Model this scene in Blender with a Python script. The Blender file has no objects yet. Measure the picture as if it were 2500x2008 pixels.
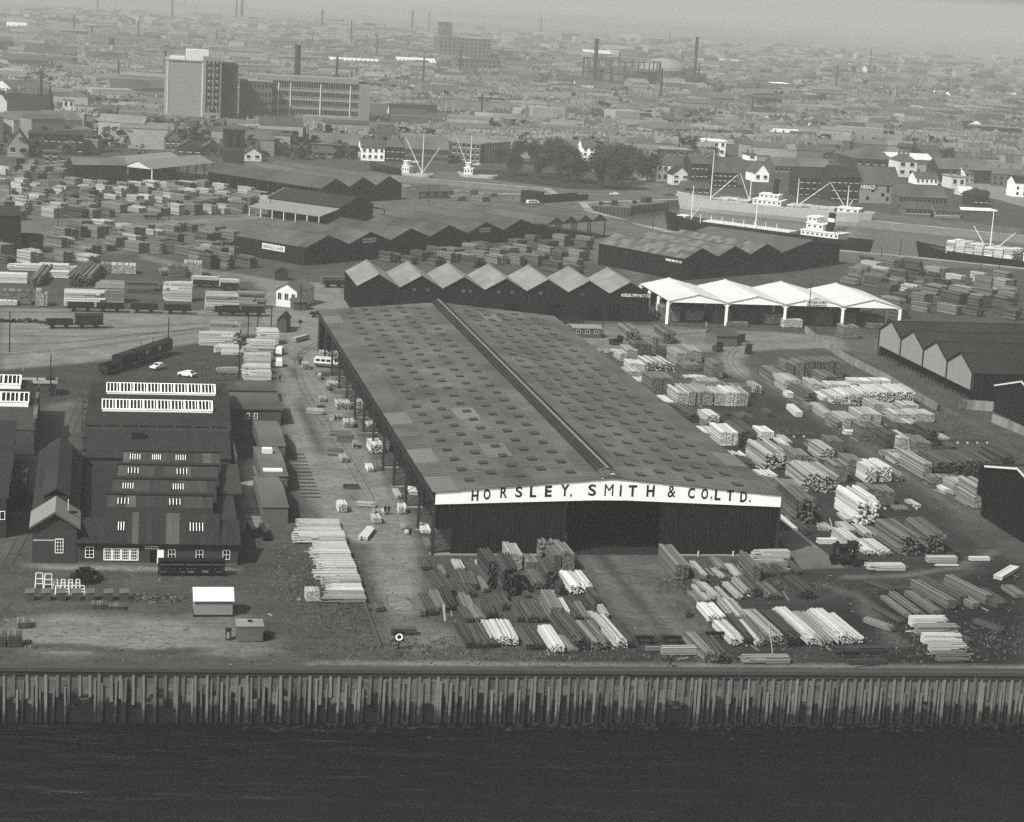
import bpy, math, random
import numpy as np
from mathutils import Matrix, Vector

# ---------------------------------------------------------------- camera, sky, sun, exposure
S = bpy.context.scene
COL = S.collection
random.seed(11)
FPX, CAMH, ROLL, YAW = 5000.0, 90.0, 0.06, -0.20826
PITCH = math.atan(1038 / FPX)
CAMR = (Matrix.Rotation(YAW, 3, 'Z') @ Matrix.Rotation(math.pi / 2 - PITCH, 3, 'X') @ Matrix.Rotation(ROLL, 3, 'Z'))
CAMC = Vector((0, 0, CAMH))
cd = bpy.data.cameras.new('camera')
cam = bpy.data.objects.new('camera', cd)
COL.objects.link(cam)
cam.matrix_world = Matrix.Translation(CAMC) @ CAMR.to_4x4()
cd.sensor_width = 36
cd.lens = 36 * FPX / 2500
cd.clip_start = 1
cd.clip_end = 40000
S.camera = cam

SUN_EL = math.radians(46)
SUN_FROM = Vector((-0.80, -0.60, 0)).normalized()
W = bpy.data.worlds.new('World')
S.world = W
W.use_nodes = True
nt = W.node_tree
bg = nt.nodes['Background']
sky = nt.nodes.new('ShaderNodeTexSky')
sky.sky_type = 'NISHITA'
sky.sun_disc = False
sky.sun_elevation = SUN_EL
sky.sun_rotation = math.atan2(SUN_FROM.x, SUN_FROM.y)
sky.dust_density = 5.0
bw = nt.nodes.new('ShaderNodeRGBToBW')          # black-and-white photograph: the sky's light without its blue
tint = nt.nodes.new('ShaderNodeMixRGB')
tint.blend_type = 'MULTIPLY'
tint.inputs[0].default_value = 1
tint.inputs[2].default_value = (0.965, 1.0, 0.925, 1)
nt.links.new(sky.outputs[0], bw.inputs[0])
nt.links.new(bw.outputs[0], tint.inputs[1])
nt.links.new(tint.outputs[0], bg.inputs[0])
bg.inputs[1].default_value = 0.125
sl = bpy.data.lights.new('sun', 'SUN')
sl.energy = 4.9
sl.angle = math.radians(0.6)
sl.color = (0.97, 1.0, 0.925)
so = bpy.data.objects.new('sun', sl)
COL.objects.link(so)
sdir = Vector((SUN_FROM.x * math.cos(SUN_EL), SUN_FROM.y * math.cos(SUN_EL), math.sin(SUN_EL)))
so.rotation_euler = sdir.to_track_quat('Z', 'Y').to_euler()
so.location = (0, 0, 300)
S.view_settings.view_transform = 'Standard'
S.view_settings.look = 'None'
S.view_settings.gamma = 1
S.view_settings.use_curve_mapping = False
S.view_settings.exposure = 0.14
S.cycles.use_denoising = False
S.cycles.max_bounces = 6
S.cycles.diffuse_bounces = 3
S.cycles.glossy_bounces = 2
S.cycles.transmission_bounces = 2
S.cycles.volume_bounces = 4
S.cycles.sample_clamp_indirect = 4
S.cycles.sample_clamp_direct = 6

# ---------------------------------------------------------------- helpers: pixels of the photograph to points of the place
FR = {'A': (0, 0), 'B': (620, 0), 'C': (1240, 0), 'D': (1860, 0), 'E': (0, 360), 'F': (560, 360), 'G': (1200, 360), 'H': (1860, 360),
      'I': (0, 860), 'J': (560, 700), 'K': (1200, 700), 'L': (1860, 760), 'M': (0, 1240), 'N': (620, 1200), 'O': (1240, 1200), 'Q': (1860, 1200), 'X': (0, 0)}

def nat(k, x, y):
    s = 1.0 if k == 'X' else 3.331
    return FR[k][0] + x / s, FR[k][1] + y / s

def ray(k, x, y):
    px, py = nat(k, x, y)
    return CAMR @ Vector(((px - 1250) / FPX, -(py - 1004) / FPX, -1))

def P(k, x, y, z=0.0):
    d = ray(k, x, y)
    return CAMC + d * ((z - CAMH) / d.z)

def PX(k, x, y, X):
    d = ray(k, x, y)
    return CAMC + d * (X / d.x)

def proj(w):
    c = CAMR.transposed() @ (Vector(w) - CAMC)
    return 1250 + FPX * c.x / -c.z, 1004 - FPX * c.y / -c.z

def zat(w, k, y):
    py = nat(k, 0, y)[1]
    lo, hi = -10.0, 200.0
    for _ in range(40):
        m = (lo + hi) / 2
        if proj((w[0], w[1], m))[1] > py: lo = m
        else: hi = m
    return lo

# ---------------------------------------------------------------- materials (greys: the photograph is black and white)
MATS = {}
def mat(name, g, var=0.25, sc=(1, 1, 1), rough=0.85, isl=0.0, obr=0.0, bump=0.0, wave=None, spec=0.25, det=5, wet=None, big=0.0):
    g = g ** 1.5 if g < .75 else g          # tonal contrast of the print's grey scale
    m = bpy.data.materials.new(name)
    m.use_nodes = True
    t = m.node_tree
    b = t.nodes['Principled BSDF']
    b.inputs['Roughness'].default_value = rough
    b.inputs['Specular IOR Level'].default_value = spec
    def node(ty, **kw):
        n = t.nodes.new(ty)
        for k, v in kw.items(): setattr(n, k, v)
        return n
    def math_(op, a, c):
        n = node('ShaderNodeMath', operation=op)
        for i, v in enumerate((a, c)):
            if isinstance(v, (int, float)): n.inputs[i].default_value = v
            else: t.links.new(v, n.inputs[i])
        return n.outputs[0]
    tc = node('ShaderNodeTexCoord')
    mp = node('ShaderNodeMapping')
    mp.inputs['Scale'].default_value = sc
    t.links.new(tc.outputs['Object'], mp.inputs[0])
    oi = node('ShaderNodeObjectInfo')
    off = node('ShaderNodeVectorMath', operation='SCALE')
    off.inputs[0].default_value = (37, 11, 23)
    t.links.new(oi.outputs['Random'], off.inputs['Scale'])
    t.links.new(off.outputs[0], mp.inputs['Location'])
    nz = node('ShaderNodeTexNoise')
    nz.inputs['Scale'].default_value = 1
    nz.inputs['Detail'].default_value = det
    nz.inputs['Roughness'].default_value = 0.65
    t.links.new(mp.outputs[0], nz.inputs['Vector'])
    v = math_('MULTIPLY_ADD', nz.outputs[0], var * 3.2)
    v.node.inputs[2].default_value = 1 - var * 1.6
    if big:
        n2 = node('ShaderNodeTexNoise')
        n2.inputs['Scale'].default_value = big
        n2.inputs['Detail'].default_value = 3
        t.links.new(tc.outputs['Object'], n2.inputs['Vector'])
        q = math_('MULTIPLY_ADD', n2.outputs[0], 1.6)
        q.node.inputs[2].default_value = 0.2
        v = math_('MULTIPLY', v, q)
    if isl:
        gm = node('ShaderNodeNewGeometry')
        q = math_('MULTIPLY_ADD', gm.outputs['Random Per Island'], isl * 2)
        q.node.inputs[2].default_value = 1 - isl
        v = math_('MULTIPLY', v, q)
    if obr:
        q = math_('MULTIPLY_ADD', oi.outputs['Random'], obr * 2)
        q.node.inputs[2].default_value = 1 - obr
        v = math_('MULTIPLY', v, q)
    hgt = nz.outputs[0]
    if wave:
        ax, ws, amt = wave
        wv = node('ShaderNodeTexWave', bands_direction=ax)
        wv.inputs['Scale'].default_value = ws
        wv.inputs['Distortion'].default_value = 0.3
        t.links.new(tc.outputs['Object'], wv.inputs['Vector'])
        q = math_('MULTIPLY_ADD', wv.outputs[0], amt)
        q.node.inputs[2].default_value = 1 - amt / 2
        v = math_('MULTIPLY', v, q)
        hgt = wv.outputs[0]
    v = math_('MULTIPLY', v, g)
    if wet:                                    # tide mark: wet weed below a ragged line
        z0, z1, dark = wet
        ge = node('ShaderNodeNewGeometry')
        sx = node('ShaderNodeSeparateXYZ')
        t.links.new(ge.outputs['Position'], sx.inputs[0])
        n3 = node('ShaderNodeTexNoise')
        n3.inputs['Scale'].default_value = 0.9
        n3.inputs['Detail'].default_value = 6
        t.links.new(ge.outputs['Position'], n3.inputs['Vector'])
        zz = math_('MULTIPLY_ADD', n3.outputs[0], 4.2)
        zz.node.inputs[2].default_value = -2.1
        oz = math_('MULTIPLY_ADD', oi.outputs['Random'], 2.0)
        oz.node.inputs[2].default_value = -1.0
        zz = math_('ADD', zz, oz)
        zz = math_('ADD', zz, sx.outputs[2])
        mr = node('ShaderNodeMapRange')
        mr.inputs['From Min'].default_value = z0
        mr.inputs['From Max'].default_value = z1
        mr.inputs['To Min'].default_value = dark
        mr.inputs['To Max'].default_value = 1
        t.links.new(zz, mr.inputs['Value'])
        v = math_('MULTIPLY', v, mr.outputs[0])
    v = math_('MAXIMUM', v, 0.003)
    v = math_('MINIMUM', v, 0.88)
    t.links.new(v, b.inputs['Base Color'])
    if bump:
        bp = node('ShaderNodeBump')
        bp.inputs['Strength'].default_value = min(1.0, bump)
        bp.inputs['Distance'].default_value = 0.08
        t.links.new(hgt, bp.inputs['Height'])
        t.links.new(bp.outputs[0], b.inputs['Normal'])
    MATS[name] = m
    return m

PLK = (6, 0.5, 6)
mat('t_white', 0.56, 0.18, PLK, isl=.32, obr=.16)
mat('t_pale', 0.40, 0.2, PLK, isl=.5, obr=.25)
mat('t_grey', 0.225, 0.22, PLK, isl=.55, obr=.25)
mat('t_dark', 0.13, 0.25, PLK, isl=.7, obr=.25)
mat('roof_shed', 0.175, 0.42, (.14, 1.5, 1), wave=('Y', .2, .4), bump=.35, obr=.16, rough=.7, big=.09)
mat('roof_light', 0.24, 0.3, (.5, 1.6, 1), wave=('Y', .2, .34), bump=.35, obr=.15)
mat('roof_dark', 0.06, 0.3, (.4, .4, .4), obr=.12, big=.08)
mat('roof_slate', 0.145, 0.25, (.5, .5, .5), obr=.2, big=.06)
mat('roof_grey', 0.20, 0.22, (.3, .3, .3), obr=.12, wave=('X', 3.0, .12), big=.05)
mat('roof_pale', 0.31, 0.2, (.5, .5, .5), obr=.14, wave=('X', 2.5, .08))
mat('roof_white', 0.64, 0.12, (.25, .6, .25), obr=.07)
mat('patch', 0.20, 0.18, (.6, .6, .6), obr=.42)
mat('felt', 0.095, 0.3, (1, .3, 1), obr=.35)
mat('feltdark', 0.06, 0.25, (1, .3, 1), obr=.15)
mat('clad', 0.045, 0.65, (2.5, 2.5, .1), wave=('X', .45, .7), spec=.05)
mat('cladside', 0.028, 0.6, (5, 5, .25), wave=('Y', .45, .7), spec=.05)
mat('clad_mid', 0.055, 0.45, (5, 5, .2), wave=('X', .5, .5), obr=.12, spec=.05)
mat('clad_pale', 0.36, 0.25, (4, 4, .12), obr=.06)
mat('shingle', 0.105, 0.25, (.8, .8, 6), wave=('Z', 2.2, .45), bump=.4)
mat('brick', 0.13, 0.3, (1.5, 1.5, 3), big=.15, obr=.12)
mat('brick_mid', 0.185, 0.2, (.7, .7, 1.5), obr=.25)
mat('brick_pale', 0.34, 0.14, (.3, .3, .8), obr=.12)
mat('brick_dark', 0.065, 0.25, (.7, .7, 1.2), obr=.25)
mat('white', 0.86, 0.05, (.5, .5, .5))
mat('white_old', 0.68, 0.14, (.7, .7, .3), obr=.08)
mat('black', 0.012, 0.3, (2, 2, 2), rough=.6)
mat('ink', 0.03, 0.2, (2, 2, 2))
mat('void', 0.008, 0.1, (1, 1, 1), rough=1, spec=0)  # near-black for openings and shed insides, their shade put into colour
mat('glass', 0.02, 0.2, (1, 1, 1), rough=.15, spec=.5)
mat('steel', 0.075, 0.25, (1, 1, 1), rough=.6)
mat('steel_dark', 0.03, 0.3, (2, 2, 2), rough=.6)
mat('concrete', 0.36, 0.25, (.4, .4, .4), big=.1)
mat('concrete_dark', 0.2, 0.25, (.5, .5, .5), big=.1)
mat('stone', 0.27, 0.3, (.3, .3, 1))
mat('pile', 0.25, 0.5, (5, 5, .7), obr=.35, wet=(-6.0, -4.5, .16))
mat('backing', 0.20, 0.5, (1.6, 1.6, 3.0), obr=.45, wet=(-4.5, -3.7, .07))
mat('cap', 0.12, 0.35, (.4, 3, 3))
mat('mud', 0.05, 0.5, (.8, .8, .8))
mat('rubble', 0.045, 0.5, (2, 2, 2), isl=.6)
mat('foliage', 0.095, 0.3, (.5, .5, .5), isl=.55, obr=.2, rough=.7)
mat('grass', 0.165, 0.3, (.5, .5, .5), isl=.4)
mat('bark', 0.06, 0.3, (3, 3, .5))
mat('hull_white', 0.47, 0.12, (.1, .1, .4))
mat('hull_black', 0.02, 0.3, (.2, .2, .6), rough=.5)
mat('paint_dark', 0.03, 0.2, (1, 1, 1), rough=.35, spec=.5)
mat('paint_grey', 0.18, 0.2, (1, 1, 1), rough=.5)
mat('paint_white', 0.72, 0.08, (1, 1, 1), rough=.3, spec=.5)
mat('cloth', 0.035, 0.3, (5, 5, 5))
mat('cloth_pale', 0.45, 0.2, (5, 5, 5))
mat('skin', 0.3, 0.1, (5, 5, 5))
mat('wagon', 0.04, 0.45, (2, 2, 1), obr=.5)
mat('rail', 0.12, 0.3, (1, 1, 1), rough=.45)
mat('fence_c', 0.3, 0.25, (.7, .7, .3), obr=.25)
mat('town_wall', 0.31, 0.3, (.3, .3, .6), isl=.7)  # town walls and roofs lightened to merge sooner, haze put into colour
mat('town_roof', 0.215, 0.3, (.2, .2, .3), isl=.6)

# ---------------------------------------------------------------- mesh building
class MB:
    def __init__(s): s.v = []; s.f = []; s.m = []; s.cm = 0
    def face(s, *pts):
        i = len(s.v); s.v += [tuple(p) for p in pts]; s.f.append(tuple(range(i, i + len(pts)))); s.m.append(s.cm)
    def box(s, x0, x1, y0, y1, z0, z1, M=None):
        c = [(x0, y0, z0), (x1, y0, z0), (x1, y1, z0), (x0, y1, z0), (x0, y0, z1), (x1, y0, z1), (x1, y1, z1), (x0, y1, z1)]
        if M: c = [tuple(M @ Vector(p)) for p in c]
        i = len(s.v); s.v += c
        for q in ((3, 2, 1, 0), (4, 5, 6, 7), (0, 1, 5, 4), (1, 2, 6, 5), (2, 3, 7, 6), (3, 0, 4, 7)):
            s.f.append(tuple(i + k for k in q)); s.m.append(s.cm)
        return s
    def slab(s, pts, t):                       # polygon thickened below by t along its normal
        p = [Vector(q) for q in pts]
        n = (p[1] - p[0]).cross(p[2] - p[0]).normalized()
        if n.z < 0 or (abs(n.z) < 1e-6 and n.y > 0): n = -n
        i = len(s.v); k = len(p)
        s.v += [tuple(q) for q in p] + [tuple(q - n * t) for q in p]
        s.f.append(tuple(range(i, i + k))); s.m.append(s.cm)
        s.f.append(tuple(range(i + 2 * k - 1, i + k - 1, -1))); s.m.append(s.cm)
        for a in range(k):
            b = (a + 1) % k
            s.f.append((i + a, i + k + a, i + k + b, i + b)); s.m.append(s.cm)
        return s
    def tube(s, a, b, r0, r1=None, n=6, cap=True):
        a, b = Vector(a), Vector(b); r1 = r0 if r1 is None else r1
        d = (b - a).normalized(); u = d.orthogonal().normalized(); w = d.cross(u)
        i = len(s.v)
        for p, r in ((a, r0), (b, r1)):
            for k in range(n):
                t = 2 * math.pi * k / n
                s.v.append(tuple(p + (u * math.cos(t) + w * math.sin(t)) * r))
        for k in range(n):
            s.f.append((i + k, i + (k + 1) % n, i + n + (k + 1) % n, i + n + k)); s.m.append(s.cm)
        if cap:
            s.f.append(tuple(i + k for k in range(n - 1, -1, -1))); s.m.append(s.cm)
            s.f.append(tuple(i + n + k for k in range(n))); s.m.append(s.cm)
        return s
    def bar(s, a, b, w, h=None):               # square bar between two points
        a, b = Vector(a), Vector(b); h = h or w
        d = b - a; L = d.length
        q = d.to_track_quat('Y', 'Z').to_matrix().to_4x4()
        s.box(-w / 2, w / 2, 0, L, -h / 2, h / 2, Matrix.Translation(a) @ q); return s
    def mesh(s, name, mats):
        me = bpy.data.meshes.new(name)
        me.from_pydata(s.v, [], s.f)
        if isinstance(mats, str): mats = [mats]
        for k in mats: me.materials.append(MATS[k])
        if len(mats) > 1: me.polygons.foreach_set('material_index', s.m)
        me.update()
        return me
    def obj(s, name, mats, parent=None, loc=None, rz=0.0):
        return link(name, s.mesh(name, mats), parent, loc, rz)

def link(name, me, parent=None, loc=None, rz=0.0, scale=None):
    o = bpy.data.objects.new(name, me)
    COL.objects.link(o)
    if parent: o.parent = parent
    if loc is not None: o.location = loc
    if rz: o.rotation_euler[2] = rz
    if scale: o.scale = scale
    return o

LABELS = set()
def tag(o, label, cat, group=None):
    o['label'] = label; o['category'] = cat
    if group: o['group'] = group
    LABELS.add(label)
    return o

def thing(name, label, cat, loc=(0, 0, 0), rz=0.0, group=None):
    o = link(name, None, None, loc, rz)
    o.empty_display_size = 0.5
    return tag(o, label, cat, group)

def struct(o, kind='structure'):
    o['kind'] = kind
    return o

def copy_tree(o, loc=None, rz=None, label=None, parent=None):
    c = o.copy(); COL.objects.link(c); c.parent = parent
    if loc is not None: c.location = loc
    if rz is not None: c.rotation_euler[2] = rz
    if label: c['label'] = label
    for ch in o.children: copy_tree(ch, parent=c)
    return c

def bx(name, parent, m, x0, x1, y0, y1, z0, z1):
    return MB().box(x0, x1, y0, y1, z0, z1).obj(name, m, parent)

def frame(A, B):
    d = B - A
    return Vector((A.x, A.y, 0)), math.atan2(d.y, d.x), math.hypot(d.x, d.y)

def text(parent, s, size, loc, m, rot=(math.pi / 2, 0, 0), name='lettering', width=None, bold=0.0, ext=0.03, fit=None):
    cu = bpy.data.curves.new(name, 'FONT')
    cu.body = s; cu.size = size; cu.extrude = ext; cu.align_x = 'CENTER'; cu.align_y = 'CENTER'; cu.offset = bold
    o = bpy.data.objects.new('tmp', cu)
    COL.objects.link(o)
    bpy.context.view_layer.update()
    me = bpy.data.meshes.new_from_object(o.evaluated_get(bpy.context.evaluated_depsgraph_get()))
    bpy.data.objects.remove(o)
    me.name = name
    n = len(me.vertices); co = np.empty(n * 3); me.vertices.foreach_get('co', co); co = co.reshape(-1, 3)
    lo, hi = co.min(0), co.max(0)
    co[:, :2] -= ((lo + hi) / 2)[:2]
    if width: co[:, 0] *= width / (hi - lo)[0]
    if fit: co[:, 0] *= fit[0] / (hi - lo)[0]; co[:, 1] *= fit[1] / (hi - lo)[1]
    me.vertices.foreach_set('co', co.ravel()); me.update()
    me.materials.clear(); me.materials.append(MATS[m])
    q = link(name, me, parent, loc)
    q.rotation_euler = rot
    return q

def ordn(n):
    return str(n) + ('th' if 10 <= n % 100 <= 20 else {1: 'st', 2: 'nd', 3: 'rd'}.get(n % 10, 'th'))

FOOT = []       # footprints, so that scattered things keep clear of built ones
def foot(loc, rz, x0, x1, y0, y1, pad=1.5):
    FOOT.append((loc[0], loc[1], math.cos(rz), math.sin(rz), x0 - pad, x1 + pad, y0 - pad, y1 + pad))
def blocked(x, y):
    for a, b, c, s_, x0, x1, y0, y1 in FOOT:
        dx, dy = x - a, y - b
        u, v = dx * c + dy * s_, -dx * s_ + dy * c
        if x0 < u < x1 and y0 < v < y1: return True
    return False
# ---------------------------------------------------------------- ground, river, docks
def qy(x): return 259.0 - 0.0429 * x            # the river quay's edge

def poly(k, *pts): return [P(k, a, b).xy for a, b in pts]
DOCK = [Vector(p) for p in ((204.5, 828), (216, 783), (221, 766.5), (275.5, 725.5), (300, 713), (333.5, 691), (436, 634),
                            (436, 756), (381, 792.5), (328, 829), (258.6, 887), (209, 858))]
BASIN = poly('X', (960, 432), (1325, 461), (1345, 474), (1180, 472), (985, 452))
CREEK = poly('X', (236, 349), (318, 308), (346, 306), (352, 330), (318, 350))
HOLES = [DOCK, BASIN, CREEK]

def inside(px, py, pl):
    r = np.zeros(px.shape, bool)
    n = len(pl)
    for i in range(n):
        x0, y0 = pl[i][0], pl[i][1]; x1, y1 = pl[(i + 1) % n][0], pl[(i + 1) % n][1]
        c = ((y0 > py) != (y1 > py)) & (px < (x1 - x0) * (py - y0) / ((y1 - y0) or 1e-9) + x0)
        r ^= c
    return r

def edge_dist(px, py, pl, closed=True):
    d = np.full(px.shape, 1e9)
    n = len(pl)
    for i in range(n if closed else n - 1):
        x0, y0 = pl[i][0], pl[i][1]; x1, y1 = pl[(i + 1) % n][0], pl[(i + 1) % n][1]
        ex, ey = x1 - x0, y1 - y0
        t = np.clip(((px - x0) * ex + (py - y0) * ey) / (ex * ex + ey * ey + 1e-9), 0, 1)
        d = np.minimum(d, np.hypot(px - x0 - t * ex, py - y0 - t * ey))
    return d

PATCH = [   # (tone of the surface, soft edge in m, outline)  -- dust, ash, grass, concrete, and a darker front right corner
    (.30, 6, poly('X', (0, 640), (700, 590), (1000, 640), (1500, 640), (1560, 700), (1600, 640), (2000, 640), (2500, 660), (2500, 560), (1300, 420), (0, 420))),
    (.42, 3, poly('X', (0, 752), (560, 760), (700, 690), (850, 720), (860, 800), (770, 830), (690, 850), (600, 815), (420, 850), (300, 880), (0, 905))),
    (.17, 4, poly('X', (0, 905), (230, 885), (470, 840), (640, 815), (660, 900), (600, 940), (420, 930), (300, 960), (120, 1000), (0, 1000))),
    (.42, 3, poly('X', (690, 850), (780, 800), (790, 870), (900, 1100), (1000, 1260), (1030, 1420), (1010, 1520), (850, 1520), (830, 1350), (730, 1180), (700, 1040), (680, 930))),
    (.33, 4, poly('N', (960, 900), (1120, 960), (1600, 1100), (1660, 1240), (1300, 1330), (1000, 1180))),
    (.30, 3, poly('I', (385, 440), (640, 380), (600, 640), (430, 960), (130, 1600), (-20, 1730), (-20, 1500), (110, 1150))),
    (.58, 1.5, poly('I', (1960, 880), (2090, 860), (2132, 1240), (2100, 1330), (1990, 1340), (1950, 1200))),
    (.46, 2, poly('M', (2000, 0), (2132, 0), (2132, 420), (1960, 600), (1950, 440))),
    (.42, 5, poly('M', (40, 930), (560, 860), (1560, 900), (1900, 960), (2132, 1120), (2000, 1200), (1300, 1180), (500, 1200), (120, 1130))),
    (.33, 4, poly('M', (1500, 860), (2200, 800), (2300, 1180), (1900, 1210))),
    (.42, 1.2, poly('M', (250, 455), (1930, 495), (1930, 530), (260, 498))),
    (.20, 3, poly('X', (560, 1300), (640, 1290), (900, 1330), (950, 1560), (600, 1560))),
    (.14, 6, poly('X', (1450, 1380), (1800, 1400), (1900, 1200), (2500, 1300), (2500, 1640), (1700, 1640), (1300, 1640))),
    (.095, 6, poly('X', (1980, 1480), (2500, 1380), (2500, 1640), (2050, 1640))),  # only a darker tone towards the front right corner
    (.14, 4, poly('X', (1700, 1000), (1850, 960), (2250, 1060), (2400, 1150), (2400, 1330), (1930, 1360))),
    (.21, 4, poly('L', (0, 560), (300, 780), (1000, 1330), (1900, 1900), (2132, 2130), (2132, 1800), (1900, 1650), (1000, 1150), (300, 640))),
    (.27, 4, poly('O', (560, 470), (1180, 480), (1400, 760), (1700, 1130), (1500, 1180), (1050, 1170), (780, 930))),
    (.40, 3, poly('X', (1360, 790), (1580, 795), (1900, 812), (2160, 830), (2200, 870), (2000, 850), (1800, 860), (1700, 860), (1500, 860), (1400, 850))),
    (.42, 3, poly('K', (1850, 560), (2000, 440), (2132, 420), (2132, 520), (2030, 600), (2132, 760), (2000, 740), (1900, 690))),
    (.20, 2, poly('L', (1440, 760), (1600, 800), (2132, 1050), (2132, 1180), (1800, 980))),
    (.26, 3, poly('L', (560, 160), (960, 180), (950, 380), (780, 400))),
    (.40, 1.5, poly('E', (300, 690), (1210, 615), (2132, 555), (2132, 580), (1210, 650), (300, 712))),
    (.36, 1.5, poly('E', (1130, 865), (1640, 985), (2132, 1060), (2132, 1110), (1640, 1040), (1130, 900))),
    (.30, 2, poly('E', (480, 735), (900, 800), (880, 830), (400, 860), (60, 890), (60, 860), (420, 800))),
    (.42, 3, poly('F', (0, 1020), (500, 1100), (930, 1090), (930, 1250), (700, 1300), (330, 1250), (200, 1080))),
    (.12, 5, poly('C', (-300, 1380), (300, 1400), (700, 1460), (1140, 1490), (960, 1550), (500, 1540), (-300, 1440))),
    (.30, 3, poly('C', (960, 1560), (1180, 1480), (1320, 1500), (1020, 1590))),
    (.30, 3, poly('G', (0, 360), (300, 420), (700, 520), (1250, 640), (1200, 700), (700, 600), (0, 500))),
    (.2, 8, poly('D', (1400, 1420), (2132, 1400), (2132, 1500), (1650, 1540))),
]
LINES = [
    (.34, .7, [P('O', a, b).xy for a, b in ((640, 470), (900, 760), (1250, 1150))]), (.34, .7, [P('O', a, b).xy for a, b in ((760, 470), (1050, 800), (1400, 1180))]),
    (.14, .6, [P('O', a, b).xy for a, b in ((700, 470), (980, 780), (1330, 1170))]),
    (.32, .8, [P('L', a, b).xy for a, b in ((0, 560), (500, 870), (1100, 1290), (1700, 1700))]), (.30, .8, [P('L', a, b).xy for a, b in ((60, 530), (600, 850), (1200, 1260), (1900, 1730))]),
    (.34, 1.0, [P('Q', a, b).xy for a, b in ((700, 700), (1100, 690), (1600, 620), (1900, 480))]), (.3, 1.2, [P('Q', a, b).xy for a, b in ((500, 760), (800, 860), (900, 1000), (1100, 1250))]),
    (.4, 1.5, [P('M', a, b).xy for a, b in ((0, 1000), (700, 960), (1500, 1010), (2132, 1060))]),
    (.13, 1.2, [P('M', a, b).xy for a, b in ((200, 1120), (700, 1140), (1100, 1180), (1600, 1160))]),
   # worn wheel tracks and drifts of dust
    (.48, .8, [Vector((x, qy(x) + 2.2)) for x in range(30, 150, 4)]),
    (.34, .5, [P('J', a, b).xy for a, b in ((650, 480), (560, 560), (560, 700), (640, 950), (800, 1250), (960, 1500), (1080, 1732))]),
    (.34, .5, [P('J', a, b).xy for a, b in ((720, 900), (860, 1150), (1010, 1400), (1150, 1640))]),
    (.15, .5, [P('J', a, b).xy for a, b in ((620, 520), (520, 600), (520, 740), (600, 1000), (740, 1300), (880, 1540), (1000, 1732))]),
    (.30, .6, [P('L', a, b).xy for a, b in ((1460, 790), (1600, 850), (1900, 1000), (2132, 1120))]),
    (.20, .6, [P('L', a, b).xy for a, b in ((300, 760), (900, 1200), (1600, 1700), (1900, 1930))]),
    (.21, .6, [P('Q', a, b).xy for a, b in ((1300, 60), (1800, 440), (1700, 640), (1400, 760), (900, 800))]),
]

DX = 2.0
xs = np.arange(-84, 440 + DX, DX)
ts = np.concatenate([np.arange(0, 80, 1.0), np.arange(80, 330, 2.0), np.arange(330, 1002, 3.0)])
gx, gt = np.meshgrid(xs, ts)
gy = gt + 259.0 - 0.0429 * gx * np.clip(1 - gt / 600, 0, 1)
nr, nc = gx.shape
tone = np.full(gx.shape, .21)
for tn, ft, pl in PATCH:
    m = inside(gx, gy, pl)
    d = edge_dist(gx, gy, pl) * np.where(m, 1, -1)
    k = np.clip(d / ft + .5, 0, 1); k = k * k * (3 - 2 * k)
    tone += (tn - tone) * k
for tn, wd, pl in LINES:
    d = edge_dist(gx, gy, pl, False)
    k = np.clip(1.6 - d / wd, 0, 1) * .7
    tone += (tn - tone) * k
hole = np.zeros(gx.shape, bool)
for h in HOLES: hole |= inside(gx, gy, h)
idx = np.arange(nr * nc).reshape(nr, nc)
bad = hole[:-1, :-1] | hole[1:, :-1] | hole[:-1, 1:] | hole[1:, 1:]
q = np.stack([idx[:-1, :-1], idx[:-1, 1:], idx[1:, 1:], idx[1:, :-1]], -1)[~bad]
me = bpy.data.meshes.new('ground')
me.from_pydata(np.stack([gx.ravel(), gy.ravel(), np.zeros(nr * nc)], -1).tolist(), [], q.tolist())
at = me.attributes.new('tone', 'FLOAT', 'POINT')
at.data.foreach_set('value', ((tone.ravel() * .645) ** 1.52).astype(np.float32))

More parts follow.
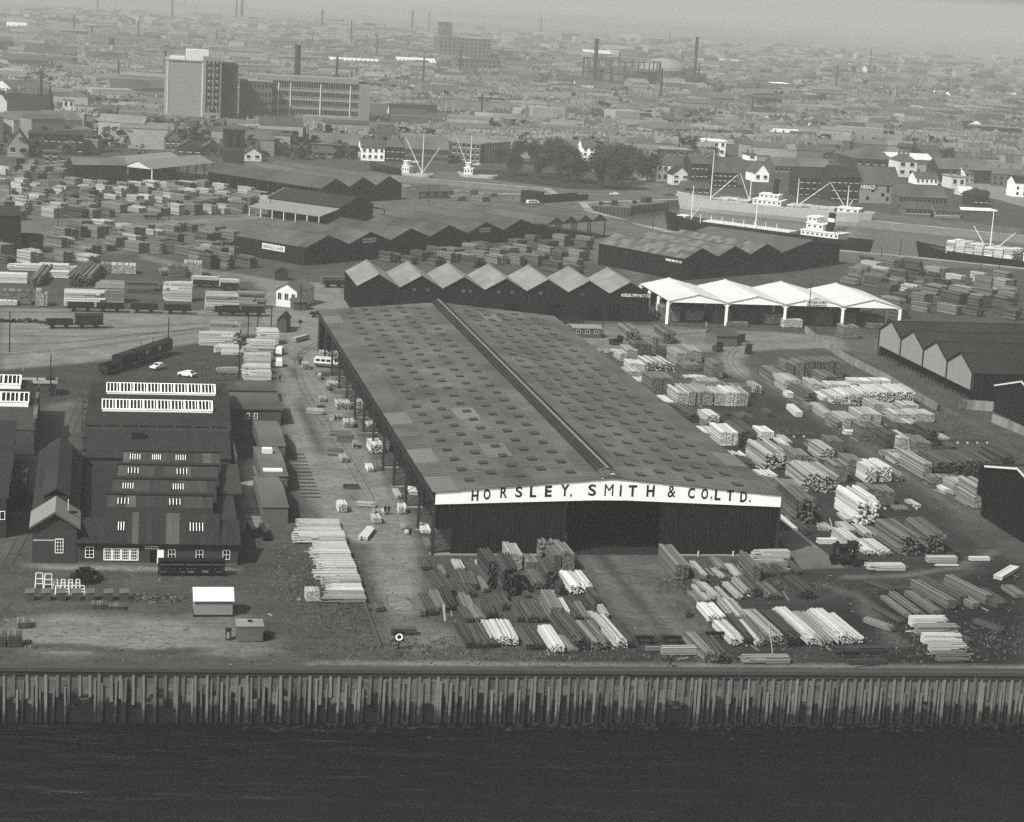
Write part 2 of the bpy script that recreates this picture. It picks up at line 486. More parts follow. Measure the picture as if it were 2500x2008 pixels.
def ground_mat():
    m = bpy.data.materials.new('earth'); m.use_nodes = True
    t = m.node_tree; b = t.nodes['Principled BSDF']
    b.inputs['Roughness'].default_value = .95; b.inputs['Specular IOR Level'].default_value = .1
    tc = t.nodes.new('ShaderNodeTexCoord')
    aa = t.nodes.new('ShaderNodeAttribute'); aa.attribute_name = 'tone'
    def nz(scale, vec=(1, 1, 1), det=6, rough=.65):
        mp = t.nodes.new('ShaderNodeMapping'); mp.inputs['Scale'].default_value = vec
        t.links.new(tc.outputs['Object'], mp.inputs[0])
        n = t.nodes.new('ShaderNodeTexNoise'); n.inputs['Scale'].default_value = scale
        n.inputs['Detail'].default_value = det; n.inputs['Roughness'].default_value = rough
        t.links.new(mp.outputs[0], n.inputs['Vector']); return n.outputs[0]
    def ma(op, a, c, e=None):
        n = t.nodes.new('ShaderNodeMath'); n.operation = op
        for i, v in enumerate((a, c, e)):
            if v is None: continue
            if isinstance(v, (int, float)): n.inputs[i].default_value = v
            else: t.links.new(v, n.inputs[i])
        return n.outputs[0]
    a = ma('MULTIPLY_ADD', nz(.11), 1.5, 0.25)
    c = ma('MULTIPLY_ADD', nz(.9, det=10, rough=.82), 2.6, -.3)
    d = ma('MULTIPLY_ADD', nz(.5, (.28, 1.6, 1), det=7), .9, .55)
    v = ma('MULTIPLY', ma('MULTIPLY', a, c), ma('MULTIPLY', d, aa.outputs['Fac']))
    # scattered dark tufts and pale chips
    sp = ma('GREATER_THAN', nz(1.1, det=9, rough=.8), .62)
    v = ma('MULTIPLY', v, ma('MULTIPLY_ADD', sp, -.45, 1.0))
    sp2 = ma('GREATER_THAN', nz(1.7, det=6, rough=.85), .68)
    v = ma('ADD', v, ma('MULTIPLY', sp2, .03))
    v = ma('MINIMUM', ma('MAXIMUM', v, .008), .6)
    t.links.new(v, b.inputs['Base Color'])
    bp = t.nodes.new('ShaderNodeBump'); bp.inputs['Strength'].default_value = .5; bp.inputs['Distance'].default_value = .15
    t.links.new(nz(1.4, det=8), bp.inputs['Height']); t.links.new(bp.outputs[0], b.inputs['Normal'])
    return m
MATS['earth'] = ground_mat()
me.materials.append(MATS['earth'])
struct(link('ground', me))

far = MB()
for x0, x1, y0, y1 in ((-9000, -84, 262, 11500), (440, 9000, 200, 11500), (-84, 440, 1258, 11500)):
    far.face((x0, y0, -.02), (x1, y0, -.02), (x1, y1, -.02), (x0, y1, -.02))
mat('far_earth', .27, .3, (.004, .012, 1), det=9, big=.0011)  # lightened to blend into the distance, some haze put into colour
struct(far.obj('far_ground', 'far_earth'))

def water_mat(name, base, sc, strength, rough):
    m = bpy.data.materials.new(name); m.use_nodes = True
    t = m.node_tree; b = t.nodes['Principled BSDF']
    b.inputs['Roughness'].default_value = rough; b.inputs['IOR'].default_value = 1.33
    tc = t.nodes.new('ShaderNodeTexCoord'); mp = t.nodes.new('ShaderNodeMapping')
    mp.inputs['Scale'].default_value = sc
    mp.inputs['Rotation'].default_value = (0, 0, .12)
    t.links.new(tc.outputs['Object'], mp.inputs[0])
    n = t.nodes.new('ShaderNodeTexNoise'); n.inputs['Scale'].default_value = 1; n.inputs['Detail'].default_value = 7; n.inputs['Roughness'].default_value = .62
    n.inputs['Distortion'].default_value = .4
    t.links.new(mp.outputs[0], n.inputs['Vector'])
    bp = t.nodes.new('ShaderNodeBump'); bp.inputs['Strength'].default_value = strength; bp.inputs['Distance'].default_value = 1.9 if name == 'river' else .5
    t.links.new(n.outputs[0], bp.inputs['Height']); t.links.new(bp.outputs[0], b.inputs['Normal'])
    n2 = t.nodes.new('ShaderNodeTexNoise'); n2.inputs['Scale'].default_value = .05; n2.inputs['Detail'].default_value = 3
    t.links.new(tc.outputs['Object'], n2.inputs['Vector'])
    k = t.nodes.new('ShaderNodeMath'); k.operation = 'MULTIPLY_ADD'; k.inputs[1].default_value = base * 1.2; k.inputs[2].default_value = base * .4
    t.links.new(n2.outputs[0], k.inputs[0]); t.links.new(k.outputs[0], b.inputs['Base Color'])
    MATS[name] = m
water_mat('river', .003, (.11, .4, 1), .8, .34)
water_mat('dockwater', .05, (.3, .6, 1), .25, .2)
WZ = -7.5
mb = MB(); mb.face((-600, -200, WZ), (900, -200, WZ), (900, 258, WZ), (-600, 290, WZ)); struct(mb.obj('river', 'river'))
for nm, h in (('dock_water', DOCK), ('basin_water', BASIN), ('creek_water', CREEK)):
    mb = MB(); zz = -3.0 if nm == 'dock_water' else -2.2
    mb.face(*[(p[0], p[1], zz) for p in h]); struct(mb.obj(nm, 'dockwater'))
# dock walls: stone face below a broad coping
for nm, h in (('dock_wall', DOCK), ('basin_wall', BASIN), ('creek_bank', CREEK)):
    mb = MB(); n = len(h)
    area = sum(h[i][0] * h[(i + 1) % n][1] - h[(i + 1) % n][0] * h[i][1] for i in range(n))
    root = struct(link(nm, None))
    for i in range(n):
        a, b = Vector(h[i]), Vector(h[(i + 1) % n])
        d = (b - a).normalized(); o = Vector((d.y, -d.x)) * (1 if area > 0 else -1)
        if a.x > 435 and b.x > 435: continue
        f = MB(); f.face((a.x, a.y, -4), (b.x, b.y, -4), (b.x, b.y, .05), (a.x, a.y, .05)); f.obj('wall_face', 'stone', root)
        w = 3.6 if nm != 'creek_bank' else 2.6
        p = [a, b, b + o * w + d * w * .6, a + o * w - d * w * .6]
        MB().slab([(v.x, v.y, .10 + i * .003) for v in p], .25).obj('coping', 'concrete', root)

# ---------------------------------------------------------------- river quay: piles, boards and capping beams
quay = thing('timber_quay_wall', 'long weathered timber pile quay wall along the dark river', 'quay wall')
R = random.Random(5)
bx('earth_face', quay, 'backing', -90, 240, 0, 1.2, -9, -.3).matrix_world = Matrix.Translation((0, 259.0 - .02, 0)) @ Matrix.Rotation(math.atan(-.0429), 4, 'Z') @ Matrix.Translation((0, .02, 0))
QM = Matrix.Translation((0, 259.0, 0)) @ Matrix.Rotation(math.atan(-.0429), 4, 'Z')
def qbox(name, m, u0, u1, v0, v1, z0, z1, tilt=0.0):
    o = MB().box(-(u1 - u0) / 2, (u1 - u0) / 2, v0, v1, z0 - z1, 0).obj(name, m, quay)
    o.matrix_local = QM @ Matrix.Translation(((u0 + u1) / 2, 0, z1)) @ Matrix.Rotation(tilt, 4, 'Y')
    return o
u = -20.0
while u < 150:
    L = R.uniform(9, 15)
    qbox('cap_beam', 'cap', u, u + L - .04, -.55 + R.uniform(-.04, .04), .75, -.42, .06 + R.uniform(-.03, .03))
    qbox('ledge_beam', 'cap', u + .5, u + L + .4, -.34 + R.uniform(-.03, .03), -.01, -.92 + R.uniform(-.05, .05), -.5)
    u += L
pile_me = {}
def pile(u, w, z0, z1, v, tilt):
    key = (round(w * 24), )
    if key not in pile_me:
        mb = MB(); ww = key[0] / 24
        mb.box(-ww / 2, ww / 2, -ww * .6, 0, -1, 0)
        pile_me[key] = mb.mesh('pile', 'pile')
    o = link('pile', pile_me[key], quay)
    o.matrix_local = QM @ Matrix.Translation((u, v, z1)) @ Matrix.Rotation(tilt, 4, 'Y') @ Matrix.Diagonal((1, 1, z1 - z0, 1))
us = []
u = -16.0
while u < 146:
    f = min(1, max(0, (u + 14) / 75))
    us.append(u); u += R.uniform(1.15, 1.8) * (1 - f) + R.uniform(.95, 1.4) * f
nb = 0
for i, u in enumerate(us):
    f = min(1, max(0, (u + 14) / 75))
    full = R.random() < .4 + .4 * f
    pile(u, R.uniform(.28, .4), -9 if full else R.uniform(-5.6, -3.8), -.46 if R.random() < .9 else -.9, -.03 - R.uniform(0, .1), R.uniform(-.02, .02))
    if i + 1 < len(us):
        g = us[i + 1] - u
        for q in range(1 if g < 1.5 else 2):
            if R.random() < (.72 if q == 0 else .6):
                pile(u + g * R.uniform(.25, .8) if q == 0 else u + g * R.uniform(.12, .3), R.uniform(.2, .34), -9, R.uniform(-3.2, -1.1), -.1 - R.uniform(0, .14), R.uniform(-.025, .025))
        z = -.9
        while z > -6 and nb < 300:
            h = R.choice((.5, .9, 1.3, 1.9, 2.4))
            if R.random() < .93:
                qbox('board', 'backing', u + .1, us[i + 1] - .1, -.10 + R.uniform(0, .08), .02, z - h + .05, z, R.uniform(-.012, .012)); nb += 1
            z -= h
            if z < -4.4 and R.random() < .5: break
print('piles', len(us), 'boards', nb)
rb = MB()
for _ in range(420):
    u = R.uniform(-5, 145) ** 1.0; u = 20 + (u - 20) if u > 20 else R.uniform(40, 145)
    p = QM @ Vector((u, -.6 - abs(R.gauss(0, 1.6)), 0)); s = R.uniform(.08, .38)
    M = Matrix.Translation((p.x, p.y, WZ + .02)) @ Matrix.Rotation(R.uniform(0, 6), 4, 'Z') @ Matrix.Rotation(R.uniform(-.5, .5), 4, 'X')
    rb.box(-s, s, -s * .7, s * .7, -s * .6, s * .45, M)
tag(struct(rb.obj('foreshore_rubble', 'rubble'), 'stuff'), 'dark weedy stones at the foot of the quay piles', 'rubble')

# litter: chips, broken boards and stones trodden into the yards
lt_ = random.Random(31); lg = [MB(), MB(), MB()]
for _ in range(2600):
    px_, py_ = lt_.uniform(0, 2500), lt_.choice((lt_.uniform(840, 1640), lt_.uniform(1350, 1635)))
    p = P('X', px_, py_)
    if 52 < p.x < 113 and 311 < p.y < 490 or p.y < qy(p.x) + .6 or (p.x < 28 and 305 < p.y < 420): continue
    s_ = lt_.uniform(.03, .09)
    L_ = s_ * lt_.choice((1, 1, 1, 2, 3, 6))
    M = Matrix.Translation((p.x, p.y, .02)) @ Matrix.Rotation(lt_.uniform(0, 3.14), 4, 'Z')
    lg[lt_.choice((0, 0, 1, 1, 1, 1, 1, 2))].box(-L_, L_, -s_, s_, -.02, s_ * .5, M)
for g, m in zip(lg, ('t_grey', 't_dark', 't_pale')):
    tag(struct(g.obj('yard_litter', m), 'stuff'), {'t_grey': 'grey chips and broken laths', 't_dark': 'dark stones and rotten offcuts', 't_pale': 'pale fresh offcuts'}[m] + ' strewn over the yards', 'litter')
# rough grass in tufts on the river side and between the tracks
gt2 = MB()
for k in range(22000):
    c = lt_.choice(((36, 285, 6, 12), (36, 295, 4, 8), (44, 266, 10, 4), (75, 262, 30, 3), (125, 268, 14, 8), (30, 455, 8, 14), (34, 300, 5, 16), (195, 470, 6, 30), (188, 400, 8, 25), (100, 295, 14, 4)))
    x, y = lt_.gauss(c[0], c[2] * .6), lt_.gauss(c[1], c[3] * .6)
    if y < qy(x) + 1.2 or (54 < x < 112 and 311 < y < 490) or (x < 27 and 306 < y < 420) or blocked(x, y): continue
    if math.sin(x * 1.3 + 2 * math.sin(y * .7)) * math.sin(y * 1.7 + x * .3) < -.1: continue
    h = lt_.uniform(.1, .38); a = lt_.uniform(0, 3.14); w = lt_.uniform(.08, .2)
    gt2.face((x - math.cos(a) * w, y - math.sin(a) * w, 0), (x + math.cos(a) * w, y + math.sin(a) * w, 0), (x + lt_.uniform(-.15, .15), y + lt_.uniform(-.15, .15), h))
tag(struct(gt2.obj('rough_grass', 'grass'), 'stuff'), 'dark tufts of rough grass on the river yard', 'grass')
# ---------------------------------------------------------------- sheds
def shed(name, label, A, B, depth, nb, he, hr, wall='clad', side='cladside', roof='roof_grey', front=True, left=True, right=True, back=True,
         doors=(), over=.5, posts=0, wall_z0=0.0, panels=None, ridge=True, post_m='steel_dark', cat='shed', fascia=None, bargeboard=None, zoff=0.0, truss=False):
    """nb gabled bays along A-B, ridges running away from A-B by depth; local x along A-B, y inward"""
    loc, rz, Wd = frame(A, B)
    t = thing(name, label, cat, loc, rz)
    foot(loc, rz, 0, Wd, 0, depth)
    w = Wd / nb
    for i in range(nb):
        x0, x1, xm = i * w, (i + 1) * w, (i + .5) * w
        for yy, on in ((0, front), (depth, back)):
            if not on: continue
            z0 = wall_z0 if yy == 0 else 0
            MB().slab([(x0 + .01, yy, z0), (x1 - .01, yy, z0), (x1 - .01, yy, he), (xm, yy, hr), (x0 + .01, yy, he)], .2).obj('gable_wall', wall, t)
        for s_, (xa, xb) in enumerate(((x0, xm), (x1, xm))):
            dxs = .0
            if panels and panels[2](i, s_):
                nu, nv = panels[0], panels[1]
                for a in range(nu):
                    for b in range(nv):
                        ya, yb = -over + (depth + 2 * over) * a / nu, -over + (depth + 2 * over) * (a + 1) / nu
                        f0, f1 = b / nv, (b + 1) / nv
                        px0, px1 = xa + (xb - xa) * f0, xa + (xb - xa) * f1
                        pz0, pz1 = he + (hr - he) * f0, he + (hr - he) * f1
                        dz = .12 + R.uniform(0, .03) - .02 * b
                        MB().slab([(px0, ya, pz0 + dz), (px0, yb - .02, pz0 + dz), (px1, yb - .02, pz1 + dz), (px1, ya, pz1 + dz)], .08).obj('roof_panel', panels[3], t)
            else:
                xo = xa - (.45 if (i == 0 and s_ == 0) else 0) + (.45 if (i == nb - 1 and s_ == 1) else 0)
                zo = he + (hr - he) * (xo - xa) / (xb - xa)
                MB().slab([(xo, -over, zo + .14), (xo, depth + over, zo + .14), (xb, depth + over, hr + .14), (xb, -over, hr + .14)], .12).obj('roof_slope', roof, t)
        if ridge: bx('ridge_cap', t, roof, xm - .25, xm + .25, -over - .03, depth + over + .03, hr + .08, hr + .2)
        if bargeboard:
            for xa in (x0, x1):
                MB().bar((xa, -over - .06, he + .1), (xm, -over - .06, hr + .14), .1, .35).obj('bargeboard', bargeboard, t)
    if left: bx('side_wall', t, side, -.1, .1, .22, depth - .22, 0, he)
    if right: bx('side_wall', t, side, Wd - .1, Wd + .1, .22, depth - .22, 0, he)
    for dv in doors:
        xa, xb, z1 = dv[:3]
        bx('door', t, dv[3] if len(dv) > 3 else 'void', xa, xb, -.06, .0, dv[4] if len(dv) > 4 else 0, z1)  # black sheet by default: the shade of an open doorway put into colour
    if posts:
        for i in range(nb + 1):
            for j in range(posts):
                yy = .3 + (depth - .6) * j / (posts - 1)
                bx('post', t, post_m, i * w - .16, i * w + .16, yy - .16, yy + .16, 0, he)
                if j in (0, posts - 1) and truss and i < nb:
                    MB().bar((i * w, yy, he - .1), ((i + 1) * w, yy, he - .1), .15, .3).obj('tie_beam', post_m, t)
    return t, Wd, w

# --- the big shed
BS = thing('timber_storage_shed', 'big open-sided timber shed with broad low roof and white name board', 'shed', (54.3, 312.0, 0))
foot((54.3, 312), 0, 0, 57.7, 0, 177, 1)
BW, BL, BE, BR = 57.7, 176.5, 10.4, 13.0
NC, NB = 7, 18
for s_ in (0, 1):
    for c in range(NC):
        for b in range(NB):
            f0, f1 = c / NC, (c + 1) / NC
            xa, xb = (-.5 + f0 * (BW / 2 + .5), -.5 + f1 * (BW / 2 + .5) + .15)
            if c == NC - 1: xb -= .15
            za, zb = BE + (BR - BE) * (xa / (BW / 2)), BE + (BR - BE) * (xb / (BW / 2))
            ya, yb = -.6 + (BL + 1.0) * b / NB, -.6 + (BL + 1.0) * (b + 1) / NB
            dz = .16 - .035 * c + .11 + R.uniform(0, .02) - (.06 if 0 else 0)
            dz = .10 + .05 * (c % 1) + R.uniform(0, .02)
            dza = dz + .06
            if s_: pts = [(BW - xa, ya, za + dza), (BW - xb, ya, zb + dz), (BW - xb, yb - .015, zb + dz), (BW - xa, yb - .015, za + dza)]
            else: pts = [(xa, ya, za + dza), (xa, yb - .015, za + dza), (xb, yb - .015, zb + dz), (xb, ya, zb + dz)]
            MB().slab(pts, .07).obj('roof_sheet', 'roof_light' if (s_ == 0 and c == 0 and b in (0, 2, 5)) or R.random() < .02 else 'roof_shed', BS)
# pale lap strips between the courses
for s_ in (0, 1):
    for c in range(1, NC):
        f = c / NC; x = -.5 + f * (BW / 2 + .5) + .05
        z = BE + (BR - BE) * x / (BW / 2) + .175
        X0 = BW - x if s_ else x
        bx('lap_strip', BS, 'roof_grey', X0 - .06, X0 + .06, -.55, BL + .35, z, z + .025)
# rooflights: raised dark panes in staggered rows
rl = MB(); rl.box(-.72, .72, -1.0, 1.0, 0, .2); rlm = rl.mesh('rooflight', 'steel')
pn = MB(); pn.box(-.64, .64, -.9, .9, .201, .23); pnm = pn.mesh('pane', 'glass')
sl_ = (BR - BE) / (BW / 2)
nrl = 0
for s_ in (0, 1):
    for c in range(5):
        for k in range(24):
            x = -.5 + (c + 1.62) / NC * (BW / 2 + .5)
            y = 4.0 + k * 7.15 + (c % 2) * 3.4 + (0 if s_ else 1.2)
            if y > BL - 2: continue
            z = BE + (BR - BE) * x / (BW / 2) + .13
            o = link('rooflight', rlm, BS, (BW - x if s_ else x, y, z)); o.rotation_euler[1] = math.atan(sl_) if s_ else -math.atan(sl_); nrl += 1
            link('pane', pnm, o)
# ridge ventilator
for y0, y1, nm in ((3.4, BL + .2, 'ridge_vent'), (-.5, 3.2, 'ridge_end')):
    mb = MB(); h = 13.95 if nm == 'ridge_vent' else 13.75
    xm = BW / 2
    mb.v += [(xm - 1.6, y0, 13.05), (xm + 1.6, y0, 13.05), (xm + 1.6, y0, 13.35), (xm, y0, h), (xm - 1.6, y0, 13.35)]
    mb.v += [(a, y1, c) for a, b, c in mb.v[:5]]
    for f in ((0, 1, 2, 3, 4), (9, 8, 7, 6, 5), (0, 5, 6, 1), (1, 6, 7, 2), (2, 7, 8, 3), (3, 8, 9, 4), (4, 9, 5, 0)): mb.f.append(f); mb.m.append(0)
    mb.obj(nm, 'roof_dark' if nm == 'ridge_vent' else 'roof_slate', BS)
MB().bar((BW / 2, 3.0, 13.97), (BW / 2, BL + .25, 13.97), .34, .1).obj('ridge_capping', 'roof_pale', BS)
MB().bar((BW / 2 - 1.7, 3.3, 13.45), (BW / 2, 3.3, 14.0), .1).obj('end_flashing', 'roof_pale', BS)
MB().bar((BW / 2 + 1.7, 3.3, 13.45), (BW / 2, 3.3, 14.0), .1).obj('end_flashing', 'roof_pale', BS)
# side: lattice posts, eaves beam, braces
for k in range(13):
    y = .6 + k * (BL - 1.2) / 12
    for X0, d in ((0, 1), (BW, -1)):
        bx('post', BS, 'steel', X0 - .22, X0 + .22, y - .2, y + .2, 0, BE - 1.5)
        if k < 13:
            g = MB(); X1 = X0 + d * 3.2
            g.bar((X0, y, BE - .6), (X1, y, BE - .3), .16); g.bar((X1, y, 0), (X1, y, BE - .3), .2)
            for j in range(4): g.bar((X0, y, .5 + j * 2.2), (X1, y, 2.7 + j * 2.2), .09)
            for j in range(5): g.bar((X0, y, .4 + j * 2.2), (X1, y, .4 + j * 2.2), .09)
            g.obj('lattice_frame', 'steel_dark', BS)
        bx('footing', BS, 'concrete', X0 - .4, X0 + .4 + (2.6 if d > 0 else 0), y - .4, y + .4, 0, .16)
for X0 in (-.12, BW + .12):
    bx('eaves_beam', BS, 'steel', X0 - .09, X0 + .09, .2, BL - .2, BE - 1.45, BE - .12)
    bx('beam_flange', BS, 'steel', X0 - .2, X0 + .2, .2, BL - .2, BE - 1.55, BE - 1.452)
# gutters
bx('gutter', BS, 'steel_dark', -.75, -.5, -.5, BL, BE - .12, BE + .04)
# front: board and cladding
sbz = lambda x: BE - 1.95 + 1.0 * (1 - abs(x - BW / 2) / (BW / 2))
xm = BW / 2
top = [(BW, BE + .05), (xm + 2.0, BR + .05), (xm, BR + .9), (xm - 2.0, BR + .05), (0, BE + .05)]
NS = 11
for k in range(NS):       # name board made of sheets
    xa, xb = BW * k / NS, BW * (k + 1) / NS - .012
    def tz(x): return BE + .02 + (BR - BE - .05) * (1 - abs(x - xm) / xm) if abs(x - xm) > 2 else BR - .1 + .95 * (1 - abs(x - xm) / 2)
    pts = [(xa, -.35, sbz(xa)), (xb, -.35, sbz(xb)), (xb, -.35, tz(xb))] + ([(xm + 2, -.35, BR - .12), (xm, -.35, BR + .85), (xm - 2, -.35, BR - .12)] if xa < xm < xb else []) + [(xa, -.35, tz(xa))]
    MB().slab(pts, .12).obj('sign_board', 'white', BS)
def letter(ch, px, py, hpx, wpx):
    """one letter of the board, at its place in the photograph"""
    d = ray('X', px, py); t_ = (312.0 - .37 - CAMC.y) / d.y; w = CAMC + d * t_
    sc_ = t_ * abs(1.0) / FPX
    text(BS, ch, 1, (w.x - 54.3, -.375, w.z), 'ink', bold={'M': 0.0, '&': .008, 'S': .02, 'R': .02}.get(ch, .03), ext=.02, fit=(wpx * t_ / FPX, hpx * t_ / FPX))
K_ = lambda x: 1200 + x / 3.331
KY = lambda y: 700 + y / 3.331
NN = lambda x: 560 + x / 3.331
letters = [('H', NN(1997), KY(1700), 26, 17), ('O', K_(-37), KY(1690), 26, 17), ('R', K_(100), KY(1675), 27, 17), ('S', K_(222), KY(1670), 27, 17), ('L', K_(338), KY(1668), 28, 16),
           ('E', K_(462), KY(1665), 28, 17), ('Y', K_(597), KY(1657), 29, 21), (',', K_(645), KY(1702), 10, 4), ('S', K_(818), KY(1655), 29, 19), ('M', K_(955), KY(1655), 29, 22), ('I', K_(1050), KY(1660), 29, 4.5),
           ('T', K_(1147), KY(1662), 29, 21), ('H', K_(1293), KY(1662), 29, 20), ('&', K_(1465), KY(1667), 29, 20), ('C', K_(1625), KY(1680), 27, 17), ('O', K_(1733), KY(1686), 27, 17), (',', K_(1788), KY(1722), 9, 4),
           ('L', K_(1840), KY(1694), 27, 15), ('T', K_(1940), KY(1700), 27, 18), ('D', K_(2050), KY(1710), 27, 17), ('.', K_(2100), KY(1745), 5, 5)]
for l in letters: letter(*l)
ox0, ox1 = 21.6, 37.6
for k, (xa, xb) in enumerate([(2.9 + i * 3.12, 2.9 + (i + 1) * 3.12 - .02) for i in range(6)] + [(ox1 + i * 3.35, ox1 + (i + 1) * 3.35 - .02) for i in range(6)]):
    MB().slab([(xa, 0, 0.25), (xb, 0, .25), (xb, 0, sbz(xb) + .4), (xa, 0, sbz(xa) + .4)], .1).obj('cladding_panel', 'clad', BS)
bx('cladding_panel', BS, 'clad', .1, 2.88, 0, .1, 4.6, sbz(1) + .3)      # open lower left corner, a lattice stands there
bx('lintel', BS, 'clad', ox0, ox1, .15, .3, 8.9, 9.6)
bx('jamb', BS, 'steel_dark', ox0 - .12, ox0 + .1, -.06, .3, 0, 9.4)
bx('jamb', BS, 'steel_dark', ox1 - .1, ox1 + .12, -.06, .3, 0, 9.4)
bx('sill', BS, 'concrete', 0, ox0 - .2, -.3, .3, .01, .24)
bx('sill', BS, 'concrete', ox1 + .2, BW, -.3, .3, .01, .24)
bx('corner_post', BS, 'steel', -.2, .2, -.3, .1, 0, sbz(0))
bx('corner_post', BS, 'steel', BW - .2, BW + .2, -.3, .1, 0, sbz(0))
bx('back_wall', BS, 'void', .2, BW - .2, BL - .3, BL - .1, 0, BE)  # near-black so the shed inside stays dark, shade put into colour
bx('added_dark_wall', BS, 'void', BW - 3.8, BW - 3.6, 1, BL - .5, 0, BE + .1)  # added to close the open side so the inside stays dark
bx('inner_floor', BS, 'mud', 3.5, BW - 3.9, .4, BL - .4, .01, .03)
for x, z in ((44.2, .9), (50.2, .9), (56.0, .9)): bx('post_marker', BS, 'white_old', x - .1, x + .1, -.5, -.36, 0, z)

# --- row of seven gables behind it
A7, B7 = Vector((70.6, 547, 0)), Vector((152.9, 547, 0))
w7 = 82.3 / 7
t7, _, _ = shed('seven_gable_shed', 'black boarded shed with seven gables and pale roofs behind the big shed', A7, B7, 27, 7, 7.8, 11.2, roof='roof_pale', wall='clad', panels=(5, 2, lambda i, s: True, 'roof_pale'),
                doors=[(i * w7 + w7 * .52, i * w7 + w7 * .84, 4.4) for i in (0, 1, 3, 4, 5)] + [(6 * w7 + .2, 6 * w7 + 3.3, 5.0)])
text(t7, 'HORSLEY, SMITH & Cº LTD', 1.15, (6 * w7 + 7.6, -.12, 7.4), 'white', width=8.2, bold=.01)
for i in range(7):       # glazing bars and pale boards under the gables
    for k in range(3):
        if R.random() < .7: bx('gable_window', t7, 'roof_slate', i * w7 + w7 * (.3 + .16 * k), i * w7 + w7 * (.3 + .16 * k) + 1.0, -.07, 0, 6.9, 7.7)
    bx('downpipe', t7, 'steel_dark', i * w7 - .07, i * w7 + .07, -.16, -.02, 0, 7.8)

# --- white open shed of four bays
AW, BWt = Vector((157.6, 544.3, 0)), Vector((226.4, 544.3, 0))
tw, _, ww = shed('white_open_shed', 'white-roofed open shed of four bays on white posts', AW, BWt, 31, 4, 6.5, 8.6, roof='roof_white', wall='roof_white', front=False, left=False, right=False, back=False, over=.3, panels=(9, 3, lambda i, s: True, 'roof_white'))
for i in range(5):
    for j in range(4):
        y = .3 + j * 10.1
        bx('post', tw, 'white', i * ww - .33, i * ww + .33, y - .25, y + .25, 0, 6.3)
        for d in (-1, 1):
            if 0 <= i * ww + d * 3 <= 4 * ww: MB().bar((i * ww, y, 5.2), (i * ww + d * 1.3, y, 6.4), .3).obj('haunch', 'white', tw)
for i in range(4):
    MB().slab([(i * ww, -.05, 6.25), ((i + 1) * ww, -.05, 6.25), ((i + 1) * ww, -.05, 6.6), ((i + .5) * ww, -.05, 8.55), (i * ww, -.05, 6.6)], .18).obj('gable_board', 'white', tw)
    for j in range(3): bx('tie_beam', tw, 'white_old', i * ww, (i + 1) * ww, 10.3 + j * 10.1, 10.5 + j * 10.1, 6.0, 6.3)
bx('name_board', tw, 'white_old', 2.5 * ww + .3 - 2.9, 2.5 * ww + .3 + 2.9, -.28, -.14, 6.7, 8.2)
text(tw, 'ARNOLD LAVER', 1.0, (2.5 * ww + .3, -.30, 7.45), 'ink', width=5.3)
bx('back_wall', tw, 'clad', 0, 4 * ww, 31.1, 31.3, 0, 6.2)

# --- six-gable shed, its ridges running to the left
A6, B6 = P('F', 615, 820, 5.6), P('G', 370, 650, 5.6)
t6, W6, w6 = shed('six_gable_shed', 'long dark shed with six gables and name boards in the timber yard', A6, B6, 31, 6, 5.6, 9.0, roof='roof_slate', panels=(8, 2, lambda i, s: True, 'roof_slate'), wall='clad_mid', side='clad_mid',
                  doors=[(w6_, w6_ + 3.6, 4.6) for w6_ in (8, 25, 44, 62, 81, 98)] + [(3, 5, 3), (20.5, 22, 3)])
for (k, s0) in ((1, 0), (4, 0)):
    xb = (k + .5) * w6
    bx('name_board', t6, 'white_old', xb - 3.1, xb + 3.1, -.16, -.04, 5.6, 7.0)
    text(t6, 'ARNOLD LAVER', 1, (xb, -.18, 6.3), 'ink', width=5.7)
nb_ = bx('name_board', t6, 'white_old', -.28, -.12, 8.5, 18.5, 3.2, 5.0)
text(t6, 'ARNOLD LAVER', 1.5, (-.3, 13.5, 4.1), 'ink', rot=(math.pi / 2, 0, -math.pi / 2), width=9)

# --- open four-bay shed beyond it
A4, B4 = P('G', 455, 625, 6.6), P('G', 930, 590, 6.6)
t4, W4, w4 = shed('open_gable_shed', 'open shed of four narrow gables on slim dark posts', A4, B4, 40, 4, 6.6, 8.8, roof='roof_slate', wall='brick_mid', left=False, right=False, back=False, wall_z0=6.2, posts=6)

# --- shed with patched roofs
AP, BP = P('G', 1560, 910, 7), P('H', 155, 855, 7)
tp, Wp, wp = shed('patched_roof_shed', 'black shed with three gables and patchwork grey roof sheets', AP, BP, 38, 3, 7, 10.2, roof='roof_slate', panels=(18, 3, lambda i, s: s == 0, 'patch'),
                  doors=[(4.5, 8, 5.2)])
text(tp, 'HORSLEY SMITH & Cº LTD', .9, (-.22, 3.9, 5.9), 'white', rot=(math.pi / 2, 0, -math.pi / 2), width=7.0, bold=.01)
AQ, BQ = P('H', 157, 857, 7), P('H', 637, 790, 7)
tq, Wq, wq = shed('dark_end_shed', 'large dark shed with one wide gable beside the dock coaster', AQ, BQ, 41, 1, 7, 9.8, roof='roof_slate', wall='clad', wall_z0=2.6)
for k in range(5): bx('post', tq, 'steel_dark', Wq * k / 4 - .15, Wq * k / 4 + .15, -.02, .2, 0, 2.8)

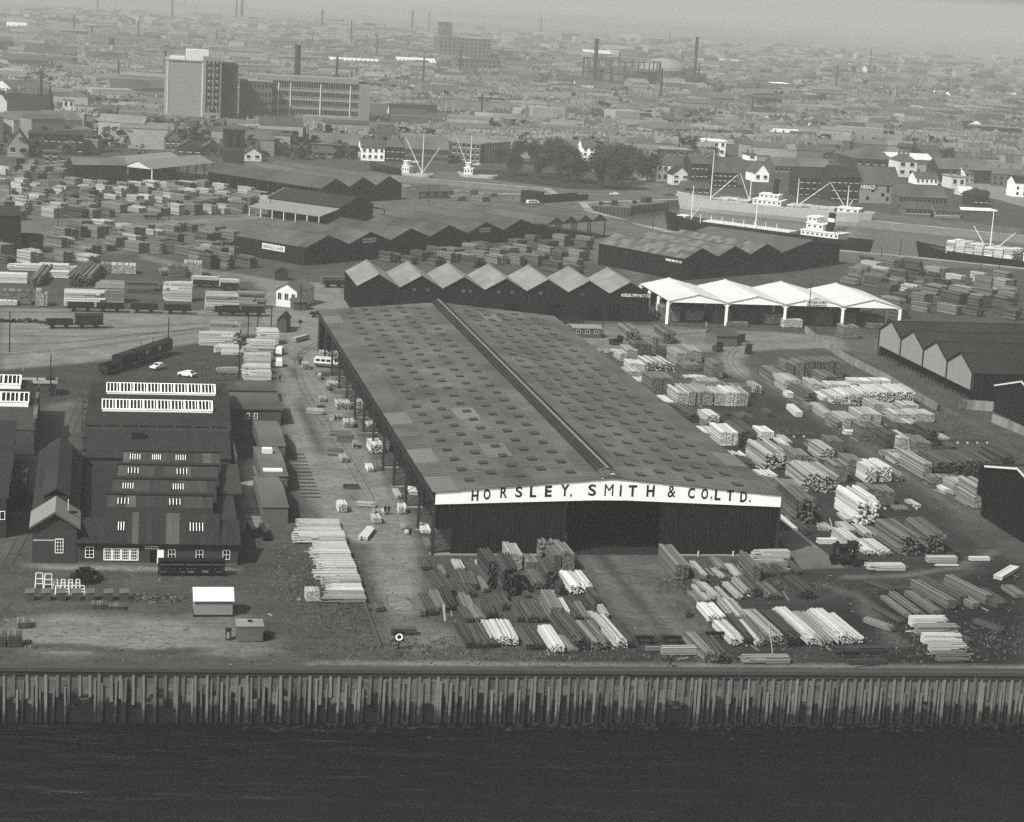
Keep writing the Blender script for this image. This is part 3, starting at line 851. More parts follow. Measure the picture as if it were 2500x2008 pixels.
# --- three-ridge shed and the single shed with lean-tos
A3, B3 = P('F', 745, 335, 6.4), P('F', 1400, 300, 6.4)
t3, W3, w3 = shed('three_ridge_shed', 'dark shed with three ridges and open posted left side', A3, B3, 66, 3, 6.4, 10.0, roof='roof_slate', wall='clad', left=False, doors=[(w_, w_ + 4, 5) for w_ in (30, 37)])
for k in range(12): bx('post', t3, 'steel', -.2, .2, .4 + k * 5.9, .75 + k * 5.9, 0, 6.4)
for k in range(4): bx('corner_strip', t3, 'steel', k * w3 - .1, k * w3 + .1, -.14, -.02, 0, 6.4)
bx('inner_wall', t3, 'void', w3 - .1, w3 + .1, 1, 65, 0, 6.3)
A1, B1 = P('F', 900, 490, 6), P('F', 1170, 465, 6)
t1, W1, w1 = shed('single_gable_shed', 'tall dark gabled shed with a pale lean-to roof on posts', A1, B1, 34, 1, 6, 9.2, roof='roof_dark', wall='clad_mid', side='clad_mid')
MB().slab([(-12, -.2, 3.4), (-12, 34, 3.4), (-.2, 34, 5.6), (-.2, -.2, 5.6)], .15).obj('lean_to_roof', 'roof_pale', t1)
MB().slab([(W1 + .2, -.2, 5.2), (W1 + .2, 30, 5.2), (W1 + 8, 30, 3.6), (W1 + 8, -.2, 3.6)], .15).obj('lean_to_roof', 'roof_dark', t1)
MB().bar((-.3, 34.6, 6.2), (W1 / 2, 34.6, 9.4), .6, .12).obj('verge', 'roof_pale', t1)
for k in range(7): bx('post', t1, 'white_old', -11.9, -11.6, .2 + k * 5.5, .5 + k * 5.5, 0, 3.4)
for k in range(5): bx('post', t1, 'steel_dark', W1 + 7.6, W1 + 7.9, .2 + k * 7, .5 + k * 7, 0, 3.5)

# --- pair of barns at the left
AB1, BB1 = P('E', 600, 300), P('E', 1030, 305)
tb, Wb, wb = shed('dark_barn', 'dark steel-ribbed barn with a grey ridge roof among timber stacks', BB1, BB1 + Vector((AB1.y - BB1.y, BB1.x - AB1.x, 0)).normalized() * 11, 22, 1, 8.0, 10.4, roof='roof_grey', wall='clad', side='clad')
for k in range(7): bx('rib', tb, 'steel', -.25, -.1, .2 + k * 3.5, .42 + k * 3.5, 0, 8)
ang = math.atan2((P('E', 1735, 130, 6.2) - P('E', 1240, 180, 6.2)).y, (P('E', 1735, 130, 6.2) - P('E', 1240, 180, 6.2)).x)
Ab = P('E', 1240, 300); Lb = (P('E', 1735, 130, 6.2) - P('E', 1240, 180, 6.2)).length
tb2 = thing('open_barn', 'open barn with two pale ridged roofs and a white curved portal post', 'barn', Ab, ang)
foot(Ab, ang, 0, Lb, 0, 30)
for k, (y0, d) in enumerate(((0, 15), (15.2, 15))):
    for a, b in ((0, .5), (1, .5)):
        ya, yb = y0 + d * a, y0 + d * b
        MB().slab([(-.5, ya, 6.3), (Lb + .5, ya, 6.3), (Lb + .5, yb, 9.2), (-.5, yb, 9.2)], .14).obj('roof_slope', 'roof_pale', tb2)
    MB().slab([(0, y0, 6.1), (0, y0 + d, 6.1), (0, y0 + d / 2, 9.0)], .1).obj('gable_board', 'white_old', tb2)
for k in range(8): bx('post', tb2, 'white_old' if k == 0 else 'steel', Lb * k / 7 - .22, Lb * k / 7 + .22, .1, .5, 0, 6.2)
for k in range(8): bx('post', tb2, 'steel', Lb * k / 7 - .2, Lb * k / 7 + .2, 29.8, 30.2, 0, 6.2)
bx('inner_wall', tb2, 'clad', .5, Lb * .78, 12, 12.2, 0, 6.1)

# --- pale four-gable shed at the right, gables facing left
AR, BR_ = Vector((204.2, 503.2, 0)), Vector((204.2, 443.6, 0))
tr, Wr, wr = shed('saw_gable_shed', 'shed with four pale boarded gables and a dark slate roof beside the lane', AR, BR_, 90, 4, 7, 10.4, roof='roof_dark', wall='clad_pale', right=False, wall_z0=2.7, bargeboard='black', over=.25)
for k in range(5): bx('corner_post', tr, 'black', k * wr - .14, k * wr + .14, -.3, -.06, 0, 7.1)
for k in range(24): bx('under_post', tr, 'black', k * 2.5 + .6, k * 2.5 + .8, .3, .5, 0, 2.8)
bx('inner_wall', tr, 'void', .4, Wr - .3, 7.5, 7.7, 0, 6.9)
bx('front_wall', tr, 'black', Wr - .15, Wr + .12, .3, 90, 0, 6.9)
for k in range(4): bx('rib', tr, 'steel', Wr + .14, Wr + .3, 2.3 + k * 5, 2.5 + k * 5, 0, 6.8)
for k in range(40): bx('slate_clip', tr, 'roof_pale', 1.6 * wr - .05, 1.6 * wr + .05, 10 + k * 1.1, 10.35 + k * 1.1, 10.4 - .1 * (10.4 - 7) / (wr / 2) * wr + .25, 10.4 - .1 * (10.4 - 7) / (wr / 2) * wr + .3) if k % 2 else None

# --- two black sheds cut by the right edge
for nm, lab, X, y1, y0, ze, zr in (('black_shed', 'black shed at the right edge above a pale concrete fence', 205.4, 433, 406, 6.0, 9.6),
                                   ('black_shed', 'nearer black open shed at the right edge beside the yard road', 160.3, 338, 312, 9.4, 12.1)):
    A_, B_ = Vector((X, y1, 0)), Vector((X, y0, 0))
    ts_, Wt_, wt_ = shed(nm, lab, A_, B_, 60, 1, ze, zr, roof='roof_slate', wall='black', side='black', bargeboard='white_old', left=(X > 200), wall_z0=0 if X > 200 else 0.0)
    if X < 200:
        bx('corner_post', ts_, 'black', -1.2, -.6, .2, .9, 0, 9)
        bx('canopy', ts_, 'black', -3.2, -.1, -.1, 60, 8.9, 9.2)
        bx('canopy_front', ts_, 'black', -3.0, -.1, -.1, .1, 3.5, 8.89)
# ---------------------------------------------------------------- works at the left
def window(parent, x, z, w, h, y=0.0, nx=2, nz=3, face='front', fm='white', fw=.09):
    """sash window: frame, glass and glazing bars, on a wall facing local -y (or -x)"""
    o = link('window', None, parent, (x, y, z))
    if face == 'left': o.rotation_euler[2] = -math.pi / 2
    if face == 'right': o.rotation_euler[2] = math.pi / 2
    f = MB()
    for a in (0, w - fw): f.box(a, a + fw, -.1, .0, 0, h)
    for c in (0, h - fw): f.box(fw, w - fw, -.1, .0, c, c + fw)
    f.obj('frame', fm, o)
    bx('pane', o, 'glass', fw, w - fw, -.05, -.01, fw, h - fw)
    g = MB()
    for i in range(1, nx): g.box(w * i / nx - .025, w * i / nx + .025, -.085, -.051, fw, h - fw)
    for i in range(1, nz): g.box(fw, w - fw, -.085, -.051, h * i / nz - .025, h * i / nz + .025)
    if g.v: g.obj('glazing_bars', fm, o)
    return o

def rwin(parent, x, y, z, w, l, pitch, bars=4, m='white'):
    """roof window on a slope that falls towards -y; pitch in radians"""
    o = link('roof_window', None, parent, (x, y, z)); o.rotation_euler[0] = pitch
    bx('pane', o, 'glass', 0, w, 0, l, .02, .05)
    g = MB()
    for i in range(bars + 1): g.box(w * i / bars - .05, w * i / bars + .05, 0, l, .051, .1)
    g.obj('glazing_bars', m, o)
    return o

# front house with the long roof behind
hs = thing('shingled_house', 'dark shingled gable house with pale front roof at the river yard', 'house', (-8.0, 307.0, 0))
foot((-8, 307), 0, 0, 8, 0, 50)
HW, HE, HR_ = 6.6, 5.9, 8.0
MB().slab([(0, 0, 0), (HW, 0, 0), (HW, 0, HE), (HW / 2, 0, HR_), (0, 0, HE)], .2).obj('front_wall', 'shingle', hs)
bx('side_wall', hs, 'shingle', -.05, .12, .22, 50, 0, HE)
bx('side_wall', hs, 'shingle', HW - .12, HW + .05, .22, 50, 0, HE)
for x0, x1, y0, y1, m in ((-.5, HW / 2, -.5, 9.5, 'roof_pale'), (HW + .5, HW / 2, -.5, 9.5, 'roof_pale'), (-.4, HW / 2, 9.6, 50, 'roof_dark'), (HW + .4, HW / 2, 9.6, 50, 'roof_dark')):
    zo = HE - .3
    MB().slab([(x0, y0, zo), (x0, y1, zo), (x1, y1, HR_ + .12), (x1, y0, HR_ + .12)], .14).obj('roof_slope', m, hs)
for s_ in (-.5, HW + .5): MB().bar((s_, -.56, HE - .35), (HW / 2, -.56, HR_ + .05), .1, .3).obj('bargeboard', 'brick_mid', hs)
bx('louvre', hs, 'black', HW / 2 - .6, HW / 2 + .6, -.05, .0, HE + .9, HE + 1.05)
bx('belt_board', hs, 'white_old', .1, 3.2, -.04, .0, 3.55, 3.68)
window(hs, 3.35, 1.6, 1.25, 2.25, nx=3, nz=4)
mb = MB(); mb.slab([(1.2, 10, 7.9), (1.2, 46, 7.9), (HW / 2, 46, 9.1), (HW / 2, 10, 9.1)], .1); mb.slab([(HW - 1.2, 10, 7.9), (HW - 1.2, 46, 7.9), (HW / 2, 46, 9.1), (HW / 2, 10, 9.1)], .1)
mb.box(1.4, HW - 1.4, 10.2, 45.8, 7.0, 7.85); mb.obj('ridge_monitor', 'roof_dark', hs)
MB().tube((5.2, 5.5, 6.6), (5.2, 5.5, 8.6), .08).obj('flue', 'white_old', hs)
bx('chimney_stub', hs, 'steel_dark', 5.3, 6.6, 4.6, 5.0, 6.6, 6.9)

# saw-tooth workshop
sw = thing('sawtooth_workshop', 'dark felt-roofed workshop with saw-tooth roofs and white windows', 'workshop', (-1.3, 306.6, 0), -.030)
foot((-1.3, 306.6), 0, 0, 26, 0, 50)
SW_, SE = 24.2, 3.3
bx('front_wall', sw, 'shingle', 0, SW_, 0, .2, 0, SE)
bx('side_wall', sw, 'shingle', SW_ - .1, SW_ + .1, .25, 48, 0, SE)
bx('wall_plinth', sw, 'concrete_dark', 0, SW_, -.12, -.005, 0, .3)
# first slope of felt strips, some of them pale patches
npn = 24
for k in range(npn):
    xa, xb = -.2 + (SW_ + .6) * k / npn, -.2 + (SW_ + .6) * (k + 1) / npn - .03
    m = 'roof_slate' if k in (8, 13, 14) else 'feltdark'
    zt = 6.5 if 4 < k < 21 else 5.6
    MB().slab([(xa, -.5, SE + .1), (xb, -.5, SE + .1), (xb, 6.5, zt - (k % 2) * .02), (xa, 6.5, zt - (k % 2) * .02)], .1).obj('roof_strip', m, sw)
teeth = [(6.7, 16.6, 4.0, 20.6), (16.7, 27.0, 4.6, 21.4), (27.1, 37.0, 5.3, 22.0), (37.1, 47.0, 6.0, 22.6)]
for j, (y0, y1, xa, xb) in enumerate(teeth):
    sl2 = 1.35 / (y1 - y0)
    MB().slab([(xa, y0, 5.3), (xb, y0, 5.3), (xb, y1, 6.65), (xa, y1, 6.65)], .12).obj('roof_slope', 'feltdark', sw)
    n = 11
    for k in range(n):
        a, b = xa + (xb - xa) * k / n, xa + (xb - xa) * (k + 1) / n - .03
        m = 'roof_slate' if (j, k) in ((0, 2), (3, 0), (2, 0), (3, 9), (2, 7)) else 'felt'
        MB().slab([(a, y0 + 5.0, 5.32 + 5.0 * sl2), (b, y0 + 5.0, 5.32 + 5.0 * sl2), (b, y1 - .3, 5.32 + (y1 - .3 - y0) * sl2), (a, y1 - .3, 5.32 + (y1 - .3 - y0) * sl2)], .05).obj('roof_strip', m, sw)
    bx('tooth_back', sw, 'black', xa, xb, y1 - .02, y1 + .08, 5.0, 6.6)
    bx('tooth_end', sw, 'shingle', xb - .1, xb, y0, y1, 3.4, 5.3)
    bx('ridge_beam', sw, 'black', xa - .15, xb + .15, y1 - .12, y1 + .16, 6.62, 6.86)
    for x, w in ((xa + 1.7, 1.6), (xa + 9.8, 1.6)) if j < 3 else ((xa + 1.2, 1.6), (xa + 5, 1.3), (xa + 9.0, 1.6)):
        rwin(sw, x, y0 + 5.9, 5.36 + 5.9 * sl2, w, 2.5, math.atan(sl2), 3 + (j % 2))
bx('valley_roof', sw, 'feltdark', -.2, 5.5, 6.6, 48, 3.3, 3.6)
bx('side_roof', sw, 'felt', 20.7, 24.4, 6.6, 27, 4.0, 4.2)
bx('side_roof', sw, 'felt', 22.2, 25.8, 27.1, 48, 4.3, 4.5)
pit = math.atan((6.6 - 3.4) / 7)
rwin(sw, 6.0, 2.2, 4.75, .8, 2.0, pit, 2); rwin(sw, 16.9, 2.2, 4.75, 1.9, 2.0, pit, 4)
bx('eaves', sw, 'black', -.3, SW_ + .4, -.62, -.45, SE - .1, SE + .12)
window(sw, 1.15, 1.0, 1.3, 1.75, nx=2, nz=3)
for k in range(4): window(sw, 3.9 + k * 1.32, .65, 1.28, 1.9, nx=4, nz=4, fw=.14)
for x in (13.6, 17.8, 21.9): window(sw, x, .95, 1.1, 1.5, nx=2, nz=2, fw=.07)
bx('doorway', sw, 'void', 10.9, 11.9, -.04, 0, 0, 2.3)
bx('door', sw, 'white', 11.95, 12.95, -.1, -.04, .05, 2.45)
window(sw, 10.1, 2.5, 2.0, .45, nx=4, nz=1)

# brick workshop with two glazed lanterns
bk = thing('brick_workshop', 'brick workshop with two long white glazed lanterns on a dark roof', 'workshop', (-.8, 357.5, 0))
foot((-.8, 357), 0, 0, 28, 0, 62)
bx('front_wall', bk, 'brick', 0, 25.6, 0, .4, 0, 4.6)
for x in (9.3, 14, 17, 20): bx('vent', bk, 'black', x, x + .9, -.03, 0, 3.6, 4.0)
bx('side_wall', bk, 'brick', -.1, .3, .4, 57, 0, 5); bx('side_wall', bk, 'brick', 26.6, 27.0, .4, 57, 0, 5)
MB().slab([(-.3, -.3, 4.6), (25.9, -.3, 4.6), (26.2, 13, 6.6), (-.3, 13, 6.6)], .2).obj('roof_slope', 'feltdark', bk)
bx('parapet', bk, 'brick', -.2, 26.4, 13.1, 13.7, 4.5, 7.4)
for k in range(8): bx('coping_stone', bk, 'brick_dark', .2 + k * 3.25, 2.9 + k * 3.25, 12.95, 13.85, 7.4, 7.6)
bx('roof_hatch', bk, 'black', 8.5, 10.8, 8.5, 10.2, 5.8, 7.0)
MB().slab([(0, 13.8, 6.6), (26.6, 13.8, 6.6), (27, 24, 8.4), (.4, 24, 8.4)], .2).obj('roof_slope', 'roof_dark', bk)
MB().slab([(.4, 24.1, 8.4), (27, 24.1, 8.4), (27.4, 31, 7.2), (.6, 31, 7.2)], .2).obj('roof_slope', 'roof_dark', bk)
MB().slab([(.6, 31.1, 7.2), (27.4, 31.1, 7.2), (27.8, 40, 8.4), (1, 40, 8.4)], .2).obj('roof_slope', 'roof_dark', bk)
MB().slab([(1, 40.1, 8.4), (27.8, 40.1, 8.4), (28.2, 57, 6.8), (1.2, 57, 6.8)], .2).obj('roof_slope', 'roof_dark', bk)
bx('back_wall', bk, 'brick', 1, 28, 56.6, 57, 0, 7)
for k in range(9): bx('buttress', bk, 'brick', -.5, -.11, 2 + k * 6, 2.9 + k * 6, 0, 6 + (k % 2))
def lantern(parent, x0, x1, y, z, n, dz=1.5):
    o = link('roof_lantern', None, parent, (0, 0, 0))
    f = MB(); f.box(x0, x1, y, y + 3, z, z + .9); f.obj('lantern_base', 'white', o)
    MB().slab([(x0 - .1, y - .1, z + .9), (x1 + .1, y - .1, z + .9), (x1 + .1, y + 2.6, z + 2.3), (x0 - .1, y + 2.6, z + 2.3)], .1).obj('lantern_frame', 'white', o)
    MB().slab([(x0 - .1, y + 2.65, z + 2.3), (x1 + .1, y + 2.65, z + 2.3), (x1 + .1, y + 5.2, z + .9), (x0 - .1, y + 5.2, z + .9)], .1).obj('lantern_back', 'roof_slate', o)
    st = (x1 - x0) / n
    for k in range(n):
        gp = .16 if (k + 1) % 4 else .34
        a, b = x0 + st * k + .08, x0 + st * (k + 1) - gp + .06
        MB().slab([(a, y + .15, z + 1.06), (b, y + .15, z + 1.06), (b, y + 2.35, z + 2.25), (a, y + 2.35, z + 2.25)], .06).obj('pane', 'glass', o)
lantern(bk, 3.3, 23.6, 22.2, 7.6, 32); lantern(bk, 4.2, 25.0, 38.0, 7.6, 32)

# works at the far left edge
lw = thing('lantern_works', 'workshop cut by the left edge with white roof lanterns', 'workshop', (-34, 377, 0))
foot((-34, 377), 0, 0, 25, 0, 38)
bx('side_wall', lw, 'brick', 24.0, 24.4, 0, 36, 0, 6.4)
bx('front_wall', lw, 'brick', 0, 24.3, -.2, .2, 0, 5)
MB().slab([(0, -.3, 5), (24.6, -.3, 5), (24.4, 14, 8.2), (0, 14, 8.2)], .2).obj('roof_slope', 'felt', lw)
MB().slab([(0, 14.1, 8.2), (24.4, 14.1, 8.2), (24.3, 22, 6.2), (0, 22, 6.2)], .2).obj('roof_slope', 'roof_dark', lw)
MB().slab([(0, 22.1, 6.2), (24.4, 22.1, 6.2), (23, 30, 8.2), (0, 30, 8.2)], .2).obj('roof_slope', 'roof_dark', lw)
MB().slab([(0, 30.1, 8.2), (23, 30.1, 8.2), (23, 36, 6.2), (0, 36, 6.2)], .2).obj('roof_slope', 'roof_dark', lw)
bx('gable_coping', lw, 'concrete_dark', 24.0, 24.7, 2, 14, 6.6, 7.3); bx('gable_coping', lw, 'concrete_dark', 24.0, 24.6, 17, 22, 7.0, 7.5)
lantern(lw, 8, 22.9, 9.5, 7.2, 18); lantern(lw, 8, 20.9, 26.0, 7.2, 16)
fl = thing('dark_shop_block', 'black brick block at the left edge with its shadow on the lane', 'workshop', (-40, 318, 0))
foot((-40, 318), 0, 0, 29, 0, 55)
bx('front_block', fl, 'brick_dark', 0, 27.6, 3, 30, 0, 6.5)
for k in range(4): MB().slab([(0, 3 + k * 6.75, 6.5), (27.9, 3 + k * 6.75, 6.5), (27.9, 9.6 + k * 6.75, 8.8), (0, 9.6 + k * 6.75, 8.8)], .15).obj('roof_tooth', 'feltdark', fl)
for k in range(4): MB().slab([(27.85, 3 + k * 6.75, 6.5), (27.85, 9.6 + k * 6.75, 6.5), (27.85, 9.6 + k * 6.75, 8.7)], .2).obj('tooth_cheek', 'brick_dark', fl)
bx('rear_block', fl, 'brick_dark', 0, 27.0, 32, 55, 0, 5)
for k in range(3): MB().slab([(0, 32 + k * 7.6, 5), (27.3, 32 + k * 7.6, 5), (27.3, 39.4 + k * 7.6, 7.6), (0, 39.4 + k * 7.6, 7.6)], .15).obj('roof_tooth', 'feltdark', fl)
window(fl, 25.2, 3.0, 2.2, 1.4, y=2.98, nx=3, nz=1); window(fl, 25.2, 3.6, 2.0, .6, y=31.98, nx=2, nz=1)
bx('bay', fl, 'brick_dark', 27.7, 30.2, 20, 30, 0, 5.2)
sv = thing('edge_shed', 'tall dark shed end at the left edge among far timber stacks', 'shed', P('E', 60, 870), .1)
bx('wall', sv, 'clad_mid', -14, 4.0, 0, 12, 0, 12); MB().slab([(-14, -.3, 12), (4.4, -.3, 12), (4.4, 12.3, 13.5), (-14, 12.3, 13.5)], .2).obj('roof', 'roof_dark', sv)
lt = thing('loading_hut', 'low flat hut with a tank beside the left works', 'hut', P('I', 320, 355))
bx('wall', lt, 'brick', -8, 3.4, 0, 5, 0, 2.6); bx('roof', lt, 'concrete', -8.3, 3.7, -.3, 5.3, 2.6, 2.8); MB().tube((1.2, 3, 3.4), (3.2, 3, 3.4), .6, n=10).obj('tank', 'steel', lt)

# outbuildings east of the works
ob = thing('brick_outhouse', 'low brick outhouse with a dark flat roof and two small white windows', 'outbuilding', (27.6, 406, 0))
foot((27.6, 406), 0, 0, 11, 0, 34)
bx('wall', ob, 'brick', 0, 10.5, 0, 14, 0, 3.4); MB().slab([(-.2, -.3, 3.42), (10.9, -.3, 3.42), (10.9, 14.2, 3.9), (-.2, 14.2, 3.9)], .2).obj('roof', 'roof_slate', ob)
bx('roof_edge', ob, 'black', -.2, 10.9, 14.21, 14.5, 3.5, 4.2)
for x in (3.5, 5.1): window(ob, x, 1.3, .75, 1.2, nx=1, nz=2)
ob2 = thing('felt_hut', 'small felt-roofed hut behind the brick outhouse', 'hut', (31.0, 428.5, 0))
bx('wall', ob2, 'brick', 0, 7.5, 0, 8, 0, 2.3); MB().slab([(-.3, -.3, 2.3), (7.8, -.3, 2.3), (7.8, 8.2, 2.9), (-.3, 8.2, 2.9)], .15).obj('roof', 'roof_slate', ob2)
for i, (x, y, w, d, h, mr, lab) in enumerate(((31.7, 374.2, 4.5, 21.5, 3.2, 'roof_grey', 'brick store with a curved grey roof beside the yard road'), (30.2, 351.6, 4.4, 22.4, 3.0, 'roof_grey', 'brick store with dormer box on its roof beside the yard road'),
                                        (28.6, 330.5, 4.2, 20.9, 2.9, 'roof_grey', 'long grey-roofed brick store nearest the white planks'))):
    t_ = thing('brick_store', lab, 'store', (x, y, 0))
    foot((x, y), 0, 0, w, 0, d)
    bx('wall', t_, 'brick_mid', 0, w, 0, d, 0, h)
    MB().slab([(-.15, -.2, h), (w + .15, -.2, h), (w + .15, d * .55, h + .9), (-.15, d * .55, h + .9)], .12).obj('roof_slope', mr, t_)
    MB().slab([(-.15, d * .55 + .02, h + .9), (w + .15, d * .55 + .02, h + .9), (w + .15, d + .2, h), (-.15, d + .2, h)], .12).obj('roof_slope', mr, t_)
    if i == 1: bx('roof_box', t_, 'white_old', 1, 2.8, 13.5, 15.5, h + .4, h + 1.6); bx('dust_slab', t_, 'white_old', .3, 3.7, 2, 4, h + .2, h + .45)

# yard wall beside the lane, small white hut, flat store
hu = thing('white_hut', 'small white weatherboard hut with a bright pitched roof in the river yard', 'hut', (15.1, 280.3, 0))
foot((15.1, 280.3), 0, 0, 5.6, 0, 4.5)
bx('wall', hu, 'brick_pale', 0, 5.4, 0, 4, .25, 2.5)
for s_, (ya, yb) in enumerate(((-.35, 2), (4.35, 2))): MB().slab([(-.2, ya, 2.35), (5.6, ya, 2.35), (5.6, yb, 3.75), (-.2, yb, 3.75)], .1).obj('roof_slope', 'roof_white', hu)
for x in (0, 5.4): MB().slab([(x, 0, 2.5), (x, 4, 2.5), (x, 2, 3.65)], .06).obj('gable', 'brick_pale', hu)
bx('skid', hu, 'black', -.1, 5.5, -.15, 4.1, 0, .24)
fs = thing('flat_store', 'squat grey flat-topped store box near the quay edge', 'store', (20.4, 268.8, 0))
foot((20.4, 268.8), 0, -1.5, 5, 0, 4)
bx('body', fs, 'concrete_dark', 0, 3.5, 0, 3.0, .12, 2.2); bx('roof', fs, 'concrete', -.12, 3.62, -.1, 3.1, 2.2, 2.36); bx('plinth', fs, 'black', .1, 3.4, .1, 2.9, 0, .12)
bx('vent', fs, 'black', 1.5, 2.1, 1.6, 2.0, 2.36, 2.6)
db = thing('drum_crate', 'narrow upright crate leaning beside the squat grey store', 'crate', (18.9, 269.6, 0))
bx('crate_body', db, 'steel', 0, .75, 0, .8, .05, 1.5); bx('lid', db, 'steel_dark', -.04, .79, -.04, .84, 1.5, 1.58); bx('face', db, 'concrete', .12, .5, -.02, 0, .3, 1.2)
tk = thing('dark_drum', 'dark drum standing right of the squat grey store', 'drum', (24.6, 269.8, 0))
MB().tube((0, 0, 0), (0, 0, 1.1), .5, n=12).obj('drum_body', 'steel_dark', tk); MB().tube((0, 0, 1.1), (0, 0, 1.16), .52, n=12).obj('drum_rim', 'steel', tk)

# row of seven hutches with sloping lids
for k, x in enumerate((205, 335, 460, 580, 695, 845, 975)):
    p = P('M', x, 761)
    t_ = thing('crate', f'sloping-lidded grey crate, {ordn(k + 1)} from the left in the row of seven', 'crate', p, 0, 'row of sloping-lidded crates')
    mb = MB(); w = 1.25
    mb.v = [(0, 0, 0), (w, 0, 0), (w, 1.3, 0), (0, 1.3, 0), (0, 0, 1.15), (w, 0, 1.25), (w, 1.3, 1.5), (0, 1.3, 1.4)]
    for f in ((3, 2, 1, 0), (0, 1, 5, 4), (1, 2, 6, 5), (2, 3, 7, 6), (3, 0, 4, 7), (4, 5, 6, 7)): mb.f.append(f); mb.m.append(0)
    mb.obj('box', 'brick', t_)
    MB().slab([(-.06, -.08, 1.2), (w + .06, -.08, 1.31), (w + .06, 1.36, 1.58), (-.06, 1.36, 1.47)], .06).obj('lid', 'concrete_dark', t_)
# white trestles
def trestle(p, w, h, lab):
    t_ = thing('trestle', lab, 'trestle', p, 0, 'white trestles')
    for sx in (0, w):
        for sy in (0, .8):
            MB().bar((sx + (.12 if sx == 0 else -.12) * 0, sy, 0), (sx * .8 + w * .1, .4, h), .13).obj('leg', 'white_old', t_)
    for z in (h * .3, h * .62, h): MB().bar((w * .1 * z / h, .4 - .35 * (1 - z / h), z), (w - w * .1 * z / h, .4 - .35 * (1 - z / h), z), .12).obj('rail', 'white_old', t_)
for i, (x, y, lab) in enumerate(((285, 655, 'tall white trestle, left of the pair by the crates'), (358, 662, 'tall white trestle, right of the pair by the crates'))): trestle(P('M', x, y), 1.15, 2.2, lab)
for i, x in enumerate((435, 495, 555, 615)): trestle(P('M', x, 655), .62, 1.2, f'small white trestle, {ordn(i + 1)} from the left of the back row of four')
for i, x in enumerate((448, 520, 580, 645)): trestle(P('M', x, 708), .75, 1.25, f'small white trestle, {ordn(i + 1)} from the left of the front row behind the crates')
# slatted pallets and bundles
def pallet_pile(p, w, d, n, lab, m='t_dark', grp='stacked pallets'):
    t_ = thing('pallet_stack', lab, 'pallet stack', p, R.uniform(-.06, .06), grp)
    for i in range(n):
        g = MB(); z = i * .26
        for k in range(3): g.box(0, w, d * k / 2.3, d * k / 2.3 + .1, z, z + .12)
        for k in range(7): g.box(w * k / 7 + .04, w * (k + 1) / 7 - .06, 0, d, z + .12, z + .2)
        g.obj('pallet', m if i < n - 1 else ('t_grey' if m == 't_dark' else 't_white'), t_)
pallet_pile(P('M', 140, 985), 1.8, 2.2, 4, 'pallet stack farthest from the quay at the left edge')
pallet_pile(P('M', 62, 1140), 1.9, 2.2, 7, 'tall pallet stack near the quay at the left edge')
pallet_pile(P('M', -60, 1140), 1.7, 2.2, 7, 'pallet stack cut by the left edge of the photograph')
pallet_pile(P('M', 195, 1155), 1.6, 1.5, 1, 'single low pallet near the quay at the left edge')
pallet_pile(P('M', 742, 832), 2.3, 1.4, 4, 'left of two low white board bundles in front of the crates', 't_dark', 'white board bundles')
pallet_pile(P('M', 878, 835), 2.3, 1.4, 3, 'right of two low white board bundles in front of the crates', 't_dark', 'white board bundles')
# scrap heap, rack and cable drums by the front wall
def heap(name, lab, c, rx, ry, h, n, m, seed, cat):
    r = random.Random(seed); g = MB()
    for _ in range(n):
        a, q = r.uniform(0, 6.28), math.sqrt(r.random())
        x, y = math.cos(a) * q * rx, math.sin(a) * q * ry
        z = h * (1 - q * q) * r.random()
        M = Matrix.Translation((x, y, z)) @ Matrix.Rotation(r.uniform(0, 3), 4, 'Z') @ Matrix.Rotation(r.uniform(-1.2, 1.2), 4, 'X')
        if r.random() < .5: g.box(-r.uniform(.2, .7), r.uniform(.2, .7), -.06, .06, -.05, .05, M)
        else: g.box(-.22, .22, -.2, .2, -.15, .15, M)
    o = g.obj(name, m, None, c); tag(o, lab, cat); return o
heap('scrap_heap', 'dark tangled scrap heap in front of the shingled house', P('M', 700, 580), 2.4, 3.2, 1.8, 260, 'black', 3, 'scrap heap')
heap('debris_pile', 'flat litter of laths and old boards left of the white hut', P('M', 1250, 740), 5.0, 2.2, .3, 90, 't_dark', 4, 'debris')
rk = thing('timber_rack', 'long dark timber rack with shelves along the workshop front', 'rack', P('M', 1290, 560))
for k in range(6): bx('upright', rk, 'black', k * 1.95 - .07, k * 1.95 + .07, 0, .14, 0, 2.4); bx('upright', rk, 'black', k * 1.95 - .07, k * 1.95 + .07, 1.6, 1.74, 0, 2.4)
for z in (.5, 1.2, 1.9, 2.38): bx('shelf', rk, 'black', -.1, 9.9, 0, 1.7, z, z + .08)
for k in range(9): bx('stored_board', rk, R.choice(('t_dark', 't_grey', 'steel_dark')), .2 + k * 1.05, 1.1 + k * 1.05, .1, 1.5, .581, .581 + R.uniform(.1, .4))
for i, x in enumerate((2065, 2132)):
    p = P('I', x, 1520) if i == 0 else P('N', 100, 410)
    t_ = thing('cable_trolley', f'black wheeled trolley by the store, {"left" if i == 0 else "right"} of the two', 'trolley', p, .05)
    bx('bed', t_, 'black', -.5, .5, 0, 6.5, .5, .8); bx('load', t_, 'paint_dark', -.4, .4, .5, 6, .8, 1.5)
    for yy in (.8, 5.6):
        for xx in (-.55, .45): MB().tube((xx, yy, .35), (xx + .1, yy, .35), .35, n=10).obj('wheel', 'steel_dark', t_)

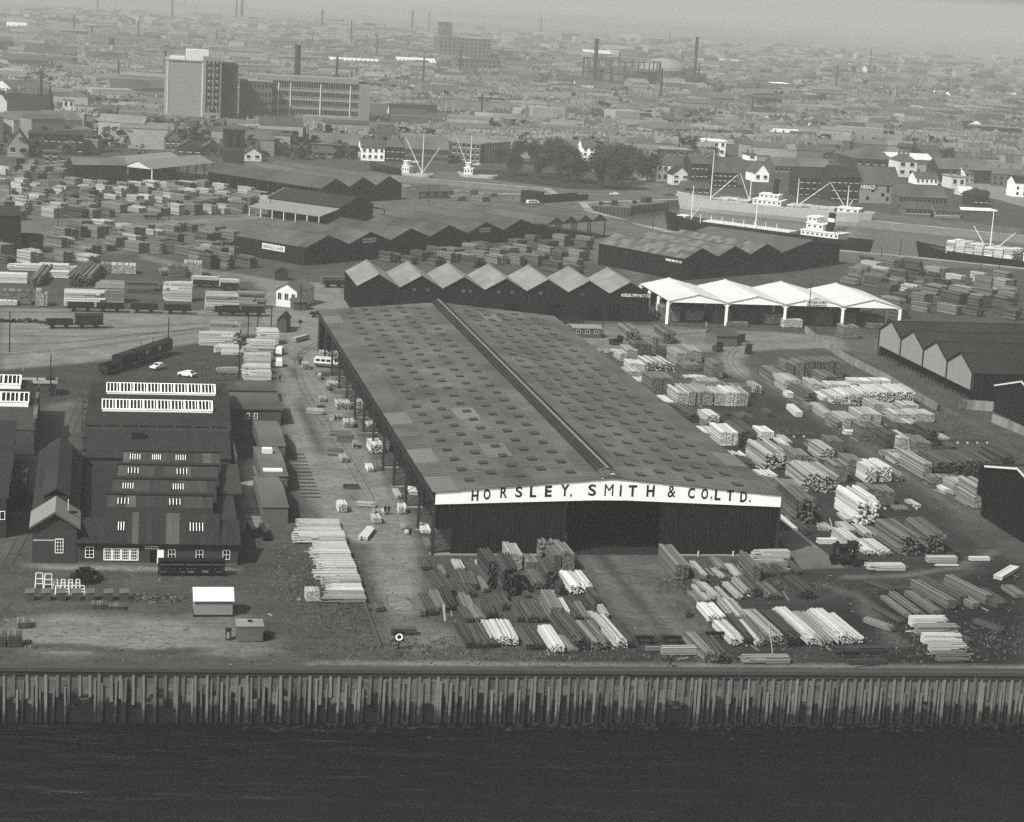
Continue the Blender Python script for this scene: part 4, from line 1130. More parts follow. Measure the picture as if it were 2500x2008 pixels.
# river mark: square board with a white ring on a post
rm = thing('river_mark', 'small dark board with a white ring on a post at the quay', 'sign', P('N', 1175, 1285))
bx('post', rm, 'black', -.1, .1, -.05, .1, 0, 1.4)
bx('board', rm, 'black', -.62, .62, -.15, -.05, 1.2, 2.45)
g = MB(); n = 20
for k in range(n):
    a, b = 2 * math.pi * k / n, 2 * math.pi * (k + 1) / n
    g.slab([(math.cos(a) * .3, -.18, 1.82 + math.sin(a) * .3), (math.cos(a) * .52, -.18, 1.82 + math.sin(a) * .52), (math.cos(b) * .52, -.18, 1.82 + math.sin(b) * .52), (math.cos(b) * .3, -.18, 1.82 + math.sin(b) * .3)], .02)
g.obj('ring', 'white', rm)
for s_ in (-1, 1): MB().slab([(s_ * .8, -.35, 2.42), (s_ * .8, .15, 2.42), (0, .15, 2.7), (0, -.35, 2.7)], .05).obj('roof_board', 'black', rm)
g = MB(); g.tube(P('N', 895, 895, .15), P('N', 1035, 1262, .15), .17, n=8); tag(g.obj('timber_baulk', 't_dark'), 'long squared log lying along the edge of the river road', 'log')

# concrete fence at the right
def fence(pts, lab, h=1.9, step=2.2, m='fence_c'):
    t_ = thing('concrete_fence', lab, 'fence')
    for a, b in zip(pts, pts[1:]):
        n = max(1, int((b - a).length / step))
        for k in range(n):
            p, q_ = a.lerp(b, k / n), a.lerp(b, (k + .97) / n)
            MB().bar(p + Vector((0, 0, h / 2)), q_ + Vector((0, 0, h / 2)), .12, h).obj('fence_panel', m, t_)
            MB().box(p.x - .13, p.x + .13, p.y - .13, p.y + .13, 0, h + .12).obj('fence_post', m, t_)
fence([P('L', a, b) for a, b in ((350, 175), (480, 275), (700, 420), (1000, 570), (1290, 740), (1420, 815))], 'long pale concrete panel fence beside the four-gable shed')
fence([P('L', 1640, 800), P('L', 1880, 815)], 'short pale concrete fence with a gate below the four-gable shed', 2.3)
fence([P('L', 1870, 905), P('L', 2132, 1015), P('L', 2250, 1070)], 'pale panel fence at the foot of the black shed at the right edge', 2.0)
gt_ = thing('field_gate', 'braced wooden gate standing open at the end of the fence', 'gate', P('L', 1600, 805), .3)
for z in (.2, 1.9): bx('rail', gt_, 't_grey', 0, 2.3, -.05, .05, z, z + .15)
for x in (0, 2.15): bx('stile', gt_, 't_grey', x, x + .15, -.06, .06, .1, 2.1)
MB().bar((.1, -.08, .3), (1.15, -.08, 1.9), .12).obj('brace', 't_grey', gt_); MB().bar((1.15, -.08, .3), (2.2, -.08, 1.9), .12).obj('brace', 't_grey', gt_)

# small huts
def hut(lab, A, B, d, h, hr, wall='brick_mid', roof='roof_slate', name='hut', wins=0, cat='hut', wm='glass', ridge_x=True):
    loc, rz, w = frame(A, B)
    t_ = thing(name, lab, cat, loc, rz); foot(loc, rz, 0, w, 0, d)
    if ridge_x:
        bx('wall', t_, wall, 0, w, 0, d, 0, h)
        for ya, yb in ((-.3, d / 2), (d + .3, d / 2)): MB().slab([(-.3, ya, h), (w + .3, ya, h), (w + .3, yb, hr), (-.3, yb, hr)], .12).obj('roof_slope', roof, t_)
        for x in (0, w): MB().slab([(x, 0, h), (x, d, h), (x, d / 2, hr - .1)], .1).obj('gable', wall, t_)
    else:
        bx('wall', t_, wall, 0, w, .01, d, 0, h)
        for xa, xb in ((-.3, w / 2), (w + .3, w / 2)): MB().slab([(xa, -.3, h), (xa, d + .3, h), (xb, d + .3, hr), (xb, -.3, hr)], .12).obj('roof_slope', roof, t_)
        for y in (0, d): MB().slab([(0, y, h), (w, y, h), (w / 2, y, hr - .1)], .1).obj('gable', wall, t_)
    for k in range(wins): window(t_, w * (k + .5) / wins - .6, h * .42, 1.2, h * .42, nx=2, nz=1, fm='white_old')
    return t_
hut('white-walled gabled office with three windows beside the rail yard', P('F', 378, 1290), P('F', 545, 1310), 11, 4.6, 6.6, 'white_old', 'roof_grey', 'yard_office', 3, 'office', ridge_x=False)
hut('small dark hut with a gable roof beside the white office', P('F', 525, 1325), P('F', 632, 1325), 4, 2.2, 3.2, 'brick_mid', 'roof_slate', ridge_x=True)
hut('small dark gabled hut by the white plank stacks', P('F', 385, 1505), P('F', 462, 1510), 7, 3.0, 4.6, 'brick', 'roof_dark', ridge_x=False)
hut('small brick hut with a flat pale roof beyond the big shed', P('K', 665, 415), P('K', 890, 420), 6, 2.6, 2.9, 'brick_mid', 'roof_pale', wins=3)
hut('gabled brick hut beside the curving tracks', P('K', 1740, 455), P('K', 1830, 490), 6, 2.8, 4.4, 'brick_mid', 'roof_slate', ridge_x=False)
hut('flat-roofed lean shed joined to the hut by the curving tracks', P('K', 1880, 470), P('K', 2060, 455), 6, 2.4, 2.7, 'brick', 'roof_grey')
hut('tiny signal hut among the yard stacks below the six-gable shed', P('F', 370, 1080), P('F', 470, 1085), 4, 2.4, 3.6, 'brick_dark', 'roof_dark', ridge_x=False)
hut('low brick office with a slate roof near the dock basin', P('F', 1540, 420), P('F', 1820, 415), 9, 3.0, 5.4, 'brick_mid', 'roof_slate', 'dock_office', 4, 'office')
hut('pair of small white-windowed brick cottages at the left edge', P('E', 120, 850), P('E', 320, 860), 7, 3.6, 5.6, 'brick', 'roof_dark', 'cottage', 2, 'cottage')
# ---------------------------------------------------------------- timber stacks
STK = {}
def stack_mesh(kind, var, tone):
    key = (kind, var, tone)
    if key in STK: return STK[key]
    r = random.Random(hash((kind, var)) & 0xffff if False else sum(map(ord, kind)) * 31 + var)
    mb = MB()
    if kind in 'nf':
        nl, npk = ((11, 10) if kind == 'n' else (5, 4))
        packs = r.choice((1, 2, 2, 3)) if kind == 'n' else 1
        for k in range(packs):
            xa, xb = -.5 + k / packs, -.5 + (k + 1) / packs - (.02 if packs > 1 else 0)
            ht = 1 - (r.uniform(0, .12) if packs > 1 and k else 0); oy = r.uniform(-.03, .03) if packs > 1 else 0
            m = max(2, npk // packs + 1)
            for j in range(nl):
                lay = r.uniform(-.012, .012)
                for i in range(m):
                    a = xa + (xb - xa) * i / m; b = xa + (xb - xa) * (i + .94) / m
                    e0, e1 = oy + r.uniform(0, .018), oy + 1 - r.uniform(0, .03)
                    z0, z1 = ht * j / nl, ht * (j + .9) / nl
                    mb.box(a + lay, b + lay, e0, e1, z0 + (.01 if j % 3 == 0 else 0), z1)
    elif kind in 'rF':
        nl, npk = (11, 15) if kind == 'r' else (7, 18)
        for j in range(nl):
            for i in range(npk):
                a = -.5 + i / npk + r.uniform(-.012, .012); b = a + r.uniform(.72, .95) / npk
                if j >= nl - 3 and r.random() < (.12, .25, .42)[j - nl + 3]: continue
                s_ = abs(r.gauss(0, .1)) if r.random() < .85 else r.uniform(.1, .35); e_ = r.uniform(0, .05)
                e0, e1 = (s_, 1 - e_) if kind == 'r' else (e_ * .3, 1 - min(.5, s_ * 2.2))
                z0 = j / nl; z1 = z0 + r.uniform(.7, .92) / nl; tz = r.uniform(-.012, .012)
                M = Matrix.Rotation(r.gauss(0, .009), 4, 'Z')
                mb.box(a, b, e0, e1, z0 + tz, z1 + tz, M)
    elif kind == 'l':
        for j in range(3):
            for i in range(8):
                if r.random() < .3: continue
                a = -.5 + i / 8; M = Matrix.Translation((0, 0, 0)) @ Matrix.Rotation(r.gauss(0, .02), 4, 'Z')
                mb.box(a, a + .09, r.uniform(0, .25), 1 - r.uniform(0, .25), j / 3, (j + .85) / 3, M)
    elif kind == 's':      # staggered pile: stepped packs of unequal height
        for k in range(4):
            xa, xb = -.5 + k / 4, -.5 + (k + .96) / 4; ht = r.uniform(.55, 1); o0, o1 = r.uniform(0, .12), r.uniform(0, .12)
            for j in range(7):
                for i in range(2):
                    mb.box(xa + (xb - xa) * i / 2, xa + (xb - xa) * (i + .94) / 2, o0 + r.uniform(0, .03), 1 - o1 - r.uniform(0, .04), ht * j / 7, ht * (j + .9) / 7)
    STK[key] = mb.mesh('timber_stack', tone)
    return STK[key]

TN = {'w': ('t_white', 'white'), 'p': ('t_pale', 'pale'), 'g': ('t_grey', 'grey'), 'd': ('t_dark', 'dark')}
KN = {'n': 'square timber stack', 'f': 'square timber stack', 'r': 'ragged timber stack', 'F': 'ragged plank pile', 'l': 'loose board scatter', 's': 'stepped timber stack'}
PENDING = {}
ALLST = []
SR = random.Random(77)
def stack(place, tone, kind, p, w, l, h, rz):
    me_ = stack_mesh(kind, SR.randrange(9), TN[tone][0])
    p = (p[0], p[1], 0.0)
    o = link({'F': 'plank_pile', 'l': 'loose_boards'}.get(kind, 'timber_stack'), me_, None, (p[0], p[1], .04 + (.12 if kind != 'l' else 0)), rz, (w, l, h))
    PENDING.setdefault((place, tone, KN[kind]), []).append((proj(p)[0], proj(p)[1], o))
    if kind in 'nfrs': ALLST.append(((w + l * .3) * h / (p[1] ** 2), o))
    foot((p[0], p[1]), rz, -w / 2, w / 2, 0, l, -.2)
    return o

def table(place, fr, rows):
    """x,y = near end's base in a window of the photograph; w,l,h metres; two letters tone+kind; optional turn in degrees or far end"""
    for row in rows.split(';'):
        row = row.strip()
        if not row: continue
        c = row.split()
        tk = c[-1]
        if '>' in c[0]:
            a, b = c[0].split('>'); x, y = map(float, a.split(',')); x2, y2 = map(float, b.split(','))
            A_, B_ = P(fr, x, y), P(fr, x2, y2)
            w, h = map(float, c[1].split(','))
            rz = math.atan2(B_.y - A_.y, B_.x - A_.x) - math.pi / 2
            stack(place, tk[0], tk[1], A_, w, (B_ - A_).length, h, rz)
        else:
            x, y = map(float, c[0].split(',')); v = list(map(float, c[1].split(',')))
            rz = math.radians(v[3]) if len(v) > 3 else SR.uniform(-.045, .045)
            stack(place, tk[0], tk[1], P(fr, x, y), v[0], v[1], v[2], rz)

PLC = 'before the big shed, left part'
table(PLC, 'N', '''1770,1285 1.5,9,.9 dr; 1860,1290 1.6,9,.8 dr; 1945,1285 1.5,9,.9 dr; 2040,1265 4.0,9,1.1 wr; 1590,860 1.7,11,1 dr; 1400,650 1.5,6,.6 dr; 1530,800 .9,6,.5 pr; 1760,808 2.2,7,1 dn;
 1890,830 1,7,.6 gr; 1680,652 1.5,5,.5 pr; 1850,652 .8,5,.4 pr; 1370,1025 1,8,.8 gr; 1450,1018 1.3,9,.8 dr; 1530,1000 1.3,9,1 gr; 1612,980 1.2,9,1.1 dr; 1750,1072 1.3,6,.6 dr; 1845,1070 1.5,6,.7 gr; 1930,1052 1.3,7,1.1 dr;
 1950,800 2,9,4.0 dr; 2080,860 2.5,9,4.4 dr; 1320,1165 1.0,3.6,.9,86 dn; 1025,985 1.3,2.6,.6 dn''')
table(PLC, 'O', '''230,1300 2.8,8.5,.8 dr; 410,1325 1.9,10,1 wr; 600,1300 2.3,13,1.6 dr; 755,1300 2.4,10,1.3 gr; 930,1292 1.8,13,1.2 pr; 1005,1280 .9,11,.8 dr; 100,1070 1,7,.6 dr; 205,1075 1.6,8,.8 dr; 300,1075 1.2,8,.8 dr;
 392,1072 1.8,9,2.2 gn; 490,1035 .6,7,1 wr; 570,1066 1.5,8,.8 dr; 640,1066 1,8,.7 gr; 740,1065 1.4,5,.3 pl; 800,1052 .9,5,.9 pr; 735,960 1,6,1.6 dr; 250,805 1.6,8,1 gr; 345,812 1.6,8,3 dr; 440,852 1,8,1.6 dr; 600,845 3.5,8.5,1.4 wr;
 200,660 2.2,5,1.6 gn; 400,655 1.2,6,2.6 gn; 490,655 1.9,7,3.2 gn; 60,645 2.2,7,2.6 pn; 330,560 3.0,8,2.8 gr; 460,480 3.6,6.5,3.2,88 pF''')
PRC = 'before the big shed, right part'
table(PRC, 'O', '''1412,722 2.3,12,2.5 gn; 1600,722 1,8,.8 pr; 1760,715 1.3,6,.3 pl; 1880,712 1.3,7,.4 pr; 2022,722 1.2,9,2.2 gn; 1630,905 .8,8,.4 pr; 1700,895 1.4,8,.7 pr; 1800,905 .6,7,.4 pr; 1890,890 1,8,.6 pr; 1960,850 1.6,7,.9 pr;
 2030,870 1.6,8,1.4 dr; 1700,1072 2.6,7,1 wr; 1830,1045 1,8,.9 pr; 1905,1075 1.6,9,1.1 pr; 1870,1265 2,9,1.1 wr; 1955,1262 1.2,11,1.4 dr; 2050,1267 1.4,10,.9 wr; 1640,1400 1.6,10,1.3 gr; 1745,1412 1.8,9,1.4 dr;
 1525,1328 1.2,5,1.1,90 pn; 1240,1300 .9,2.2,.5,90 gn''')
table(PRC, 'Q', '''380,885 2.4,9,1.3 dr; 100,885 2.6,7,.8 gr; 40,1275 1.6,12,1.2 gr; 130,1262 2,13,1.5 pr; 260,1275 2.3,12,1.8 dr; 425,1262 2,15,1.2 wr; 540,1280 2,14,1.2 pr; 680,1255 2.4,13,1.5 wr; 790,1250 1.6,12,1.0 wr;
 990,1312 1.5,8,.8,90 dF; 1010,1402 1,6,.5,90 dF; 215,1392 1.6,7,.9,90 pF; 140,480 1.2,5,.6,90 pF; 215,560 1.6,6.5,1.6,90 wF; 200,620 1.2,6,.9,92 pF; 60,700 1.4,6,.8 dr; 190,700 1.6,7,.7 dr''')
PQR = 'by the quay at right'
table(PQR, 'Q', '''1430,1015>1190,850 1.6,.8 gn; 1540,965>1230,790 1.4,1.5 gn; 1640,930>1290,755 1.4,1.4 dn; 1740,965>1440,800 1.5,1.0 gn; 1840,925>1500,755 1.4,1.6 gn; 1950,965>1720,850 1.4,.9 dn; 2110,880>1990,800 2,.7 gn;
 1150,1085>900,955 .9,.6 dr; 1200,1045>980,880 1,.6 gr; 1290,1025>1050,850 1,.7 gr; 1980,930>1790,810 1,.5 dr;
 1200,1100 1.5,6.0,1.5,-90 wF; 1250,1170 1.5,6.4,1.5,-89 pF; 1300,1240 1.5,6.2,1.4,-91 wF; 1360,1310 1.5,5.6,1.3,-90 pF; 1420,1385 1.3,5.0,1.0,-90 gF''')
PRA = 'right of the concrete ramp'
table(PRA, 'Q', '''1850,568 1,3.6,.6,90 wn; 1915,728>2055,645 1.5,.7 wn; 1595,614 .4,4,.3,90 wn; 1575,582 1.4,5.2,1,90 pn; 1150,638 2.0,6.6,.9,90 wF; 1215,530 3.4,12,3.4 gr; 1420,512 3.4,12,3.3 gr; 870,280 4.2,12,4.4 wr; 345,272 3.3,12,4.4 gr;
 880,525 2,8,.8 wr; 1000,530 2.2,8,.9 wr; 740,500 2.4,8,2.2 wr; 860,385 1.6,7,.8 pr; 720,352 2,6,.7 pr; 270,328>115,195 .9,.5 wn; 640,430 1.2,4.2,.9,90 wn; 560,330 2,5,.5 pl; 960,400 1.6,7,.6 gr''')
PRY = 'right of the big shed'
table(PRY, 'L', '''405,772 3.2,12,3 gr; 245,660 4.2,9,2.8 pn; 450,690 2.6,8,2.8 pn; 135,612 2.9,12,2.8 gr; 220,545 2.3,6,3.8 gn; 302,545 2.3,6,3.8 gn; 384,545 2.3,6,4.2 gn; 464,545 2.3,6,4.2 gn; 544,545 2.3,6,4.2 gn; 622,545 2.3,6,4.2 gn; 560,612 3,9,2.4 gr;
 640,645 6,5,1.2 wn; 800,602 5,4,1 wn; 970,602 5.4,4,1 wn; 760,770 2.7,9,2.6 wr; 860,768 2.8,9,3 wr; 955,768 2.6,10,3 wr; 1040,768 2.5,10,3.1 wr; 1125,768 2.5,10,3.2 wr; 1203,768 2.4,10,3.2 wr; 530,740 2.2,9,1.0 wr; 615,762 2.6,9,1.8 wr; 690,765 2.4,9,2.2 wr;
 236,715 1.8,3,1.4 wn; 300,868>225,800 1.7,1.2 wn; 540,885>420,795 2.2,1.5 pn; 460,815 5,4,1.2 gn; 610,900 2.2,6,1.0 pr; 720,965 3.2,8,2.4 pn; 650,960 2.2,8,1.4 gr; 730,1012 3,2,.8 wn; 885,925 5,8,2.3 pn; 890,1062 5,5,3.2 gn; 1150,912 4.4,6,2 pn; 1325,912 4.6,6,2 pn;
 1070,862 2.4,7,2 pn; 950,832 2.4,7,2 pn; 1210,805 4,5,1 pn; 1385,1102 2.8,9,3.4 dr; 1050,1112 2.8,9,2.8 dn; 1150,1130 2.6,8,2.6 pn; 1235,1042 2.8,7,2 dn; 1310,1172 3.6,8,2.6 gn; 1120,1185 2,4.4,1.2,90 pF; 1150,1258 3.4,6,1.3 pr; 1240,990 2.6,5,2 pn''')
table(PRY, 'L', '''1340,1368 2,12,3.2 pn; 1450,1352 2.9,11,2.9 dr; 1560,1352 2.9,11,3 dr; 1680,1350 2.9,11,3 dr; 1800,1350 2.9,11,3 dr; 1910,1350 2.9,11,2.9 dr; 2020,1290 2.9,11,2.6 dr; 1490,1415 6,3,1.4 gn; 1640,1505 4.4,5,2.5 pn; 1540,1490 3,4,.8 wr; 1775,1612 2.6,8,4.4 pn; 890,1402 2.4,8,3 wr; 1005,1398 2.6,8,3 wr;
 950,1590 6,5,3.2 gn; 120,1298 4.6,13,3.4 pr; 45,1045 3,6,1.6 wn; 400,1478 3.0,12,3.4 pr; 560,1488 3.4,12,3.4 pr; 635,1402 2.8,6,3.6 gn; 320,1262 3,6,2.2 gn; 540,1224 2.5,9,2.4 pr; 605,1162 3,6,2.6 gn; 760,1345 3,6,3.2 gn; 60,1390 3.6,5,1.2 wr; 255,1530 3.6,6,2.4 gn; 95,1545 3,8,2.6 gn; 215,1120 1.2,8,.5 wr; 480,1150 3,7,1.2 gr; 290,1530 2,7,2 dn; 1490,1060 2,5,.6 pr; 1150,1640 2.6,3,.6 gr; 2090,1700 3,7,1.2 dr''')
PBR = 'near the curving tracks'
table(PBR, 'K', '''1230,592 4.8,6,3.8 dn; 1150,452 3.4,12,3 gr; 1335,535 2.2,6,4 gn; 1450,470 3.2,12,3.2 gr; 1425,592 2.6,6,2.4 dn; 1075,612 2,6,2 pn; 1145,602 2.8,8,2.6 pn; 1360,690 6,9,2.2 pr; 1185,682 4,6,1.6 wn; 1560,642 3.8,9,3 pn; 1665,620 2.8,9,3 pn; 1640,686 3.6,5,1.4 gn; 1832,752 2.8,7,3.8 gn;
 1180,742 5,6,1.4 pn; 1220,800 4,6,.7 wr; 1340,892 2.6,8,4.2 gn; 1425,892 2.6,8,4.2 gn; 1680,755 5.5,4,.5 wl; 1770,815 5.6,5,1.2 pn; 1555,972 2.7,9,3 pn; 1655,975 2.7,9,3.3 pn; 1755,975 2.6,9,3.3 pn; 1860,978 2.6,8,3 pn; 1950,980 2.6,8,3.4 wn; 2040,980 2.6,8,3.2 pn; 1440,965 2.8,8,.6 wr; 2010,905 6,5,2.4 gn;
 1640,1110 3,12,1.8 dr; 1805,1112 2.8,7,1.6 wr; 1930,1302 4,9,3 wn; 2085,1315 4,12,3.4 dr; 1770,1240 3,7,1.2 wr; 2020,1400 3,5,.6 wl; 960,540 5,4,.5 pl; 1540,1010 5,3,.5 dl; 1980,1060 7,4,.4 dl; 2080,1200 5,5,.4 dl''')
PLE = 'under the big shed\'s left eaves'
table(PLE, 'J', '''770,585 2,3,1.4 pn; 850,832 2.4,4,1.1 pr; 930,1002 3,4,1.4 pr; 1200,1362 2.4,6,1.7 wr; 1220,1502 1.1,6,.8 gn; 1160,1155 1.6,4,.8 pr; 1050,1080 1.2,3.6,.3,85 dl; 1180,1215 1,3.5,.5,88 gn; 1000,870 1.2,5,.3,85 gl; 1060,1000 1.4,3,1.6 pn; 860,590 1.4,4,1.2 pn; 880,730 1.2,5,.8,90 dn; 1270,1350 1.6,5,1.8 gn''')
table(PLE, 'N', '''1210,188 1.4,3,1.2 wr; 1245,358 .5,4.5,.5 wn; 1400,350 1.6,4.6,.6 wn; 1430,480 .8,5,.7 gn; 1180,65 1,5,.6 pn; 1300,40 1.4,4,.7 wn''')
PRD = 'on the road left of the big shed'
table(PRD, 'N', '''722,178 1.5,3.4,1.4 wr; 870,402>945,315 .9,.6 wn; 905,405>965,325 .8,.6 wn''')
table(PRD, 'F', '''520,1590>635,1560 1.3,1.1 pn''')
PWP = 'in the long white pile'
for i in range(11):
    f = i / 10
    x = 695 + 205 * f + SR.uniform(-6, 6); y = 290 + 595 * f
    stack(PWP, 'w' if i not in (8, 10) else 'p', 'F', P('N', x, y), 3.6 + SR.uniform(-.2, .2), SR.uniform(5.4, 7.4) + (2.2 if i in (1, 2) else 0), SR.uniform(.7, 1.25), math.radians(90 + SR.uniform(-1.5, 1.5)))
table(PWP, 'N', '480,905 2.0,2.4,1.6 pn; 640,905 1.2,1.6,.7,90 dr')
PHU = 'near the rail yard hut'
table(PHU, 'J', '''370,505 3.4,7,2.0,90 wF; 350,555 3.4,7.5,1.6,90 pF; 335,610 3.4,6.6,1.8,90 wF; 330,655 3.2,6.2,1.6,90 pF; 330,705 3.4,6.6,1.9,90 wF; 338,755 3.2,6.6,1.8,90 wF; 395,462 5,5.4,3.4,90 wF; 75,540 2.4,6,1.8,90 wF; 70,700 2.4,5,1.0,90 pF''')
table(PHU, 'E', '1620,1610 3,9,3.2,-90 wF; 1700,1560 3,8,4.4,-90 pF; 1800,1690 2,5,1.2,-90 wF')
PWG = 'behind the wagon row'
table(PWG, 'E', '''225,1105 4,9,2.6,90 wn; 290,1135>390,1015 3,2.4 gr; 570,1062 4,8,1.8,90 wn; 590,1135>720,1010 3.4,3 gr; 690,1135>790,1020 3,2.8 gr; 340,1000 5,10,1.6,92 wF; 560,1000 5,9,1.6,88 wF; 720,1012 4,7,1.4,95 wF; 1010,1258 5,8,5.4,90 pF; 520,1285 4,11,4.2,-90 wF; 1560,1248 5,8,5,90 wF;
 1028,1175 4,10,3,-90 gF; 1665,1335 5,9,5.2,-90 pF; 1925,1300 5,8,4.2,-90 pF; 315,1296 1.6,4,4.2 pn; 360,1297 1.6,4,3.4 pn; 130,1282 8,4,3.6 gn; 1390,1050 6,8,1.4 gr; 1010,1035 7,6,2.6 pn; 890,1030 4.6,6,2.6 gn; 60,1290 5,3,1.2 wn; 1440,1060 5,6,3.4 gn; 1570,1050 5.2,6,4 pn; 830,1000 1.6,8,.8 wl''')
# rows of older stacks in the yards behind, laid out row by row
def yard(place, quad, rows, rz_deg, ncol, tones, wl=(2.2, 5.5), hh=(2.0, 4.2), skip=.12, kinds='nnnrs'):
    a, b, c, d = [P('X', *q) for q in quad]            # near-left, near-right, far-right, far-left
    for i in range(rows):
        f = (i + .5) / rows
        L0, R0 = a.lerp(d, f), b.lerp(c, f)
        m = max(2, int((R0 - L0).length / ncol))
        for k in range(m):
            if SR.random() < skip: continue
            p = L0.lerp(R0, (k + .5 + SR.uniform(-.25, .25)) / m) + Vector((SR.uniform(-1, 1), SR.uniform(-1.5, 1.5), 0))
            if blocked(p.x, p.y): continue
            w = SR.uniform(*wl)
            rz = math.radians(rz_deg + SR.uniform(-4, 4)); l = SR.uniform(4.5, 8)
            q = p + Vector((-math.sin(rz), math.cos(rz), 0)) * l
            if blocked(q.x, q.y) or blocked((p.x + q.x) / 2, (p.y + q.y) / 2): continue
            stack(place, SR.choice(tones), SR.choice(kinds), p, w, l, SR.uniform(*hh), rz)
yard('just behind the white piles', ((0, 655), (250, 648), (260, 620), (0, 610)), 3, 40, 7, 'gdgp')
yard('between the two diagonal roads', ((130, 610), (620, 640), (560, 562), (190, 562)), 6, 40, 7, 'gdgpgd')
yard('in front of the barns', ((0, 545), (620, 525), (560, 462), (0, 450)), 10, 42, 6.6, 'gpgdgpd', skip=.15)
yard('left of the barns', ((0, 448), (170, 440), (180, 405), (30, 405)), 4, 42, 7, 'gpdg')
yard('left of the six-gable shed', ((480, 672), (660, 665), (600, 590), (420, 590)), 4, 40, 8, 'gdgd', hh=(3, 4.8))
yard('before the three-ridge shed', ((560, 520), (680, 505), (740, 470), (600, 470)), 3, 40, 8, 'gpg')
yard('behind the seven gables', ((860, 640), (1440, 680), (1470, 590), (1080, 615)), 6, 35, 7, 'ddgdg', hh=(2.2, 4))
yard('near the dock office', ((1010, 492), (1220, 500), (1240, 478), (1080, 470)), 2, 30, 10, 'gpg', hh=(1.5, 3))
yard('between patched shed and dock', ((2060, 700), (2500, 760), (2500, 690), (2120, 645)), 6, 28, 7.4, 'gdgdgp', hh=(2.4, 4.4), kinds='nnrrs')
yard('behind the four-gable shed', ((2190, 790), (2500, 800), (2500, 760), (2150, 710)), 4, 28, 7.2, 'gdd', hh=(2.6, 4.4), kinds='nnrs')
yard('under the white open shed roof', ((1640, 795), (2170, 812), (2170, 792), (1640, 776)), 1, 0, 6, 'gp', hh=(2.5, 4), wl=(3.5, 5), skip=.0) if False else None
for k in range(9):
    stack('under the white open shed roof', 'gpg'[k % 3], 'n', (160.5 + k * 7.6 + SR.uniform(-.6, .6), 549 + (k % 2) * 3), 5.4, 8, SR.uniform(2.4, 4.2), 0)
table('before the white open shed', 'H', '255,1470 5.6,3,2.2 pn; 722,1560 4.6,5,3.4 gn; 930,1480 5,4,1.4 gn')
table('before the white open shed', 'K', '2000,325 6.4,3,.9 gn')
ra, rb_ = P('L', 30, 545), P('L', 1900, 1730)
FOOT.append((ra.x, ra.y, (rb_ - ra).normalized().x, (rb_ - ra).normalized().y, 0, (rb_ - ra).length, -3.2, 3.2))
yard('right of the big shed', ((1900, 1320), (2160, 1330), (1880, 960), (1600, 930)), 15, 0, 6.5, 'gpdpgd', wl=(1.0, 2.6), hh=(.5, 2.0), skip=.2, kinds='rrnrF')
yard('right of the big shed', ((2200, 1260), (2400, 1240), (2330, 1060), (2060, 990)), 9, 0, 6.5, 'gpdpgd', wl=(1.0, 2.6), hh=(.5, 1.8), skip=.25, kinds='rrnrF')
yard('before the big shed, right part', ((1700, 1620), (2080, 1610), (1990, 1400), (1640, 1380)), 8, 0, 5.5, 'gpdgd', wl=(.7, 1.8), hh=(.3, 1.1), skip=.3, kinds='rrr')
yard('before the big shed, left part', ((1180, 1610), (1560, 1615), (1400, 1420), (1060, 1400)), 8, 0, 5.0, 'gdgd', wl=(.7, 1.8), hh=(.3, 1.0), skip=.3, kinds='rrr')
yard('by the quay at right', ((2120, 1600), (2480, 1590), (2480, 1440), (2150, 1430)), 5, 25, 7, 'gdd', wl=(.7, 1.6), hh=(.3, .8), skip=.35, kinds='rrr')
for k in range(26):
    p = (SR.uniform(47.5, 52.5), 318 + k * 6.2 + SR.uniform(-1, 1))
    if SR.random() < .8 and not blocked(*p): stack("under the big shed's left eaves", SR.choice('gpdpw'), SR.choice('rrln'), p, SR.uniform(.8, 2.2), SR.uniform(2.6, 4.6), SR.uniform(.3, 1.3), SR.choice((0, 0, 1.5)) + SR.uniform(-.15, .15))
for k in range(5): stack('in the mouth of the big shed', 'd', 'n', (80 + k * 2.6, 330 + k * 9), 2.2, 8, 2.5, 0) if False else None
# past the 290 stacks that show largest, the rest of the yards is one mass
ALLST.sort(key=lambda e: -e[0])
rest = set(o for _, o in ALLST[290:])
if rest:
    vv, ff, mm, slots = [], [], [], [t[0] for t in TN.values()]
    for o in rest:
        M = Matrix.Translation(o.location) @ Matrix.Rotation(o.rotation_euler[2], 4, 'Z') @ Matrix.Diagonal((*o.scale, 1))
        n = len(o.data.vertices); co = np.empty(n * 3); o.data.vertices.foreach_get('co', co)
        co = np.c_[co.reshape(-1, 3), np.ones(n)] @ np.array(M).T
        b = sum(len(q) for q in vv); vv.append(co[:, :3]); ff += [tuple(b + i for i in f.vertices) for f in o.data.polygons]
        mm += [slots.index(o.data.materials[0].name)] * len(o.data.polygons)
    me_ = bpy.data.meshes.new('distant_stacks'); me_.from_pydata(np.concatenate(vv).tolist(), [], ff)
    for q in slots: me_.materials.append(MATS[q])
    me_.polygons.foreach_set('material_index', mm)
    tag(struct(link('distant_timber', me_), 'stuff'), 'small far timber stacks filling the yards behind', 'timber')
    for key in PENDING: PENDING[key] = [e for e in PENDING[key] if e[2] not in rest]
    for o in rest: bpy.data.objects.remove(o)
for (place, tone, kn), lst in PENDING.items():
    lst.sort(key=lambda e: e[0])
    n = len(lst)
    for i, (_, _, o) in enumerate(lst):
        lab = f'{TN[tone][1]} {kn} {place}' if n == 1 else f'{ordn(i + 1)} from left of {n} {TN[tone][1]} {kn}s {place}'
        tag(o, lab, 'timber stack', 'timber stacks ' + place)
print('stacks', sum(len(v) for v in PENDING.values()))
